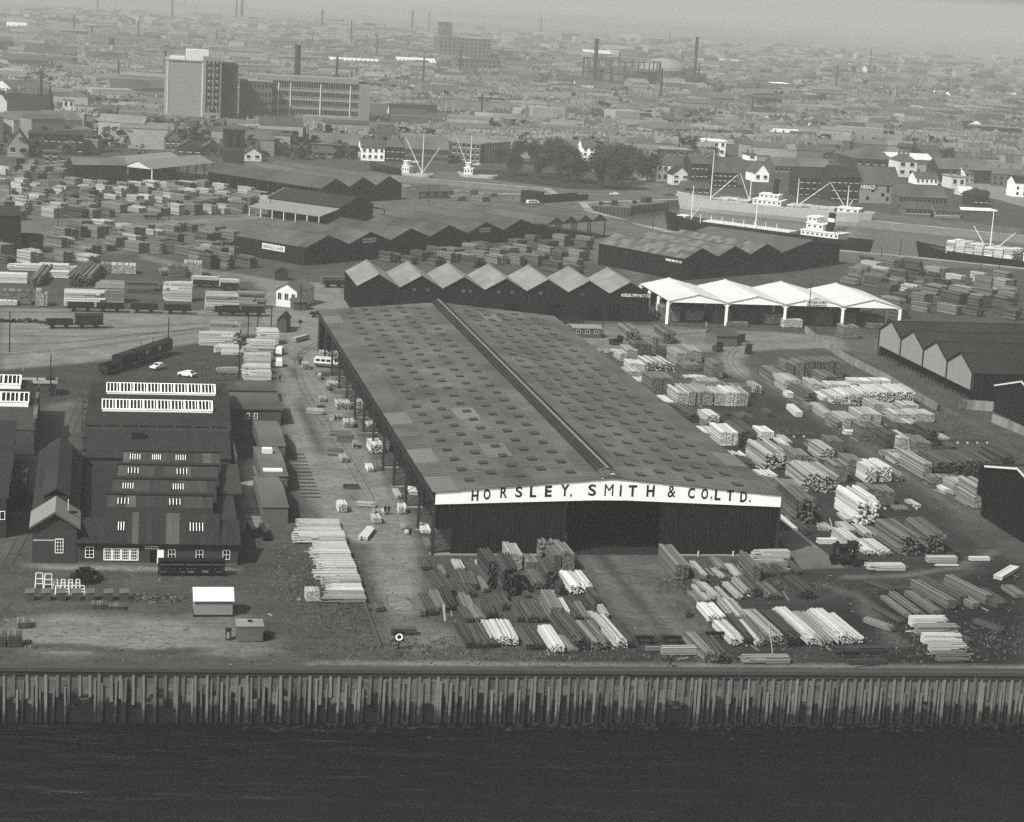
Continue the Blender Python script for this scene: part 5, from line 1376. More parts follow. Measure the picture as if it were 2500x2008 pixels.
# squared sleepers laid out as bearers, with painted ends
for i, (f, x, y, n, w, dx, dy, lab) in enumerate((('J', 610, 1370, 13, 3.4, 11, 29, 'row of dark bearers on the ground beside the brick stores'), ('L', 100, 1025, 4, 9, 30, 0, 'line of bearers with white ends in the right yard'),
                                          ('Q', 1000, 145, 4, 7, 26, 0, 'line of bearers with white ends beside the big white stack'), ('L', 1590, 1075, 4, 8, 26, 0, 'line of bearers with white ends by the far track'))):
    t_ = thing('bearer_row', lab, 'bearers')
    for k in range(n):
        p = P(f, x + dx * k, y + dy * k)
        if i == 0: MB().bar(p + Vector((0, 0, .12)), p + Vector((-w, 0, .12)), .22).obj('bearer', 't_dark', t_)
        else:
            p = P(f, x + (80 if f == 'L' else 85) * k, y)
            b_ = MB().bar(p + Vector((0, 0, .15)), p + Vector((0, w * .6, .15)), .3).obj('bearer', 't_dark', t_)
            MB().box(p.x - .16, p.x + .16, p.y - .22, p.y - .02, 0, .3).obj('white_block', 'white_old', t_)
    if i: MB().bar(P(f, x - 40, y) + Vector((0, 1.2, .5)), P(f, x + 90 * (n - 1) + 30, y) + Vector((0, 1.2, .5)), .25).obj('cross_beam', 't_dark', t_)
# beam trestles
for k, (x, y) in enumerate(((1112, 1240), (1330, 1240), (1680, 1205))):
    t_ = thing('saw_horse', f'dark beam trestle, {ordn(k + 1)} from the left on the apron edge', 'trestle', P('O', x, y), 0, 'dark beam trestles')
    bx('beam', t_, 'black', -1.35, 1.35, -.2, .2, .75, 1.15)
    for sx in (-.9, .9):
        for sy in (-.3, .3): MB().bar((sx + .1, sy * 1.4, 0), (sx, sy * .3, .8), .12).obj('leg', 'black', t_)
# leaning planks
for k, (f, x, y, x2, y2, lab) in enumerate((('L', 1205, 1188, 1180, 1030, 'white plank leaning upright against a stack in the right yard'), ('Q', 1860, 180, 1940, 8, 'long white plank propped beside the black shed'), ('Q', 590, 345, 548, 225, 'white plank standing up by the ramp'),
                                     ('Q', 90, 1325, 50, 1090, 'pale pole propped against the stacks near the quay'), ('N', 1555, 1055, 1540, 930, 'pale pole propped against the stacks near the road'), ('E', 820, 990, 835, 930, 'white board sticking up from the white piles'), ('K', 1535, 960, 1635, 855, 'white plank leaning on the pale stacks beyond the shed'))):
    p = P(f, x, y); d = (nat(f, x2, y2)[0] - nat(f, x, y)[0]); z = zat(p, f, y2)
    q_ = p + Vector((d * (p - CAMC).length / FPX, .6, z))
    tag(MB().bar(p, q_, .3, .08).obj('leaning_plank', 't_white'), lab, 'plank')
# concrete ramp beside the shed
rp = struct(link('concrete_ramp', None))
c4 = [P('Q', 95, 345), P('Q', 270, 312), P('Q', 690, 640), P('Q', 335, 650)]
for k in range(6):
    a, b = c4[0].lerp(c4[3], k / 6), c4[0].lerp(c4[3], (k + .99) / 6); c_, d = c4[1].lerp(c4[2], (k + .99) / 6), c4[1].lerp(c4[2], k / 6)
    MB().slab([(q.x, q.y, .14) for q in (a, b, c_, d)], .13).obj('slab', 'concrete_dark', rp)
MB().bar(c4[3] + Vector((0, -.2, .2)), c4[2] + Vector((0, -.2, .2)), .5, .4).obj('edge_beam', 't_dark', rp)

# single planks dropped beside the stacks
sp_ = random.Random(12); sg = [MB(), MB(), MB()]
for (place, tone, kn), lst in PENDING.items():
    for _, py_, o in lst:
        if py_ < 820: continue
        for _ in range(sp_.choice((0, 1, 2, 3, 4))):
            rz = o.rotation_euler[2] + sp_.gauss(0, .12); L_ = o.scale[1] * sp_.uniform(.35, .9)
            dx = (o.scale[0] / 2 + sp_.uniform(.2, 1.0)) * sp_.choice((-1, 1)); dy = sp_.uniform(-.15, .35) * o.scale[1]
            p = Vector((o.location.x, o.location.y, .06)) + Matrix.Rotation(o.rotation_euler[2], 3, 'Z') @ Vector((dx, dy, 0))
            M = Matrix.Translation(p) @ Matrix.Rotation(rz, 4, 'Z')
            w = sp_.uniform(.07, .16)
            sg['dgp'.index(tone) if tone in 'dgp' and sp_.random() < .7 else sp_.randrange(3)].box(-w, w, 0, L_, -.03, .06, M)
for g, m, lab in zip(sg, ('t_dark', 't_grey', 't_pale'), ('dark', 'grey', 'pale')):
    tag(struct(g.obj('strewn_planks', m), 'stuff'), lab + ' single planks dropped on the ground beside the stacks', 'planks')
# ---------------------------------------------------------------- rails, wagons, vehicles, people, poles
def track(name, pts, gauge=1.435):
    root = struct(link(name, None))
    for s_ in (-1, 1):
        g = MB()
        for i in range(len(pts) - 1):
            a, b = pts[i], pts[i + 1]; d = (b - a).normalized(); o = Vector((-d.y, d.x, 0)) * s_ * gauge / 2
            g.bar(a + o + Vector((0, 0, .03)), b + o + Vector((0, 0, .03)), .09, .07)
        g.obj('rail', 'rail', root)
def curve(f, pts, n=8):
    w = [P(f, *p) for p in pts]; out = []
    for i in range(len(w) - 1):
        p0, p1, p2, p3 = w[max(0, i - 1)], w[i], w[i + 1], w[min(len(w) - 1, i + 2)]
        for k in range(n):
            t_ = k / n
            out.append(.5 * ((2 * p1) + (p2 - p0) * t_ + (2 * p0 - 5 * p1 + 4 * p2 - p3) * t_ * t_ + (3 * p1 - p0 - 3 * p2 + p3) * t_ ** 3))
    return out + [w[-1]]
for pts in (((0, 1338), (700, 1345), (1500, 1362), (2132, 1385)), ((0, 1475), (480, 1478), (900, 1475), (1500, 1440), (2132, 1400)), ((0, 1530), (700, 1540), (1400, 1500), (2132, 1430)),
            ((0, 1690), (600, 1640), (1200, 1560), (1700, 1490), (2132, 1440)), ((0, 1600), (500, 1590), (1200, 1520), (2132, 1415))): track('railway_track', curve('E', pts))
track('railway_track', curve('I', ((60, 1732), (260, 1350), (460, 880), (600, 560), (700, 330), (830, 200), (1000, 100), (1300, -60))))
track('railway_track', curve('J', ((1150, 1732), (900, 1300), (640, 900), (560, 700), (580, 560), (700, 470), (760, 440))))
track('railway_track', curve('K', ((800, 500), (960, 440), (1200, 405), (1700, 380), (2132, 385))))
track('railway_track', curve('K', ((2132, 460), (2000, 500), (1935, 590), (1990, 690), (2132, 790), (2400, 960), (3200, 1500))))
track('railway_track', curve('L', ((0, 150), (500, 175), (960, 190))))
track('railway_track', curve('K', ((560, 300), (1000, 325), (1700, 345), (2132, 360))))

def wagon(lab, A, B, load=None, van=False, name='railway_wagon', m='wagon'):
    loc, rz, L = frame(A, B)
    t_ = thing(name, lab, 'wagon', loc, rz, 'railway wagons')
    foot(loc, rz, 0, L, -1, 1.5)
    H_ = 3.3 if van else 2.35
    bx('underframe', t_, 'steel_dark', .2, L - .2, -1.1, 1.1, .95, 1.15)
    if van:
        bx('body', t_, m, 0, L, -1.25, 1.25, 1.16, H_)
        g = MB(); n = 8
        for k in range(n):
            a, b = -1.35 + 2.7 * k / n, -1.35 + 2.7 * (k + 1) / n
            za, zb = H_ + .55 * (1 - (a / 1.35) ** 2), H_ + .55 * (1 - (b / 1.35) ** 2)
            g.slab([(-.1, a, za), (L + .1, a, za), (L + .1, b, zb), (-.1, b, zb)], .06)
        g.obj('arched_roof', 'roof_dark', t_)
    else:
        for y in (-1.2, 1.12): bx('side', t_, m, 0, L, y, y + .08, 1.16, H_)
        for x in (0, L - .08): bx('end', t_, m, x, x + .08, -1.11, 1.11, 1.16, H_)
        bx('floor', t_, 'steel_dark', .1, L - .1, -1.1, 1.1, 1.16, 1.24)
        for k in range(5): bx('stanchion', t_, 'steel_dark', .2 + (L - .5) * k / 4, .32 + (L - .5) * k / 4, -1.27, -1.21, 1.0, H_)
    for x in (L * .24, L * .76):
        for y in (-.85, .75): MB().tube((x, y, .48), (x, y + .1, .48), .48, n=12).obj('wheel', 'steel_dark', t_)
    for x in (-.35, L): bx('buffer', t_, 'steel_dark', x, x + .35, -.75, -.5, .95, 1.2); bx('buffer', t_, 'steel_dark', x, x + .35, .5, .75, .95, 1.2)
    if load: 
        o = link('load', stack_mesh('r', 2, TN[load][0]), t_, (L / 2, 0, 1.25)); o.scale = (2.2, L * 1.1, 2.0); o.rotation_euler[2] = math.pi / 2; o.location = (L + .2, 0, 1.25)
    return t_
for k, (x0, x1, y) in enumerate(((550, 765, 1332), (785, 1005, 1338), (1065, 1280, 1344), (1335, 1550, 1352), (1745, 1945, 1365), (1965, 2150, 1370))):
    wagon(f'dark open railway wagon, {ordn(k + 1)} from the left in the row before the white stacks', P('E', x0, y), P('E', x1, y + 4))
wagon('dark open wagon, left of the pair on the near track at the left', P('E', 375, 1472), P('E', 590, 1472)); wagon('dark tarpaulined wagon, right of the pair on the near track at the left', P('E', 615, 1472), P('E', 830, 1470), van=True)
for k in range(1): 
    o = heap('scrap_heap', 'low dark line of wheelsets and scrap along the left track', P('E', 180, 1425), 10, .8, 1.1, 200, 'black', 9, 'scrap heap')
wagon('flat wagon loaded with pale planks beside the seven gables', P('F', 755, 1140), P('F', 935, 1140), load='g')
wagon('lorry-height wagon with white planks in front of the office, left of two', P('E', 1570, 1135), P('E', 1780, 1145), load='w'); wagon('wagon with white planks in front of the office, right of two', P('E', 1790, 1160), P('E', 1940, 1165), load='w')
c0, c1 = P('I', 835, 192), P('E', 1310, 1695)
dv = (c1 - c0)
wagon('open wooden wagon at the near end of the siding by the brick works', c0, c0 + dv * .2)
wagon('arched-roof van coupled between the open wagon and the coach', c0 + dv * .23, c0 + dv * .47, van=True)
cc = wagon('long dark passenger coach with an arched roof on the works siding', c0 + dv * .5, c0 + dv * 1.12, van=True, name='railway_coach', m='paint_dark')
Lc = dv.length * .62
for k in range(5): bx('window', cc, 'paint_white' if k in (1, 3) else 'glass', 1 + k * Lc / 5.6, 2.0 + k * Lc / 5.6, -1.28, -1.25, 2.1, 2.9)
MB().tube((4, 0, 3.8), (4, 0, 4.9), .08).obj('vent_pipe', 'black', cc); MB().tube((10, 0, 3.8), (10, 0, 5.0), .08).obj('vent_pipe', 'black', cc)

def car(lab, A, B, m='paint_white', h=1.45, w=1.65, kind='car', L=None, cat=None, name=None):
    loc, rz, L_ = frame(A, B); L = L or 4.0
    t_ = thing(name or kind, lab, cat or kind, loc, rz)
    foot(loc, rz, 0, L, -1, 1)
    prof = {'car': [(0, .35), (0, .8), (.2, .92), (1.15, .98), (1.7, 1.42), (3.1, 1.45), (3.75, .98), (4.0, .9), (4.0, .35)],
            'van': [(0, .35), (0, 1.7), (.15, 1.95), (3.0, 1.95), (3.3, 1.75), (3.6, 1.15), (4.0, 1.0), (4.0, .35)],
            'lorry': [(0, .7), (0, .9), (4.0, .9), (4.0, .7)]}[kind]
    sx, sz = L / 4.0, h / (1.45 if kind == 'car' else 1.95 if kind == 'van' else 1.95)
    g = MB(); n = len(prof)
    for s_ in (-1, 1): g.v += [(x * sx, s_ * w / 2 * (1 if z < 1.0 else .88), z * sz) for x, z in prof]
    for k in range(n):
        j = (k + 1) % n; g.f.append((k, j, n + j, n + k)); g.m.append(0)
    g.f.append(tuple(range(n - 1, -1, -1))); g.m.append(0); g.f.append(tuple(range(n, 2 * n))); g.m.append(0)
    g.obj('body', m if kind != 'lorry' else 'steel_dark', t_)
    for x in (.75, 3.2):
        for s_ in (-1, 1): MB().tube((x * sx, s_ * (w / 2 - .16), .32), (x * sx, s_ * (w / 2 + .03), .32), .33, n=10).obj('wheel', 'black', t_)
    if kind == 'car':
        for s_ in (-1, 1):
            for a, b in ((1.6, 2.3), (2.4, 3.1)): bx('side_window', t_, 'glass', a * sx, b * sx, s_ * w * .45 - .02, s_ * w * .45 + .02, 1.02 * sz, 1.32 * sz)
        MB().slab([(1.2 * sx, -w * .38, 1.05 * sz), (1.2 * sx, w * .38, 1.05 * sz), (1.62 * sx, w * .36, 1.4 * sz), (1.62 * sx, -w * .36, 1.4 * sz)], .03).obj('rear_window', 'glass', t_)
        MB().slab([(3.74 * sx, -w * .38, 1.03 * sz), (3.74 * sx, w * .38, 1.03 * sz), (3.2 * sx, w * .36, 1.42 * sz), (3.2 * sx, -w * .36, 1.42 * sz)], .03).obj('windscreen', 'glass', t_)
        for x in (-.06, 3.98 * sx): bx('bumper', t_, 'steel', x, x + .1, -w / 2, w / 2, .4, .52)
    elif kind == 'van':
        for s_ in (-1, 1):
            for a in (.3, 1.2, 2.1): bx('side_window', t_, 'glass', a * sx, (a + .7) * sx, s_ * w * .455 - .02, s_ * w * .455 + .02, 1.2 * sz, 1.65 * sz)
        MB().slab([(3.62 * sx, -w * .38, 1.2 * sz), (3.62 * sx, w * .38, 1.2 * sz), (3.34 * sx, w * .36, 1.72 * sz), (3.34 * sx, -w * .36, 1.72 * sz)], .03).obj('windscreen', 'glass', t_)
        bx('skirt', t_, 'paint_grey', .02, L - .02, -w / 2 - .01, w / 2 + .01, .36 * sz, .85 * sz)
    else:
        bx('cab', t_, m, L * .75, L, -w / 2, w / 2, .92, 2.2); bx('cab_roof', t_, m, L * .77, L * .97, -w / 2 + .1, w / 2 - .1, 2.2, 2.35); bx('windscreen', t_, 'glass', L, L + .03, -w * .42, w * .42, 1.5, 2.1)
        bx('bed_side', t_, m, 0, L * .73, -w / 2, -w / 2 + .08, .92, 1.4); bx('bed_side', t_, m, 0, L * .73, w / 2 - .08, w / 2, .92, 1.4)
    return t_
car('white saloon car parked beyond the brick workshop', P('I', 1460, 190), P('I', 1550, 205))
car('pale car with its boot up beside the passenger coach', P('I', 1240, 150), P('I', 1350, 125), 'paint_white')
car('white-roofed minibus parked under the big shed eaves', P('J', 690, 650), P('J', 830, 660), 'paint_white', 2.4, 2.0, 'van', 5.6, 'minibus', 'minibus')
car('small white van on the road, the farther of two', P('J', 400, 560), P('J', 430, 530), 'paint_white', 1.8, 1.6, 'van', 3.8)
car('small white van on the road, the nearer of two', P('J', 402, 660), P('J', 402, 620), 'paint_white', 1.9, 1.6, 'van', 3.8)
car('white van on the quay by the swing bridge', P('G', 288, 470), P('G', 372, 470), 'paint_white', 2.1, 1.9, 'van', 6.0)
car('dark lorry standing in front of the seven gables', P('K', 560, 300), P('K', 665, 312), 'paint_dark', 2.2, 2.1, 'lorry', 6.5)
car('dark lorry with pale planks in the left yard', P('E', 1165, 585), P('E', 1300, 590), 'paint_dark', 2.2, 2.1, 'lorry', 6.5)
car('dark trailer left of the big shed back corner', P('F', 655, 1380), P('F', 730, 1385), 'paint_dark', 2.2, 2.1, 'lorry', 5)
car('small dark tractor near the hut by the curving tracks', P('K', 1815, 535), P('K', 1885, 515), 'paint_dark', 1.6, 1.6, 'lorry', 3.4)
car('dark bogie by the curving tracks', P('K', 2080, 555), P('K', 2115, 500), 'paint_dark', 1.6, 1.6, 'lorry', 4)
car('dark cart among white boards beyond the big shed', P('K', 965, 475), P('K', 1050, 470), 'paint_dark', 1.6, 1.6, 'lorry', 3.6)
for k, (f, x, y, m) in enumerate((('B', 1275, 1330, 'paint_white'), ('B', 1370, 1330, 'paint_grey'), ('B', 1780, 1350, 'paint_white'), ('C', 1370, 1600, 'paint_white'), ('C', 1280, 1595, 'paint_grey'), ('C', 1290, 1490, 'paint_white'), ('C', 970, 1455, 'paint_white'), ('C', 660, 1400, 'paint_white'), ('C', 200, 1320, 'paint_white'), ('C', 830, 1590, 'paint_white'))):
    p = P(f, x, y); car(f'{"white" if m == "paint_white" else "grey"} car parked on the far dockside, {ordn(k + 1)} of those by the quay', p, p + Vector((4, .6, 0)), m)
# straddle carrier by the ramp
sc_ = thing('straddle_carrier', 'dark straddle carrier with high wheels at the foot of the ramp', 'carrier', P('Q', 560, 600), -.25)
foot(P('Q', 560, 600), 0, 0, 5, -1, 3)
for y in (0, 2.2):
    bx('side_frame', sc_, 'black', 0, 4.4, y - .12, y + .12, .9, 1.3)
    for x in (.5, 3.9): MB().tube((x, y - .2, .6), (x, y + .2, .6), .6, n=12).obj('wheel', 'black', sc_)
    for x in (.5, 3.9): bx('leg', sc_, 'steel_dark', x - .12, x + .12, y - .1, y + .1, .6, 2.9)
bx('top_frame', sc_, 'black', .3, 4.1, -.1, 2.3, 2.9, 3.2); bx('engine_box', sc_, 'steel_dark', 2.6, 4.2, .2, 2.0, 3.2, 3.9); bx('seat', sc_, 'steel_dark', .6, 1.2, .7, 1.5, 3.2, 3.8)
o = link('load', stack_mesh('r', 1, 't_dark'), sc_, (2.2, .4, .7)); o.scale = (1.4, 2.6, 1.9)

# people
def person(lab, p, pose='stand', rz=0.0, m=('cloth', 'skin')):
    import bmesh
    sk = {'stand': [((0, 0, .95), .15, -1), ((0, 0, 1.2), .15, 0), ((0, 0, 1.42), .16, 1), ((0, 0, 1.54), .06, 2), ((0, -.02, 1.66), .105, 3), ((0, -.02, 1.76), .07, 4),
                    ((.1, 0, .85), .1, 0), ((.11, .02, .48), .07, 6), ((.11, 0, .08), .05, 7), ((.12, -.14, .04), .04, 8), ((-.1, 0, .85), .1, 0), ((-.11, .02, .48), .07, 10), ((-.11, 0, .08), .05, 11), ((-.12, -.14, .04), .04, 12),
                    ((.2, 0, 1.4), .07, 2), ((.25, .03, 1.12), .05, 14), ((.24, -.06, .86), .04, 15), ((.24, -.08, .78), .035, 16), ((-.2, 0, 1.4), .07, 2), ((-.25, .03, 1.12), .05, 18), ((-.24, -.06, .86), .04, 19), ((-.24, -.08, .78), .035, 20)],
          }['stand']
    sk = [list(a) for a in sk]
    if pose == 'walk':
        for i, q in {7: (.11, -.2, .5), 8: (.11, -.34, .1), 9: (.11, -.48, .07), 11: (-.1, .12, .5), 12: (-.1, .42, .12), 13: (-.1, .34, .04), 15: (.25, .16, 1.14), 16: (.24, .2, .92), 17: (.24, .2, .84), 19: (-.25, -.1, 1.14), 20: (-.24, -.26, .95), 21: (-.24, -.32, .9)}.items(): sk[i][0] = q
    if pose == 'reach':
        for i, q in {1: (0, -.1, 1.17), 2: (0, -.24, 1.36), 3: (0, -.3, 1.48), 4: (0, -.34, 1.58), 5: (0, -.36, 1.67), 14: (.2, -.26, 1.34), 15: (.24, -.5, 1.2), 16: (.18, -.72, 1.1), 17: (.16, -.82, 1.1), 18: (-.2, -.26, 1.34), 19: (-.24, -.5, 1.2), 20: (-.18, -.72, 1.1), 21: (-.16, -.82, 1.1)}.items(): sk[i][0] = q
    key = 'person_' + pose + m[0]
    if key not in bpy.data.meshes:
        me_ = bpy.data.meshes.new('tmp')
        me_.from_pydata([a[0] for a in sk], [(i, a[2]) for i, a in enumerate(sk) if a[2] >= 0], [])
        o = bpy.data.objects.new('tmp', me_); COL.objects.link(o)
        md = o.modifiers.new('s', 'SKIN')
        for i, a in enumerate(sk): me_.skin_vertices[0].data[i].radius = (a[1], a[1] * .85)
        me_.skin_vertices[0].data[0].use_root = True
        o.modifiers.new('d', 'SUBSURF').levels = 1
        dg = bpy.context.evaluated_depsgraph_get()
        nm = bpy.data.meshes.new_from_object(o.evaluated_get(dg)); nm.name = key
        bpy.data.objects.remove(o); bpy.data.meshes.remove(me_)
        nm.materials.clear()
        for q in m: nm.materials.append(MATS[q])
        hz = 1.5 if pose != 'reach' else 1.47
        for f_ in nm.polygons: f_.material_index = 1 if f_.center.z > hz + .04 else 0
    t_ = link('person', bpy.data.meshes[key], None, p, rz)
    tag(t_, lab, 'person'); return t_
person('person in dark clothes striding along the quay edge', P('O', 1320, 1434), 'walk', math.radians(-90))
person('person in dark clothes standing on the road, left of a pair', P('N', 1066, 190), 'stand', .4); person('person in dark clothes standing on the road, right of a pair', P('N', 1096, 190), 'stand', -.5)
person('person in dark clothes walking on the road past the brick outhouse', P('J', 410, 778), 'walk', .1)
person('person in a white shirt on the road before the white open shed', P('K', 1745, 335), 'stand', .2, ('cloth_pale', 'skin'))
person('person in dark clothes bending over a white plank bundle in the right yard', P('L', 640, 1018), 'reach', 1.2)
person('person in dark clothes reaching over a plank pile beside the yard road', P('Q', 1605, 560), 'reach', -1.3)
person('person in dark clothes standing between stacks near the curving tracks', P('K', 1765, 640), 'stand', 0)
person('person standing at the gap at the end of the concrete fence', P('L', 1440, 815), 'stand', 0)
person('person on the quay beside the swing bridge', P('G', 175, 425), 'stand', 0); person('person on the dockside near the coaster with timber on deck', P('H', 1262, 978), 'stand', .4)

# poles
def pole(f, x, y, yt, lab, arm=False, r=.16):
    p = P(f, x, y); h = zat(p, f, yt)
    t_ = thing('telegraph_pole', lab, 'pole', p)
    MB().tube((0, 0, 0), (0, 0, h), r, r * .7, n=8).obj('shaft', 'black', t_)
    if arm: bx('cross_arm', t_, 'black', -.9, .9, -.08, .08, h - .6, h - .45)
    bx('pole_cap', t_, 'steel_dark', -r, r, -r, r, h, h + .08)
for a in (('E', 78, 1665, 1340, 'tall dark pole at the left of the rail yard'), ('E', 1365, 1700, 1390, 'dark pole beside the passenger coach'), ('I', 410, 360, 25, 'dark pole beside the left works'), ('I', 302, 340, 210, 'thin pole on the left works roofline'),
          ('F', 150, 1560, 1335, 'pole left of the dark gabled hut, nearer one'), ('F', 230, 1470, 1345, 'pole left of the dark gabled hut, farther one'), ('F', 340, 1460, 1290, 'pole touching the dark gabled hut'), ('F', 578, 1330, 1105, 'pole in front of the white-walled office'),
          ('J', 78, 745, 455, 'pole among the white planks behind the outhouse'), ('K', 900, 420, 220, 'pole beside the flat-roofed brick hut'), ('K', 1838, 440, 230, 'pole beside the gabled hut at the curving tracks'), ('H', 368, 1500, 1105, 'tall pole in front of the white open shed, left of two'),
          ('H', 428, 1525, 1290, 'pole in front of the white open shed, right of two'), ('E', 472, 680, 470, 'pole in the left timber yard'), ('E', 1375, 610, 430, 'pole by the diagonal road in the left yard'), ('G', 1310, 660, 510, 'pole on the dock quay near the small bow'),
          ('H', 965, 950, 825, 'pole on the dockside left of the two'), ('H', 1118, 920, 740, 'pole on the dockside right of the two'), ('H', 1780, 990, 820, 'pole beside the timber-laden ship'), ('F', 1620, 460, 300, 'pole beside the dock office'), ('F', 330, 560, 370, 'pole in front of the three-ridge shed'),
          ('G', 675, 1400, 1140, 'pole with a small white notice before the seven gables'), ('H', 1925, 1020, 925, 'short pole at the right dockside')):
    pole(*a)
nt_ = thing('notice_board', 'dark notice board on a post on the road behind the big shed', 'sign', P('J', 575, 345)); bx('post', nt_, 'black', -.08, .08, -.05, .05, 0, 1.8); bx('board', nt_, 'black', -.5, .5, -.1, -.05, 1.5, 2.3)

# ---------------------------------------------------------------- ships
def ship(name, lab, bow, stern, beam, fb, z, hull, parts, cat='ship'):
    d = stern - bow; L = math.hypot(d.x, d.y)
    t_ = thing(name, lab, cat, (bow.x, bow.y, z), math.atan2(d.y, d.x))
    NS_ = 18; g = MB()
    prev = None; ring_all = []
    for i in range(NS_ + 1):
        s_ = i / NS_; x = L * s_
        b = beam / 2 * min(1, (s_ / .22) ** .6 if s_ < .22 else 1) * (1 - max(0, (s_ - .84) / .16) ** 2.2 * .75)
        sh = fb + (1.5 * (1 - s_ / .2) ** 2 if s_ < .2 else 0) * fb / 4 + (.8 * ((s_ - .85) / .15) ** 2 if s_ > .85 else 0)
        rk = -2.0 * (1 - s_ / .12) if s_ < .12 else (1.6 * (s_ - .9) / .1 if s_ > .9 else 0)
        ring_all.append([(x, -b * .8, -.6), (x + rk * .4, -b * .96, sh * .35), (x + rk, -b, sh), (x + rk, b, sh), (x + rk * .4, b * .96, sh * .35), (x, b * .8, -.6)])
    for rg in ring_all: g.v += rg
    for i in range(NS_):
        for k in range(5):
            a = i * 6 + k; g.f.append((a, a + 1, a + 7, a + 6)); g.m.append(1 if k == 2 else 0)
    g.f.append((0, 1, 2, 3, 4, 5)); g.m.append(0); e = NS_ * 6; g.f.append((e + 5, e + 4, e + 3, e + 2, e + 1, e)); g.m.append(0)
    g.obj('hull', [hull, 'paint_grey'], t_)
    for s_ in (-1, 1):
        r_ = MB()
        for i in range(NS_):
            a, b = Vector(ring_all[i][2 if s_ < 0 else 3]), Vector(ring_all[i + 1][2 if s_ < 0 else 3])
            r_.bar(a + Vector((0, 0, .4)), b + Vector((0, 0, .4)), .1, .8)
        r_.obj('bulwark', hull, t_)
    return t_, L
def block(t_, x0, x1, w, z0, z1, m='paint_white', win=0, name='deckhouse'):
    o = bx(name, t_, m, x0, x1, -w / 2, w / 2, z0, z1)
    for k in range(win): bx('porthole', t_, 'glass', x0 + (x1 - x0) * (k + .35) / win, x0 + (x1 - x0) * (k + .75) / win, -w / 2 - .05, -w / 2 - .01, z0 + (z1 - z0) * .5, z0 + (z1 - z0) * .78)
    bx('deck_edge', t_, 'white', x0 - .3, x1 + .3, -w / 2 - .3, w / 2 + .3, z1, z1 + .15)
def mast(t_, x, h, z0=4, booms=(), m='paint_white'):
    o = link('mast', MB().tube((x, 0, z0), (x, 0, z0 + h), .32, .16, n=8).mesh('mast', m), t_)
    for dx, dz, dy in booms: MB().tube((x, 0, z0 + 1), (x + dx, dy, z0 + dz), .2, .13, n=6).obj('derrick_boom', m, t_)
    for s_ in (-1, 1): MB().tube((x, 0, z0 + h * .95), (x + s_ * 4, 3.2 * s_, z0), .03, n=4).obj('stay', 'steel_dark', t_)
def cargo(t_, x0, x1, w, z0, h, tone, n):
    for k in range(n):
        a, b = x0 + (x1 - x0) * k / n, x0 + (x1 - x0) * (k + .97) / n
        o = link('deck_cargo', stack_mesh('n' if k % 2 else 'r', k % 5, TN[tone][0]), t_, (b, 0, z0)); o.rotation_euler[2] = math.pi / 2; o.scale = (w, b - a, h * SR.uniform(.85, 1.1))
s1, L1 = ship('cargo_ship', 'large white-hulled cargo ship moored at the far dock quay', P('G', 1535, 498, -3), P('H', 870, 648, -3), 12.5, 5.0, -3, 'hull_white', None)
z5 = 5.0
block(s1, L1 * .40, L1 * .55, 10, z5, z5 + 2.8, win=6); block(s1, L1 * .43, L1 * .53, 8.5, z5 + 2.95, z5 + 5.2, win=4); block(s1, L1 * .84, L1 * .95, 8, z5, z5 + 2.4, win=3)
MB().tube((L1 * .5, 0, z5 + 5), (L1 * .5 + .5, 0, z5 + 12), 1.3, 1.2, n=14).obj('funnel', 'black', s1)
mast(s1, L1 * .16, 22, z5, ((11, 12, 2),)); mast(s1, L1 * .62, 13, z5, ((13, 12, 2),)); mast(s1, L1 * .88, 12, z5, ((-8, 13, -2), (2, 6, 1)))
mast(s1, L1 * .37, 14, z5, ((-5, 13, -1),))
cargo(s1, L1 * .2, L1 * .38, 10.5, z5, 1.8, 'w', 5); cargo(s1, L1 * .58, L1 * .83, 10.5, z5, 2.0, 'w', 6)
s2, L2 = ship('coaster', 'dark-hulled coaster with white bridge aft behind the patched shed', Vector((229, 800, -3)), Vector((290, 735, -3)), 10.5, 4.6, -3, 'hull_black', None)
block(s2, L2 * .70, L2 * .88, 9, 4.6, 7.2, win=8); block(s2, L2 * .72, L2 * .80, 7.5, 7.35, 10.0, win=3, name='bridge'); block(s2, L2 * .72, L2 * .765, 6.5, 10.15, 12.4, win=2, name='wheelhouse')
MB().tube((L2 * .815, 0, 7), (L2 * .82, 0, 14.5), 1.5, 1.4, n=14).obj('funnel', 'black', s2); MB().tube((L2 * .8185, 0, 11.2), (L2 * .819, 0, 12.6), 1.52, 1.5, n=14).obj('funnel_band', 'white', s2)
for k in range(5): MB().tube((L2 * .86, -4 + k * 2, 7.3), (L2 * .87, -4 + k * 2, 9.6), .25, n=6).obj('ventilator', 'steel', s2)
mast(s2, L2 * .12, 14, 4.6, ((5, 8, 0),)); mast(s2, L2 * .45, 12, 4.6)
for k in range(8): MB().tube((L2 * (.2 + .055 * k), -5, 4.6), (L2 * (.2 + .055 * k), -5, 8.2), .12, n=5).obj('stanchion', 'white', s2)
block(s2, L2 * .06, L2 * .1, 4, 4.8, 6.2, win=1, name='forecastle_house')
bx('hatch_coaming', s2, 'white_old', L2 * .2, L2 * .64, -3.6, 3.6, 4.7, 5.6)
s3, L3 = ship('timber_ship', 'dark-hulled ship at the right edge heaped with white deck timber', P('H', 1280, 900, -3), P('H', 2132, 1015, -3) + Vector((14, -17, 0)), 11, 4.0, -3, 'hull_black', None)
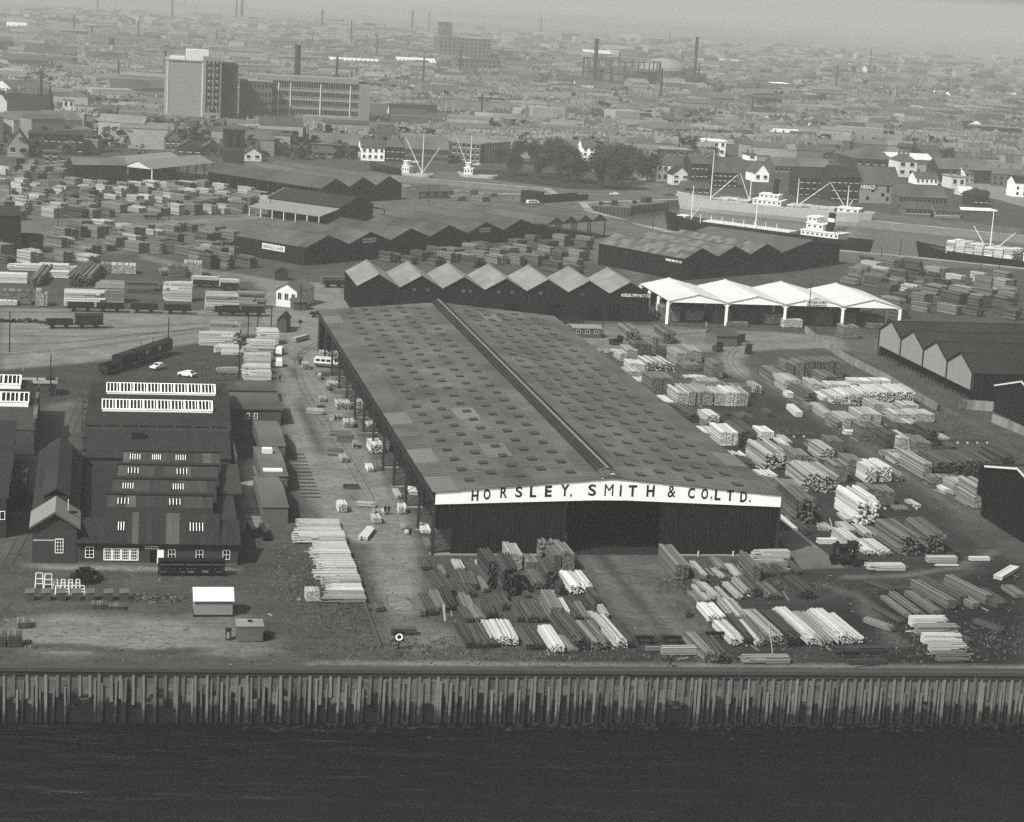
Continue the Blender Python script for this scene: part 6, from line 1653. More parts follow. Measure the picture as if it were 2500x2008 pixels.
cargo(s3, L3 * .2, L3 * .62, 10.4, 4.0, 4.6, 'w', 7); mast(s3, L3 * .44, 18, 4, ((-7, 11, -1), (9, 10, 1))); block(s3, L3 * .68, L3 * .86, 9.5, 4, 7.4, win=6); block(s3, L3 * .7, L3 * .78, 8, 7.55, 10.4, win=4, name='bridge')
MB().tube((L3 * .82, 0, 7), (L3 * .825, 0, 15), 1.5, 1.4, n=14).obj('funnel', 'black', s3)
for k, xx in enumerate((.04, .075)): bx('bow_mark', s3, 'white', L3 * xx + 1.5, L3 * xx + 2.2, -4.2, -3.2, 2.3, 3.0) if False else None
for k, (bx_, by_, ex, ey, lab) in enumerate(((1200, 1455, 1420, 1480, 'small white trawler in the basin, left of two'), (1690, 1470, 1950, 1490, 'small white trawler in the basin, right of two'))):
    s_, Lk = ship('trawler', lab, P('B', bx_, by_, -2), P('B', ex, ey, -2), 6, 2.6, -2, 'hull_white', None, 'boat')
    block(s_, Lk * .08, Lk * .35, 4.4, 2.6, 6.2, win=3); block(s_, Lk * .12, Lk * .26, 3.6, 6.35, 8.6, win=2, name='wheelhouse')
    mast(s_, Lk * (.75 if k == 0 else .24), 19, 2.5, ((-7 - 3 * (1 - k), 17, 0),) + (((9, 14, 0),) if k == 0 else ()))
by = ship('dark_barge', 'dark wooden lighter with an open hold in the basin', P('B', 960, 1400, -1), P('B', 1160, 1440, -1), 6, 3.0, -1, 'hull_black', None, 'barge')
for k, (a, b, c, d, lab) in enumerate((('G', 440, 440, 780, 'long dark swing bridge girder at the lock'),)):
    A_, B_ = P('G', 410, 455), P('G', 785, 430)
    loc, rz, w = frame(A_, B_); t_ = thing('swing_bridge', lab, 'bridge', loc, rz)
    for y in (0, 6): bx('girder', t_, 'steel_dark', 0, w, y, y + .4, .3, 2.6)
    bx('deck', t_, 't_grey', 0, w, .45, 5.95, .6, .9); bx('counterweight', t_, 'black', -6, 0, -1, 7, .1, 5)
for k, (x0, y0, x1, y1, lab) in enumerate(((790, 480, 1130, 500, 'long flat pontoon pier at the lock mouth, nearer one'), (1130, 485, 1440, 455, 'long flat pontoon pier beside the white cargo ship'))):
    A_, B_ = P('G', x0, y0, 0), P('G', x1, y1, 0); loc, rz, w = frame(A_, B_); t_ = thing('pier', lab, 'pier', loc, rz)
    bx('deck', t_, 't_grey', 0, w, 0, 9, .1, .5); bx('fender', t_, 't_dark', 0, w, -.3, -.01, -2.9, .2)
    for q in range(12): bx('pile', t_, 't_dark', w * q / 12, w * q / 12 + .4, -.65, -.31, -3.2, .6)
    MB().tube((w * .3, 4, .5), (w * .3, 4, 1.8), .9, n=10).obj('capstan', 'black', t_); bx('winch_house', t_, 'brick_dark', w * .55, w * .7, 3, 6, .5, 2.6)
jt = thing('timber_jetty', 'dark piled timber jetty along the near dock edge', 'jetty')
for k in range(26):
    a = P('G', 930, 575).lerp(P('G', 1285, 640), k / 26); MB().bar(a + Vector((0, 0, -1)), a + Vector((1.6, -2.4, -1)), .5, 3.2).obj('jetty_pile', 't_dark', jt)
    bx('plank', jt, 't_grey', a.x - 1, a.x + 2.4, a.y - 1.6, a.y + 1.0, .12, .3 + (k % 3) * .02)
# ---------------------------------------------------------------- the town beyond the docks
CR = random.Random(21)
def blk(lab, f, x0, y0, x1, y1, ytop, depth, roof='flat', rise=3.0, wall='brick_mid', rt='roof_slate', wins=None, name='warehouse', cat='building', chim=0, wm='glass', level=True, trim=None):
    A_, B_ = P(f, x0, y0), P(f, x1, y1)
    if level:                                   # most blocks lie square to the docks
        d_ = ray(f, x1, y0 + (x1 - x0) * .045); B_ = Vector((CAMC.x + d_.x * A_.y / d_.y, A_.y, 0))
    loc, rz, w = frame(A_, B_); h = zat(A_, f, ytop)
    t_ = thing(name, lab, cat, loc, rz); foot(loc, rz, 0, w, 0, depth, 3)
    bx('wall', t_, wall, 0, w, 0, depth, 0, h)
    o = .4
    if roof == 'flat':
        bx('roof', t_, rt, -o, w + o, -o, depth + o, h, h + .5)
    elif roof == 'x':      # ridge along the front
        for ya, yb in ((-o, depth / 2), (depth + o, depth / 2)): MB().slab([(-o, ya, h), (w + o, ya, h), (w + o, yb, h + rise), (-o, yb, h + rise)], .2).obj('roof_slope', rt, t_)
        for x in (0, w): MB().slab([(x, 0, h), (x, depth, h), (x, depth / 2, h + rise - .2)], .2).obj('gable', wall, t_)
    elif roof == 'hip':
        r = min(w, depth) / 2 * .9
        pts = [(-o, -o, h), (w + o, -o, h), (w + o, depth + o, h), (-o, depth + o, h)]; a, b = (r, depth / 2, h + rise), (w - r, depth / 2, h + rise)
        g = MB(); g.face(pts[0], pts[1], b, a); g.face(pts[2], pts[3], a, b); g.face(pts[1], pts[2], b); g.face(pts[3], pts[0], a); g.obj('roof', rt, t_)
    else:                  # 'y': gables to the front, roof gives the number of bays
        nb = int(roof[1:] or 1)
        for k in range(nb):
            xa, xb = w * k / nb, w * (k + 1) / nb; xm_ = (xa + xb) / 2
            for q in (xa, xb): MB().slab([(q + (-o if k == 0 and q == xa else o if k == nb - 1 and q == xb else 0), -o, h), (q + (-o if k == 0 and q == xa else o if k == nb - 1 and q == xb else 0), depth + o, h), (xm_, depth + o, h + rise), (xm_, -o, h + rise)], .2).obj('roof_slope', rt, t_)
            for y in (0, depth): MB().slab([(xa, y, h), (xb, y, h), (xm_, y, h + rise - .2)], .2).obj('gable', wall, t_)
    if wins:
        nx, nz = wins[:2]
        pw, ph = w / nx * (wins[2] if len(wins) > 2 else .45), h / (nz + .3) * (wins[3] if len(wins) > 3 else .5)
        wmesh = MB().box(0, pw, -.12, -.02, 0, ph).mesh('window', wm)
        fm_ = MB().box(-.15, pw + .15, -.19, -.121, -.3, 0).mesh('sill', 'white_old')
        for i in range(nx):
            for j in range(nz):
                wo = link('window', wmesh, t_, (w * (i + .5) / nx - pw / 2, 0, h * (j + .45) / (nz + .1)))
                if nx * nz < 40: link('sill', fm_, wo)
    if trim:
        for k in range(trim): bx('pilaster', t_, 'white_old', w * k / max(1, trim - 1) - .3, w * k / max(1, trim - 1) + .3, -.35, -.2, 0, h)
    for k in range(chim):
        x = w * (k + .5) / chim; bx('chimney', t_, 'brick_mid', x - .5, x + .5, depth / 2 - .6, depth / 2 + .6, h + .2, h + rise + 1.6)
    return t_, w, h, depth

# tall block and the brick factory
t_, w, h, _ = blk('tall pale windowless tower block with dark right flank', 'A', 1345, 1090, 1640, 1085, 492, 34, 'flat', wall='brick_pale', rt='concrete', name='tower_block')
for x in (.5, w - .4): bx('corner_strip', t_, 'white_old', x - .3, x + .3, -.25, -.02, 0, h)
bx('stair_tower', t_, 'brick_pale', w, w + 9.6, -1.5, 12, 0, h + 3)
bx('dark_wing', t_, 'brick_dark', w + 9.7, w + 19, 4, 34, 0, h - .6)
for k in range(4): bx('fin', t_, 'brick_dark', w + 1.4 + k * 2.1, w + 2.3 + k * 2.1, -1.72, -1.51, 13, h + 1)
for j in range(11):
    for k, x in enumerate((w + 2.6, w + 6.2)):
        if j < 4 and k: continue
        wo = bx('window', t_, 'glass', x + (2 if j < 4 else 0), x + 2.4 + (2 if j < 4 else 0), -1.62, -1.505, 2 + j * 3.5, 4 + j * 3.5); bx('sill', wo, 'white_old', x + (2 if j < 4 else 0), x + 2.4 + (2 if j < 4 else 0), -1.7, -1.621, 1.7 + j * 3.5, 1.99 + j * 3.5)
bx('plant_room', t_, 'white_old', w * .55, w + 3, 8, 20, h + .5, h + 6); bx('plant_room', t_, 'white_old', 2, w * .5, 10, 18, h + .5, h + 2)
bx('canopy', t_, 'white_old', w - 5, w + 12, -4, -1.6, 2.5, 3)
t_, w, h, d = blk('six-storey brick factory with window bands and white pilasters', 'B', 45, 1085, 925, 1090, 650, 22, 'flat', wall='brick_pale', rt='roof_pale', name='brick_factory', cat='factory', wins=(44, 6, .7, .55))
for x in (.16, .27, .545, .82): bx('pilaster', t_, 'white_old', w * x - .3, w * x + .3, -.5, -.2, 0, h - 1)
for j in range(6): bx('sill_band', t_, 'brick_pale', 1, w * .9, -.24, -.19, h * (j + .4) / 6.1 - .3, h * (j + .4) / 6.1)
bx('parapet', t_, 'roof_pale', -2, w * .9, 3, 20, h + .51, h + 2.6)
bx('end_tower', t_, 'brick_pale', w * .9, w + .3, -.6, 22.5, 0, h + .5)
blk('lower wing of the brick factory behind the italianate tower', 'A', 1955, 1090, 2200, 1095, 660, 20, 'flat', wall='brick_mid', rt='roof_pale', wins=(8, 6, .5, .4), name='factory_wing', cat='factory')
def chimney(lab, f, x, yb, yt, r0, m='brick_dark', r1=None):
    p = P(f, x, yb); h = zat(p, f, yt); s_ = (p - CAMC).length / FPX
    r0 = r0 * s_ / 3.331 / 2; t_ = thing('chimney_stack', lab, 'chimney', p)
    MB().tube((0, 0, 0), (0, 0, h), r0 * 1.15, (r1 or r0 * .85), n=14).obj('shaft', m, t_); MB().tube((0, 0, h - 1.5), (0, 0, h + .3), r0 * .98, r0 * .98, n=14).obj('rim', m, t_)
for a in (('thick dark chimney above the brick factory', 'B', 340, 900, 370, 52), ('tall far chimney left of the gasholder', 'C', 697, 740, 320, 34), ('tall slender chimney right of the gasholder', 'C', 1508, 740, 305, 28), ('short chimney beside the slender one right of the gasholder', 'C', 1540, 720, 520, 15),
          ('thin chimney above the left town edge', 'A', 745, 380, 220, 16), ('stubby chimney right of the thin left one', 'A', 905, 470, 310, 50), ('faint chimney behind the tall block', 'A', 1760, 400, 240, 12), ('faint far chimney at the top left', 'A', 795, 120, -60, 14),
          ('faint pair of chimneys above the tall block, left one', 'A', 1400, 160, -40, 18), ('faint pair of chimneys above the tall block, right one', 'A', 1965, 190, -40, 22), ('faint chimney between those above the tall block', 'A', 1920, 190, 0, 14), ('faint far chimney above the factory', 'B', 552, 240, 80, 18),
          ('faint far chimney left of the hazy mill', 'B', 1283, 260, 90, 16), ('faint thin chimney beside the hazy mill', 'B', 1420, 280, 100, 10), ('faint chimney far behind the gasholder', 'C', 265, 280, 140, 14), ('dark chimney far right of the town', 'D', 190, 660, 580, 12), ('broad chimney left of the right-hand trees', 'C', 2022, 830, 680, 30),
          ('tower chimney among hazy streets at right', 'D', 485, 900, 770, 50), ('slim pale chimney among hazy streets at right', 'D', 1035, 860, 740, 22), ('thin chimney over the left roofs', 'A', 1125, 340, 180, 14), ('pale flue near the dock cranes', 'B', 395, 1200, 1040, 50), ('dark stack near the dock cranes', 'C', 1385, 1270, 1090, 12)): chimney(*a)
# italianate brick tower
t_, w, h, d = blk('square dark brick tower with arched windows and a hipped cap', 'A', 1815, 1345, 1985, 1345, 1045, 9.5, 'hip', 2.2, 'brick_dark', 'roof_slate', name='brick_tower', cat='tower')
for x in (w * .3, w * .7):
    wo = bx('arched_window', t_, 'void', x - 1, x + 1, -.1, -.02, h * .5, h * .82); MB().tube((x, -.1, h * .82), (x, -.02, h * .82), 1.0, n=14).obj('arch', 'void', wo)
bx('cornice', t_, 'brick', -.6, w + .6, -.6, d + .6, h - .6, h - .1); bx('string_course', t_, 'brick', -.2, w + .2, -.2, d + .2, h * .42, h * .45)
# named landmarks: label | window | base corners | top | depth | roof | rise | wall | roof tone | windows | name
LM = '''gabled brick house left of the tall block's foot|A 1340 1240 1470 1265 1130|12|y1|4|brick_mid|roof_slate|3 2|house
long slate-roofed brick range below the tall block|A 1440 1255 1640 1260 1200|10|y1|4|brick_dark|roof_slate|3 1|workshop
second gabled workshop below the tall block|A 1645 1260 1810 1262 1205|10|y1|4|brick_dark|roof_slate|3 1|workshop
small white gabled house right of the italianate tower|A 1985 1310 2125 1315 1250|12|y1|3.2|white_old|roof_slate|2 1|house
small pale clock turret among the left roofs|A 510 1035 600 1035 815|7|flat|1|white_old|concrete|2 3|turret
dark steep-roofed church hall at the left edge|A 60 1035 420 1035 900|16|x|9|brick_dark|roof_dark|5 1|church
pale gable end at the left edge|A -60 1015 65 1010 840|20|y1|6|white_old|roof_dark||warehouse
pale gabled warehouse in front of the church hall|A 60 1275 230 1265 1180|16|y1|7|brick_pale|roof_slate|2 1|warehouse
long black shed below the church hall|A 230 1250 680 1240 1090|18|flat|1|brick_dark|roof_dark|8 2|warehouse
dark warehouse with dormers beside the church hall|A 80 1080 560 1070 1020|20|x|4|brick_mid|roof_slate|6 1|warehouse
low open canopy shed by the creek|A 640 1110 830 1105 1040|14|flat|1|brick_dark|roof_dark|6 1|shed
long brick block with a round hall behind the creek|A 700 560 1040 575 470|30|x|5|brick_mid|roof_slate|10 2|warehouse
large hazy warehouse left of the round hall|A 200 520 620 530 420|30|x|6|brick_dark|roof_slate|10 2|warehouse
white roofed hall at the top left|A 55 250 215 250 215|30|x|5|brick_pale|roof_white||hall
long pale roof at the upper left|A 640 235 920 250 215|20|x|4|brick_pale|roof_pale||hall
pale roofed hall right of the thin chimney|A 1140 335 1350 345 310|18|x|4|brick_pale|roof_pale||hall
white-fronted block behind the creek bridge|A 960 610 1180 620 590|12|flat|1|white_old|white||warehouse
four-storey brick mill left of the tall block|A 1180 740 1330 745 600|22|flat|1|brick_mid|roof_slate|5 4|mill
long pale-roofed depot behind the factory, left part|B -20 590 110 595 510|26|x|4|brick_pale|roof_pale||depot
long pale-roofed depot behind the factory, right part|B 115 590 420 590 545|20|x|5|brick_pale|roof_pale||depot
bright white roof beyond the factory, left of two|B 620 560 1020 575 510|26|x|5|brick_mid|roof_white||depot
bright white roof beyond the factory, right of two|B 1165 560 1480 575 515|26|x|6|brick_mid|roof_white||depot
hazy tall mill on the skyline|B 1500 490 1920 505 300|40|flat|1|brick_mid|concrete|12 6|mill
slim tower of the hazy skyline mill|B 1505 490 1600 490 180|20|flat|1|brick_mid|concrete||mill
hazy brick block right of the skyline mill|B 1640 620 2000 640 480|30|flat|1|brick_mid|roof_slate|10 4|warehouse
small white gabled house right of the factory, upper|B 925 800 1030 800 765|14|x|4|white_old|roof_white|3 1|house
small white gable among trees right of the factory|B 1220 790 1340 795 772|14|x|3|white_old|roof_white||house
white gabled shed right of the factory, lower|B 925 930 1060 935 890|18|y1|3.5|brick_mid|roof_white||shed
big dark barn roof with a pale verge beyond the basin|B 1110 1060 1495 1065 1000|22|x|11|white_old|roof_dark|8 1|hall
long modern pale block behind the dark barn|B 1265 960 1780 985 860|18|flat|1|brick_pale|white_old|14 1|office
small white house right of the dark barn|B 1785 1005 1885 1010 955|10|x|3|white_old|roof_slate|2 1|house
low white parapet building right of the dark barn|B 1650 1070 1890 1085 1025|14|flat|1|brick_pale|white|8 1|shop
white low annex below the parapet building|B 1550 1135 1925 1150 1085|12|flat|1|white_old|white|8 1|shop
long grey-roofed transit shed with a window band, left part|B 460 1265 870 1300 1170|20|x|5|brick_dark|roof_grey|26 2|transit_shed
white two-storey house facing the basin|B 870 1305 1060 1312 1200|12|x|4|white|roof_slate|4 2|house
dark brick house right of the white basin house|B 1065 1312 1225 1315 1195|12|hip|5|brick_dark|roof_slate|4 2|house
long grey-roofed transit shed with a window band, right part|B 1230 1320 1580 1335 1210|18|x|6|brick_mid|roof_grey|22 2|transit_shed
brick office with tall white mullions, side wing|B 1605 1310 1835 1330 1160|16|flat|1|brick_mid|roof_pale|6 3|office
brick office with tall white mullions, glazed front|B 1840 1325 2070 1300 1180|16|flat|1|glass|roof_pale|11 2|office
low slate workshop near the basin cranes|B 480 1290 640 1300 1240|9|x|3|brick_mid|roof_slate|3 1|workshop
round dark warehouse beside the basin cranes|B 185 1190 275 1190 1070|14|flat|1|brick_mid|roof_slate|3 2|warehouse
tall white house front among the dock trees|C 600 1320 700 1325 1200|11|x|4|white|roof_slate|2 3|house
flat-fronted brick range behind the dock trees|C 150 1150 550 1180 1085|18|x|4|brick_mid|roof_slate|10 1|warehouse
long white fronted store behind the dock trees|C 170 1000 560 1025 955|16|flat|1|white_old|white||store
dark block left of the long white store|C 50 990 175 995 900|16|flat|1|brick_dark|roof_dark||warehouse
pale pedimented hall left of the white store|C 100 1050 275 1055 1030|20|y1|5|white_old|roof_white||hall
wide dark canopy roof behind the trees|C 690 1125 1145 1155 1085|22|x|5|brick_mid|roof_dark|12 1|market_hall
white two-storey shop row above the canopy|C 825 1030 935 1035 960|12|x|3|white_old|roof_slate|4 2|shop
brick row right of the white shop row|C 1000 1080 1370 1095 1020|14|x|5|brick_mid|roof_slate|8 1|terrace
hazy dark barn roof right of the brick row|C 1375 1060 1500 1070 1020|22|y1|5|brick_mid|roof_slate||hall
white corner inn with black doors facing the dock|C 1205 1480 1445 1500 1340|14|x|4|white|roof_slate|5 2|inn
white gabled cottage left of the inn|C 1060 1465 1205 1475 1410|9|x|3|white|roof_slate|2 1|cottage
gable-fronted white shop right of the inn|C 1330 1505 1470 1510 1420|9|y1|4|white_old|roof_dark|2 2|shop
bottle-shaped pale kiln house behind the trees|C 1110 1270 1225 1275 1230|12|hip|8|brick_mid|roof_grey||kiln
low flat workshop right of the kiln|C 1230 1280 1480 1300 1215|14|flat|1|brick_mid|concrete|5 1|workshop
dark brick warehouse behind the white ship's mast|C 1480 1520 1620 1525 1330|14|x|4|brick_dark|roof_slate|4 3|warehouse
brick row of houses behind the white ship|C 1620 1520 1860 1530 1400|12|x|4|brick_dark|roof_slate|6 3|terrace
big white flat-roofed building above the brick row|C 1615 1270 1765 1280 1150|14|flat|1|white|white|3 2|office
pale wing right of the big white building|C 1760 1215 1845 1220 1160|10|flat|1|white_old|white|4 1|office
long bright white works with portholes|C 1690 1070 1970 1095 1005|16|flat|1|white|white|5 1|works
low white extension of the long white works|C 1860 1095 2025 1110 1065|10|flat|1|white|white||works
slate hall left of the long white works|C 1580 1090 1840 1110 1060|20|hip|5|brick_mid|roof_slate||hall
pale gabled chapel above the white works|C 1660 950 1770 955 895|18|y1|6|brick_pale|roof_slate||chapel
bright white gable right of the white ship's mast|C 2000 1480 2120 1485 1410|14|y1|5|white|roof_slate|2 1|warehouse
small white house with one window|C 1945 1305 2025 1310 1260|9|flat|1|white|roof_slate|1 1|house
pale low wall building right of it|C 2025 1310 2132 1318 1265|9|flat|1|brick_pale|concrete||store
small low brick office before the white ship|C 1430 1580 1640 1585 1530|9|x|3|brick_mid|roof_slate|4 1|office
tall warehouse with a white painted word on its wall|D 790 1650 1110 1655 1500|18|x|8|brick_pale|roof_slate||warehouse
long brick range with arched windows right of that warehouse|D 1110 1680 1500 1700 1600|16|x|5|brick_mid|roof_slate|12 1|warehouse
pale tall house with a bay above the brick range|D 1100 1440 1250 1445 1310|14|hip|4|white_old|roof_slate|2 2|house
dark hall with white roof edge above the brick range|D 760 1360 1080 1375 1290|30|hip|6|brick_dark|roof_slate|5 1|hall
white-roofed shed behind the pale tall house|D 1040 1330 1390 1350 1290|20|x|3|brick_mid|roof_white||shed
white low house with a grey roof at right|D 1250 1500 1430 1515 1450|10|x|3|white|roof_slate|5 1|house
pale block right of the white low house|D 1535 1535 1650 1545 1440|12|flat|1|white_old|concrete|2 1|house
white lean-to roof at the far right|D 1615 1590 1720 1610 1570|8|x|3|white_old|roof_white||shed
white small block above the dark warehouses|D 540 1405 655 1410 1355|8|flat|1|white|roof_slate|1 1|store
dark warehouse row above the white ship's stern|D 550 1640 780 1650 1440|14|x|5|brick_dark|roof_dark|5 3|warehouse
dark warehouse left of that row|D 290 1600 545 1610 1450|14|x|5|brick_dark|roof_dark|5 3|warehouse
long grey transit roof above the dark warehouses|D 100 1420 560 1440 1350|18|x|4|brick_mid|roof_grey|12 1|transit_shed
white open-fronted hall with a striped roof|D 135 1200 330 1215 1110|26|x|4|white_old|roof_white|5 1|hall
grey flat garage right of the striped hall|D 200 1240 400 1250 1165|12|flat|1|brick_mid|concrete|4 1|garage
pale hall with a big roof light|D 390 1160 570 1170 1110|18|y1|5|brick_pale|roof_pale|3 1|hall
pale dutch-gabled house in the hazy streets|D 785 1155 870 1160 1090|12|y1|5|brick_pale|roof_slate|2 2|house
pale house pair left of the dutch gable|D 530 1120 650 1125 1075|12|x|3|brick_pale|roof_slate|3 2|house
hazy brick terrace right of the dutch gable|D 1110 1170 1300 1180 1100|12|x|4|brick_mid|roof_slate|8 2|terrace
white office block with tall windows in the haze|D 100 800 215 805 680|20|flat|1|brick_pale|white|5 3|office
hazy grey block right of the white office block|D 360 760 550 770 690|20|flat|1|brick_mid|concrete|6 3|office
long white low building at the haze, left|D 0 945 105 950 905|14|flat|1|white|white||works
long white low building at the haze, right|D 140 950 300 955 918|14|flat|1|white|white||works
long far white roof near the skyline at right|D 1200 535 1500 560 522|30|x|3|brick_pale|roof_white||shed
far white shed by the right edge|D 1950 915 2110 925 890|24|x|4|white_old|roof_white||shed
pale semi-detached houses at right, left pair|D 1590 1335 1750 1340 1290|11|hip|4|brick_pale|roof_slate|4 2|house
pale semi-detached houses at right, right pair|D 1760 1330 1930 1340 1285|11|hip|4|brick_pale|roof_slate|4 2|house
dark oil store tank house at the right edge|D 1720 1680 1840 1690 1590|14|hip|3|brick_dark|roof_dark|3 1|warehouse
row of wooden sheds on the far quay, left|H 1170 560 1370 575 500|8|x|3|brick_mid|roof_slate|6 1|shed
row of pale wooden sheds on the far quay, right|H 1410 570 1610 585 520|8|x|3|brick_pale|roof_slate|8 1|shed
white flat shed on the far quay|H 1600 560 1900 590 510|8|flat|1|brick_mid|white||shed
small pale shop row left of the creek|A 130 620 420 625 590|10|x|3|brick_pale|roof_grey||terrace
hazy low depot on the skyline right of the gasholder|C 1530 520 1890 540 495|30|x|4|brick_mid|roof_white||depot
hazy white shed behind the gasholder|C 620 470 900 480 430|30|x|4|brick_mid|roof_white||depot
square tower at the left in front of the tall block|E 350 130 475 135 40|9|flat|1|brick_mid|roof_slate|2 2|store'''
LMT = {}
for line in LM.split('\n'):
    lab, pos, dep, roof, rise, wall, rt, wn, nm = line.split('|')
    f, *v = pos.split(); x0, y0, x1, y1, yt = map(float, v)
    LMT[lab] = blk(lab, f, x0, y0, x1, y1, yt, float(dep), roof, float(rise), wall, rt, tuple(map(int, wn.split())) if wn else None, nm, 'building', chim=(2 if nm in ('house', 'terrace', 'inn', 'cottage') else 0), level='glazed front' not in lab and 'side wing' not in lab)
t_, w, h, d = LMT['tall warehouse with a white painted word on its wall']
bx('painted_panel', t_, 'ink', -.2, w * .42, -.14, -.02, h * .76, h * .98)
text(t_, 'HERALD', 2.6, (w * .19, -.2, h * .87), 'white', width=w * .36, bold=.03)
wm_ = MB().box(0, 1.5, -.12, -.02, 0, 1.6).mesh('window', 'glass')
for i, j in ((2, 2), (5, 3), (6, 3), (7, 3), (5, 2), (6, 2), (7, 2), (4, 1), (7, 1), (1, 0), (5, 0)): link('window', wm_, t_, (w * (i + .3) / 8, 0, 1.5 + h * .22 * j))
t_, w, h, d = LMT['brick office with tall white mullions, glazed front']
for k in range(12): bx('mullion', t_, 'white_old', w * k / 11 - .3, w * k / 11 + .3, -.5, -.13, 0, h)
t_, w, h, d = LMT['dark steep-roofed church hall at the left edge']
MB().tube((w * .95, 2, 0), (w * .95, 2, h + 3), 2.2, 2.2, n=8).obj('spire_base', 'brick_dark', t_); MB().tube((w * .95, 2, h + 3), (w * .95, 2, h + 15), 2.2, .1, n=8).obj('spire', 'roof_dark', t_)

# gasholders
def gasholder(lab, f, x0, x1, yb, yt, n, solid=.45):
    a, b = P(f, x0, yb), P(f, x1, yb + 6); c = (a + b) / 2; r = (b - a).length / 2; h = zat(c, f, yt)
    t_ = thing('gasholder', lab, 'gasholder', c)
    foot(c, 0, -r, r, -r, r)
    MB().tube((0, 0, 0), (0, 0, h * solid), r * .93, r * .93, n=28).obj('tank', 'brick_mid', t_); MB().tube((0, 0, h * solid), (0, 0, h * solid + 2), r * .93, r * .3, n=28).obj('crown', 'roof_slate', t_)
    for k in range(n):
        q = 2 * math.pi * k / n; MB().tube((math.cos(q) * r, math.sin(q) * r, 0), (math.cos(q) * r, math.sin(q) * r, h), .8, .6, n=5).obj('column', 'steel', t_)
    for z in (.35, .68, 1.0):
        g = MB()
        for k in range(n): g.bar((math.cos(2 * math.pi * k / n) * r, math.sin(2 * math.pi * k / n) * r, h * z), (math.cos(2 * math.pi * (k + 1) / n) * r, math.sin(2 * math.pi * (k + 1) / n) * r, h * z), .7)
        g.obj('ring_girder', 'steel', t_)
gasholder('large hazy gasholder with lattice columns', 'C', 690, 1130, 735, 490, 18, .7)
gasholder('smaller low gasholder right of the large one', 'C', 1240, 1540, 725, 600, 14, .9)
t_ = thing('pale_dome', 'pale domed roof between the two gasholders', 'dome', P('C', 1250, 720))
rr = (P('C', 1360, 720) - P('C', 1140, 720)).length / 2
g = MB()
for k in range(6):
    a0, a1 = math.pi / 2 * k / 6, math.pi / 2 * (k + 1) / 6; g.tube((0, 0, 18 + math.sin(a0) * rr * .5), (0, 0, 18 + math.sin(a1) * rr * .5), math.cos(a0) * rr, max(.1, math.cos(a1) * rr), n=24, cap=False)
g.obj('dome_shell', 'brick_pale', t_); MB().tube((0, 0, 0), (0, 0, 18), rr, rr, n=24).obj('drum', 'brick_mid', t_)
# creek bridges
for k, (x0, y0, x1, y1, z, lab) in enumerate(((850, 970, 1180, 975, 7, 'lattice girder bridge over the creek, farther one'), (620, 1030, 1300, 1050, 4, 'long flat bridge over the creek, nearer one'))):
    A_, B_ = P('A', x0, y0), P('A', x1, y1); loc, rz, w = frame(A_, B_); t_ = thing('girder_bridge', lab, 'bridge', loc, rz)
    bx('deck', t_, 'steel', 0, w, 0, 6, z, z + .7)
    n = int(w / 5)
    for q in range(n):
        bx('pier_leg', t_, 'steel_dark', w * q / n, w * q / n + .5, 2, 3, 0, z) if q % 3 == 0 else None
        if k == 0: MB().bar((w * q / n, 0, z + .7), (w * (q + 1) / n, 0, z + 4 if q % 2 == 0 else z + .7), .35).obj('brace', 'steel', t_)
    if k == 0: bx('top_chord', t_, 'steel', 0, w, -.2, .2, z + 4, z + 4.5)

# ---------------------------------------------------------------- trees
def crown_mesh(seed, n=4200):
    r = random.Random(seed); g = MB()
    blobs = [(r.gauss(0, .2), r.gauss(0, .2), .66 + r.gauss(0, .13), r.uniform(.16, .3)) for _ in range(13)]
    for _ in range(n):
        bx_, by_, bz, br = r.choice(blobs)
        v = Vector((r.gauss(0, 1), r.gauss(0, 1), r.gauss(0, 1))).normalized() * br * (r.random() ** .35)
        p = Vector((bx_, by_, bz)) + v
        s_ = r.uniform(.014, .034)
        M = Matrix.Translation(p) @ Matrix.Rotation(r.uniform(0, 6.3), 4, 'Z') @ Matrix.Rotation(r.uniform(-1.3, 1.3), 4, 'X')
        g.face(*[M @ Vector(q) for q in ((-s_, -s_ * .7, 0), (s_, -s_ * .5, 0), (s_ * .9, s_ * .8, 0), (-s_ * .8, s_ * .6, 0))])
    return g.mesh('crown', 'foliage')
def trunk_mesh(seed):
    r = random.Random(seed); g = MB()
    g.tube((0, 0, 0), (.01, 0, .45), .025, .017, n=7)
    for _ in range(7):
        a = r.uniform(0, 6.3); z = r.uniform(.3, .45); g.tube((0, 0, z), (math.cos(a) * .22, math.sin(a) * .22, z + r.uniform(.15, .3)), .012, .004, n=5)
    return g.mesh('trunk', 'bark')
CM = [crown_mesh(s_) for s_ in (1, 2, 3)]; TM = trunk_mesh(4)
def tree(lab, p, h, wd=None, group=None, name='tree'):
    t_ = thing(name, lab, 'tree', p, CR.uniform(0, 6.3), group)
    wd = wd or h * CR.uniform(.9, 1.15)
    c = link('crown', CR.choice(CM), t_); c.scale = (wd, wd, h)
    k = link('trunk', TM, t_); k.scale = (h, h, h)
    return t_
for k, (x, y, yt) in enumerate(((60, 1425, 1260), (190, 1330, 1150), (265, 1450, 1270), (330, 1320, 1130), (395, 1430, 1170), (490, 1480, 1200), (560, 1495, 1280), (80, 1330, 1160), (770, 1530, 1270), (860, 1460, 1180), (925, 1545, 1260), (760, 1430, 1200), (1130, 1480, 1240), (-60, 1330, 1200), (990, 1440, 1200))):
    p = P('C', x, y); h = zat(p, 'C', yt) * 1.08; tree(f'leafy dark tree in the dockside park, {ordn(k + 1)} of the park trees', p, h, h * .8, 'trees in the dockside park')
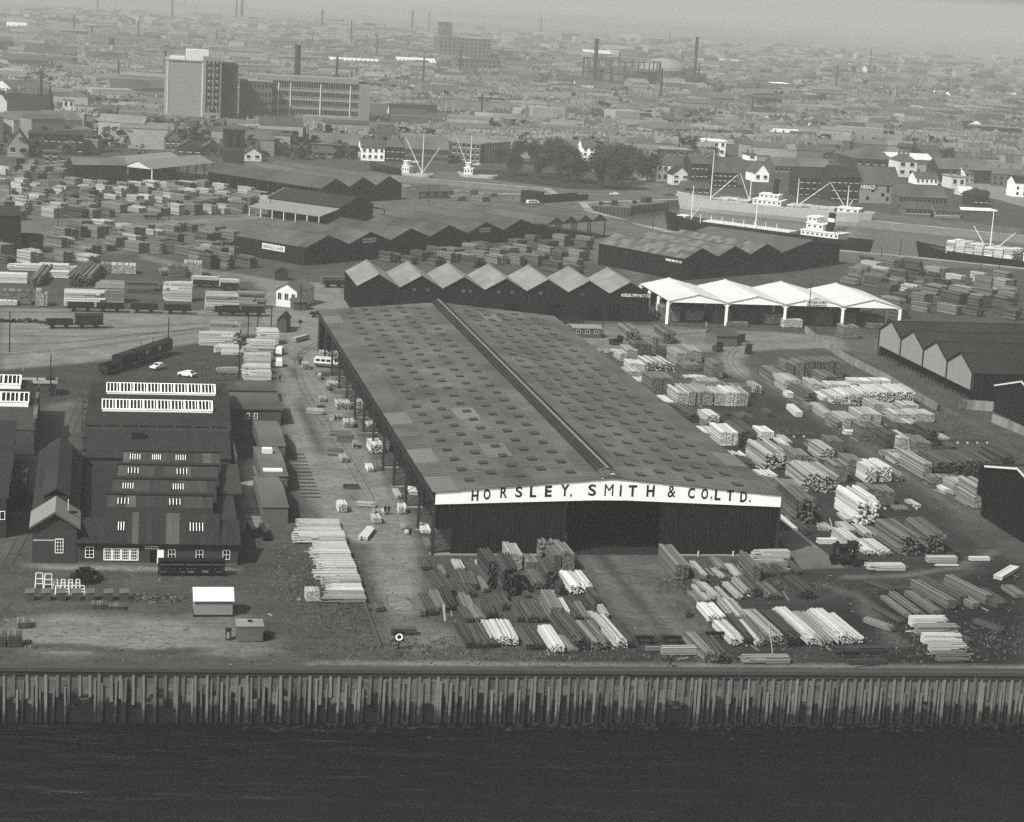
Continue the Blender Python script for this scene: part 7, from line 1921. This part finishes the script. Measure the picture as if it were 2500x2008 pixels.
TL = (('D', 1510, 1320, 1200, 'round dark tree among the hazy houses at right'), ('D', 360, 1290, 1160, 'dark tree beside the grey garage'), ('D', 60, 1180, 1095, 'dark tree left of the striped hall'), ('D', 1780, 1640, 1540, 'dark tree at the far right quay'), ('D', 380, 1090, 960, 'broad hazy tree above the striped hall'), ('D', 300, 1020, 940, 'hazy tree left of the broad one'),
      ('C', 1560, 830, 760, 'hazy tree right of the gasholders'), ('B', 430, 1200, 1090, 'dark tree by the basin cranes'), ('B', 1430, 960, 860, 'tree before the long modern block'), ('B', 1390, 1110, 1010, 'dark bush-like tree by the dark barn'), ('A', 960, 960, 890, 'bushy tree under the creek bridge'), ('D', 1000, 1130, 1040, 'hazy tree right of the dutch gable'))
for f, x, y, yt, lab in TL:
    p = P(f, x, y); h = zat(p, f, yt); tree(lab, p, h, h * 1.2)

# ---------------------------------------------------------------- terraces and sheds between the landmarks
ZONES = [('beyond the tall block', (0, 288), (380, 292), 12), ('behind the creek at the left', (0, 262), (380, 266), 12), ('at the far left skyline', (0, 190), (700, 200), 18), ('behind the brick factory', (560, 225), (1240, 235), 18), ('between the factory and the gasholders', (900, 262), (1500, 270), 18), ('behind the dock trees', (920, 300), (1560, 310), 16),
         ('around the gasholders', (1150, 215), (1850, 232), 18), ('behind the white inn', (1560, 318), (2000, 326), 12), ('in the right-hand streets', (1650, 275), (2300, 300), 18), ('behind the named warehouse', (1850, 325), (2500, 352), 16), ('in the far right haze', (1850, 230), (2500, 262), 18), ('in the distant right haze', (1950, 180), (2500, 215), 16),
         ('near the right edge of the town', (2150, 310), (2500, 345), 12), ('in the middle distance haze', (620, 160), (1750, 180), 22), ('along the far quay', (2260, 455), (2500, 475), 4)]
cnt = 0
for zi, (zn, a, b, n) in enumerate(ZONES):
    items = []
    for k in range(n):
        for _ in range(12):
            f_ = (k + CR.random()) / n
            x = a[0] + (b[0] - a[0]) * f_; y = a[1] + (b[1] - a[1]) * f_ + CR.uniform(-16, 16)
            p = P('X', x, y)
            if not blocked(p.x, p.y) and not blocked(p.x + 14, p.y + 2) and not any(inside(np.array([p.x + dx]), np.array([p.y]), h)[0] for h in HOLES for dx in (0, 15)): break
        else: continue
        items.append((x, y, p))
    items.sort(key=lambda e: e[0])
    for k, (x, y, p) in enumerate(items):
        big = CR.random() < .12
        w, d = (CR.uniform(22, 44), CR.uniform(12, 18)) if big else (CR.uniform(10, 30), CR.uniform(7, 10))
        h, rs = (CR.uniform(5, 11), CR.uniform(3, 6)) if big else (CR.uniform(5.2, 7.5), CR.uniform(2.8, 4))
        wall = CR.choice(('brick_mid', 'brick_mid', 'brick_dark', 'brick_pale', 'brick_pale', 'white_old', 'white')); rt = CR.choice(('roof_slate', 'roof_slate', 'roof_dark', 'roof_grey', 'roof_pale') if big else ('roof_slate', 'roof_dark', 'roof_slate', 'roof_grey'))
        rz = CR.choice((0.0, .08, .5, -.35, .9)) + CR.uniform(-.05, .05)
        t_ = thing('large_shed' if big else 'terrace_row', f'{"long shed" if big else "row of terraced houses"} {zn}, {ordn(k + 1)} from left', 'building', p, rz, 'town buildings ' + zn)
        foot(p, rz, 0, w, 0, d, 2)
        bx('wall', t_, wall, 0, w, 0, d, 0, h)
        for ya, yb in ((-.4, d / 2), (d + .4, d / 2)): MB().slab([(-.3, ya, h), (w + .3, ya, h), (w + .3, yb, h + rs), (-.3, yb, h + rs)], .2).obj('roof_slope', rt, t_)
        for xx in (0, w): MB().slab([(xx, 0, h), (xx, d, h), (xx, d / 2, h + rs - .2)], .2).obj('gable', wall, t_)
        if not big:
            nh = max(2, int(w / 5.5))
            for q in range(nh): bx('chimney', t_, 'brick_mid', w * (q + .5) / nh - .5, w * (q + .5) / nh + .5, d / 2 - .4, d / 2 + .4, h + rs - .6, h + rs + 1.5)
            if p.y < 1500:
                wm_ = MB().box(0, 1.1, -.12, -.02, 0, 1.5).mesh('window', 'glass')
                for q in range(nh * 2):
                    for z in (1.0, 3.8): link('window', wm_, t_, (w * (q + .3) / (nh * 2), 0, z))
        cnt += 1
print('town buildings', cnt)
# the rest of the town, too small and hazy to count
g1, g2, g3, g4 = MB(), MB(), MB(), MB()
def small(p, w, d, h, rs, rz):
    M = Matrix.Translation(p) @ Matrix.Rotation(rz, 4, 'Z')
    g1.box(0, w, 0, d, 0, h, M)
    v = [M @ Vector(q) for q in ((-.3, -.3, h), (w + .3, -.3, h), (w + .3, d + .3, h), (-.3, d + .3, h), (-.3, d / 2, h + rs), (w + .3, d / 2, h + rs))]
    i = len(g2.v); g2.v += [tuple(q) for q in v]
    for f in ((0, 1, 5, 4), (2, 3, 4, 5), (1, 2, 5), (3, 0, 4)): g2.f.append(tuple(i + q for q in f)); g2.m.append(0)
nfar = 0
def ok_at(p): return not blocked(p.x, p.y) and not any(inside(np.array([p.x]), np.array([p.y]), h)[0] for h in HOLES)
def street(c, ang, L, rows, gap):
    """parallel terraces either side of a street: houses stepped along it, chimney stacks, yard outshots"""
    global nfar
    u, v = Vector((math.cos(ang), math.sin(ang), 0)), Vector((-math.sin(ang), math.cos(ang), 0))
    for r_ in range(rows):
        x = 0.0
        hh, rs, d = CR.uniform(5, 6.8), CR.uniform(2.4, 3.6), CR.uniform(7, 9)
        while x < L:
            w = CR.choice((5.2, 10.4, 15.6, 20.8)); p = c + u * x + v * (r_ * gap)
            if CR.random() < .94 and ok_at(p) and ok_at(p + u * w):
                small(p, w - .1, d, hh + CR.choice((0, 0, .4, 1.2)), rs, ang); nfar += 1
                if (p - CAMC).length < 2600:
                    M = Matrix.Translation(p) @ Matrix.Rotation(ang, 4, 'Z')
                    for k in range(int(w / 5.2)): g1.box(k * 5.2 + .1, k * 5.2 + 1.0, d / 2 - .3, d / 2 + .3, hh + rs - .6, hh + rs + 1.5, M)
                    if CR.random() < .6: small(p + u * 1 + v * d, 3, 5, hh * .6, 1.2, ang)
            x += w
for _ in range(2600):
    x = CR.uniform(-80, 2560); y = 30 + 355 * CR.random() ** 1.05
    hor = -95 + .06 * (x - 235)
    if y < hor + 95: continue
    p = P('X', x, y)
    if p.y > 3700 or p.y < (1075 if x < 1950 else 985): continue
    if not ok_at(p): continue
    base = .25 * math.sin(p.x * .004) + .35 * math.sin(p.y * .0031 + 1)
    street(p, base + CR.choice((0, 0, math.pi / 2)) + CR.uniform(-.05, .05), CR.uniform(25, 90), CR.choice((1, 2, 2, 3)), CR.uniform(15, 22))
    if nfar >= 9500: break
# works and warehouses of odd sizes among the streets
for _ in range(420):
    x = CR.uniform(-60, 2540); y = 60 + 320 * CR.random(); p = P('X', x, y)
    if y < -95 + .06 * (x - 235) + 105 or p.y < 1000 or not ok_at(p) or not ok_at(p + Vector((20, 5, 0))): continue
    if CR.random() < .5: small(p, CR.uniform(16, 44), CR.uniform(12, 22), CR.uniform(6, 13), CR.uniform(1, 4), CR.uniform(-.4, .6))
    else:
        M = Matrix.Translation(p) @ Matrix.Rotation(CR.uniform(-.3, .4), 4, 'Z'); g3.box(0, CR.uniform(10, 30), 0, CR.uniform(8, 16), 0, CR.uniform(5, 15), M)
for _ in range(30):      # factory chimneys lost in the smoke
    x = CR.uniform(-20, 2300); y = 90 + 220 * CR.random(); p = P('X', x, y)
    if y < -95 + .06 * (x - 235) + 110 or not ok_at(p): continue
    h = CR.uniform(16, 36); g4.tube(p, p + Vector((0, 0, h)), h * .035, h * .022, n=8)
tw_ = struct(thing('hazy_town', 'hazy mass of small roofs filling the town to the horizon', 'town'), 'stuff')
a = g1.obj('walls', 'town_wall', tw_); b = g2.obj('roofs', 'town_roof', tw_)
c_ = g3.obj('blocks', 'town_wall', tw_); g4.obj('chimneys', 'brick_dark', tw_)['kind'] = 'stuff'
for o in (a, b, c_): o['kind'] = 'stuff'
ft = MB()
fr_ = random.Random(8)
for _ in range(900):
    x = fr_.uniform(-60, 2560); y = 110 + 280 * fr_.random()
    if y < -95 + .06 * (x - 235) + 110: continue
    p = P('X', x, y)
    if p.y < 960 or blocked(p.x, p.y): continue
    s_ = fr_.uniform(4, 9)
    for _ in range(26):
        v = Vector((fr_.gauss(0, .5), fr_.gauss(0, .5), fr_.uniform(.2, 1.3))) * s_
        M = Matrix.Translation(p + v) @ Matrix.Rotation(fr_.uniform(0, 6), 4, 'Z') @ Matrix.Rotation(fr_.uniform(-1, 1), 4, 'X'); q = s_ * .22
        ft.face(*[M @ Vector(c) for c in ((-q, -q, 0), (q, -q * .7, 0), (q, q, 0), (-q * .8, q, 0))])
tag(struct(ft.obj('town_trees', 'foliage'), 'stuff'), 'scattered hazy treetops among the town roofs', 'trees')

# ---------------------------------------------------------------- the hazy air over docks and town
hz = MB(); hz.box(-9500, 9500, -400, 11800, -10, 130)
ho = hz.obj('haze', 'void'); struct(ho, 'stuff')
tag(ho, 'smoky summer haze thickening over the town towards the horizon', 'haze')
hm = bpy.data.materials.new('haze'); hm.use_nodes = True
ht = hm.node_tree
for n_ in list(ht.nodes):
    if n_.type == 'BSDF_PRINCIPLED': ht.nodes.remove(n_)
pv = ht.nodes.new('ShaderNodeVolumePrincipled')
pv.inputs['Color'].default_value = (.83, .83, .825, 1)
pv.inputs['Density'].default_value = 2.5e-4
pv.inputs['Anisotropy'].default_value = .25
ht.links.new(pv.outputs[0], ht.nodes['Material Output'].inputs['Volume'])
ho.data.materials.clear(); ho.data.materials.append(hm)
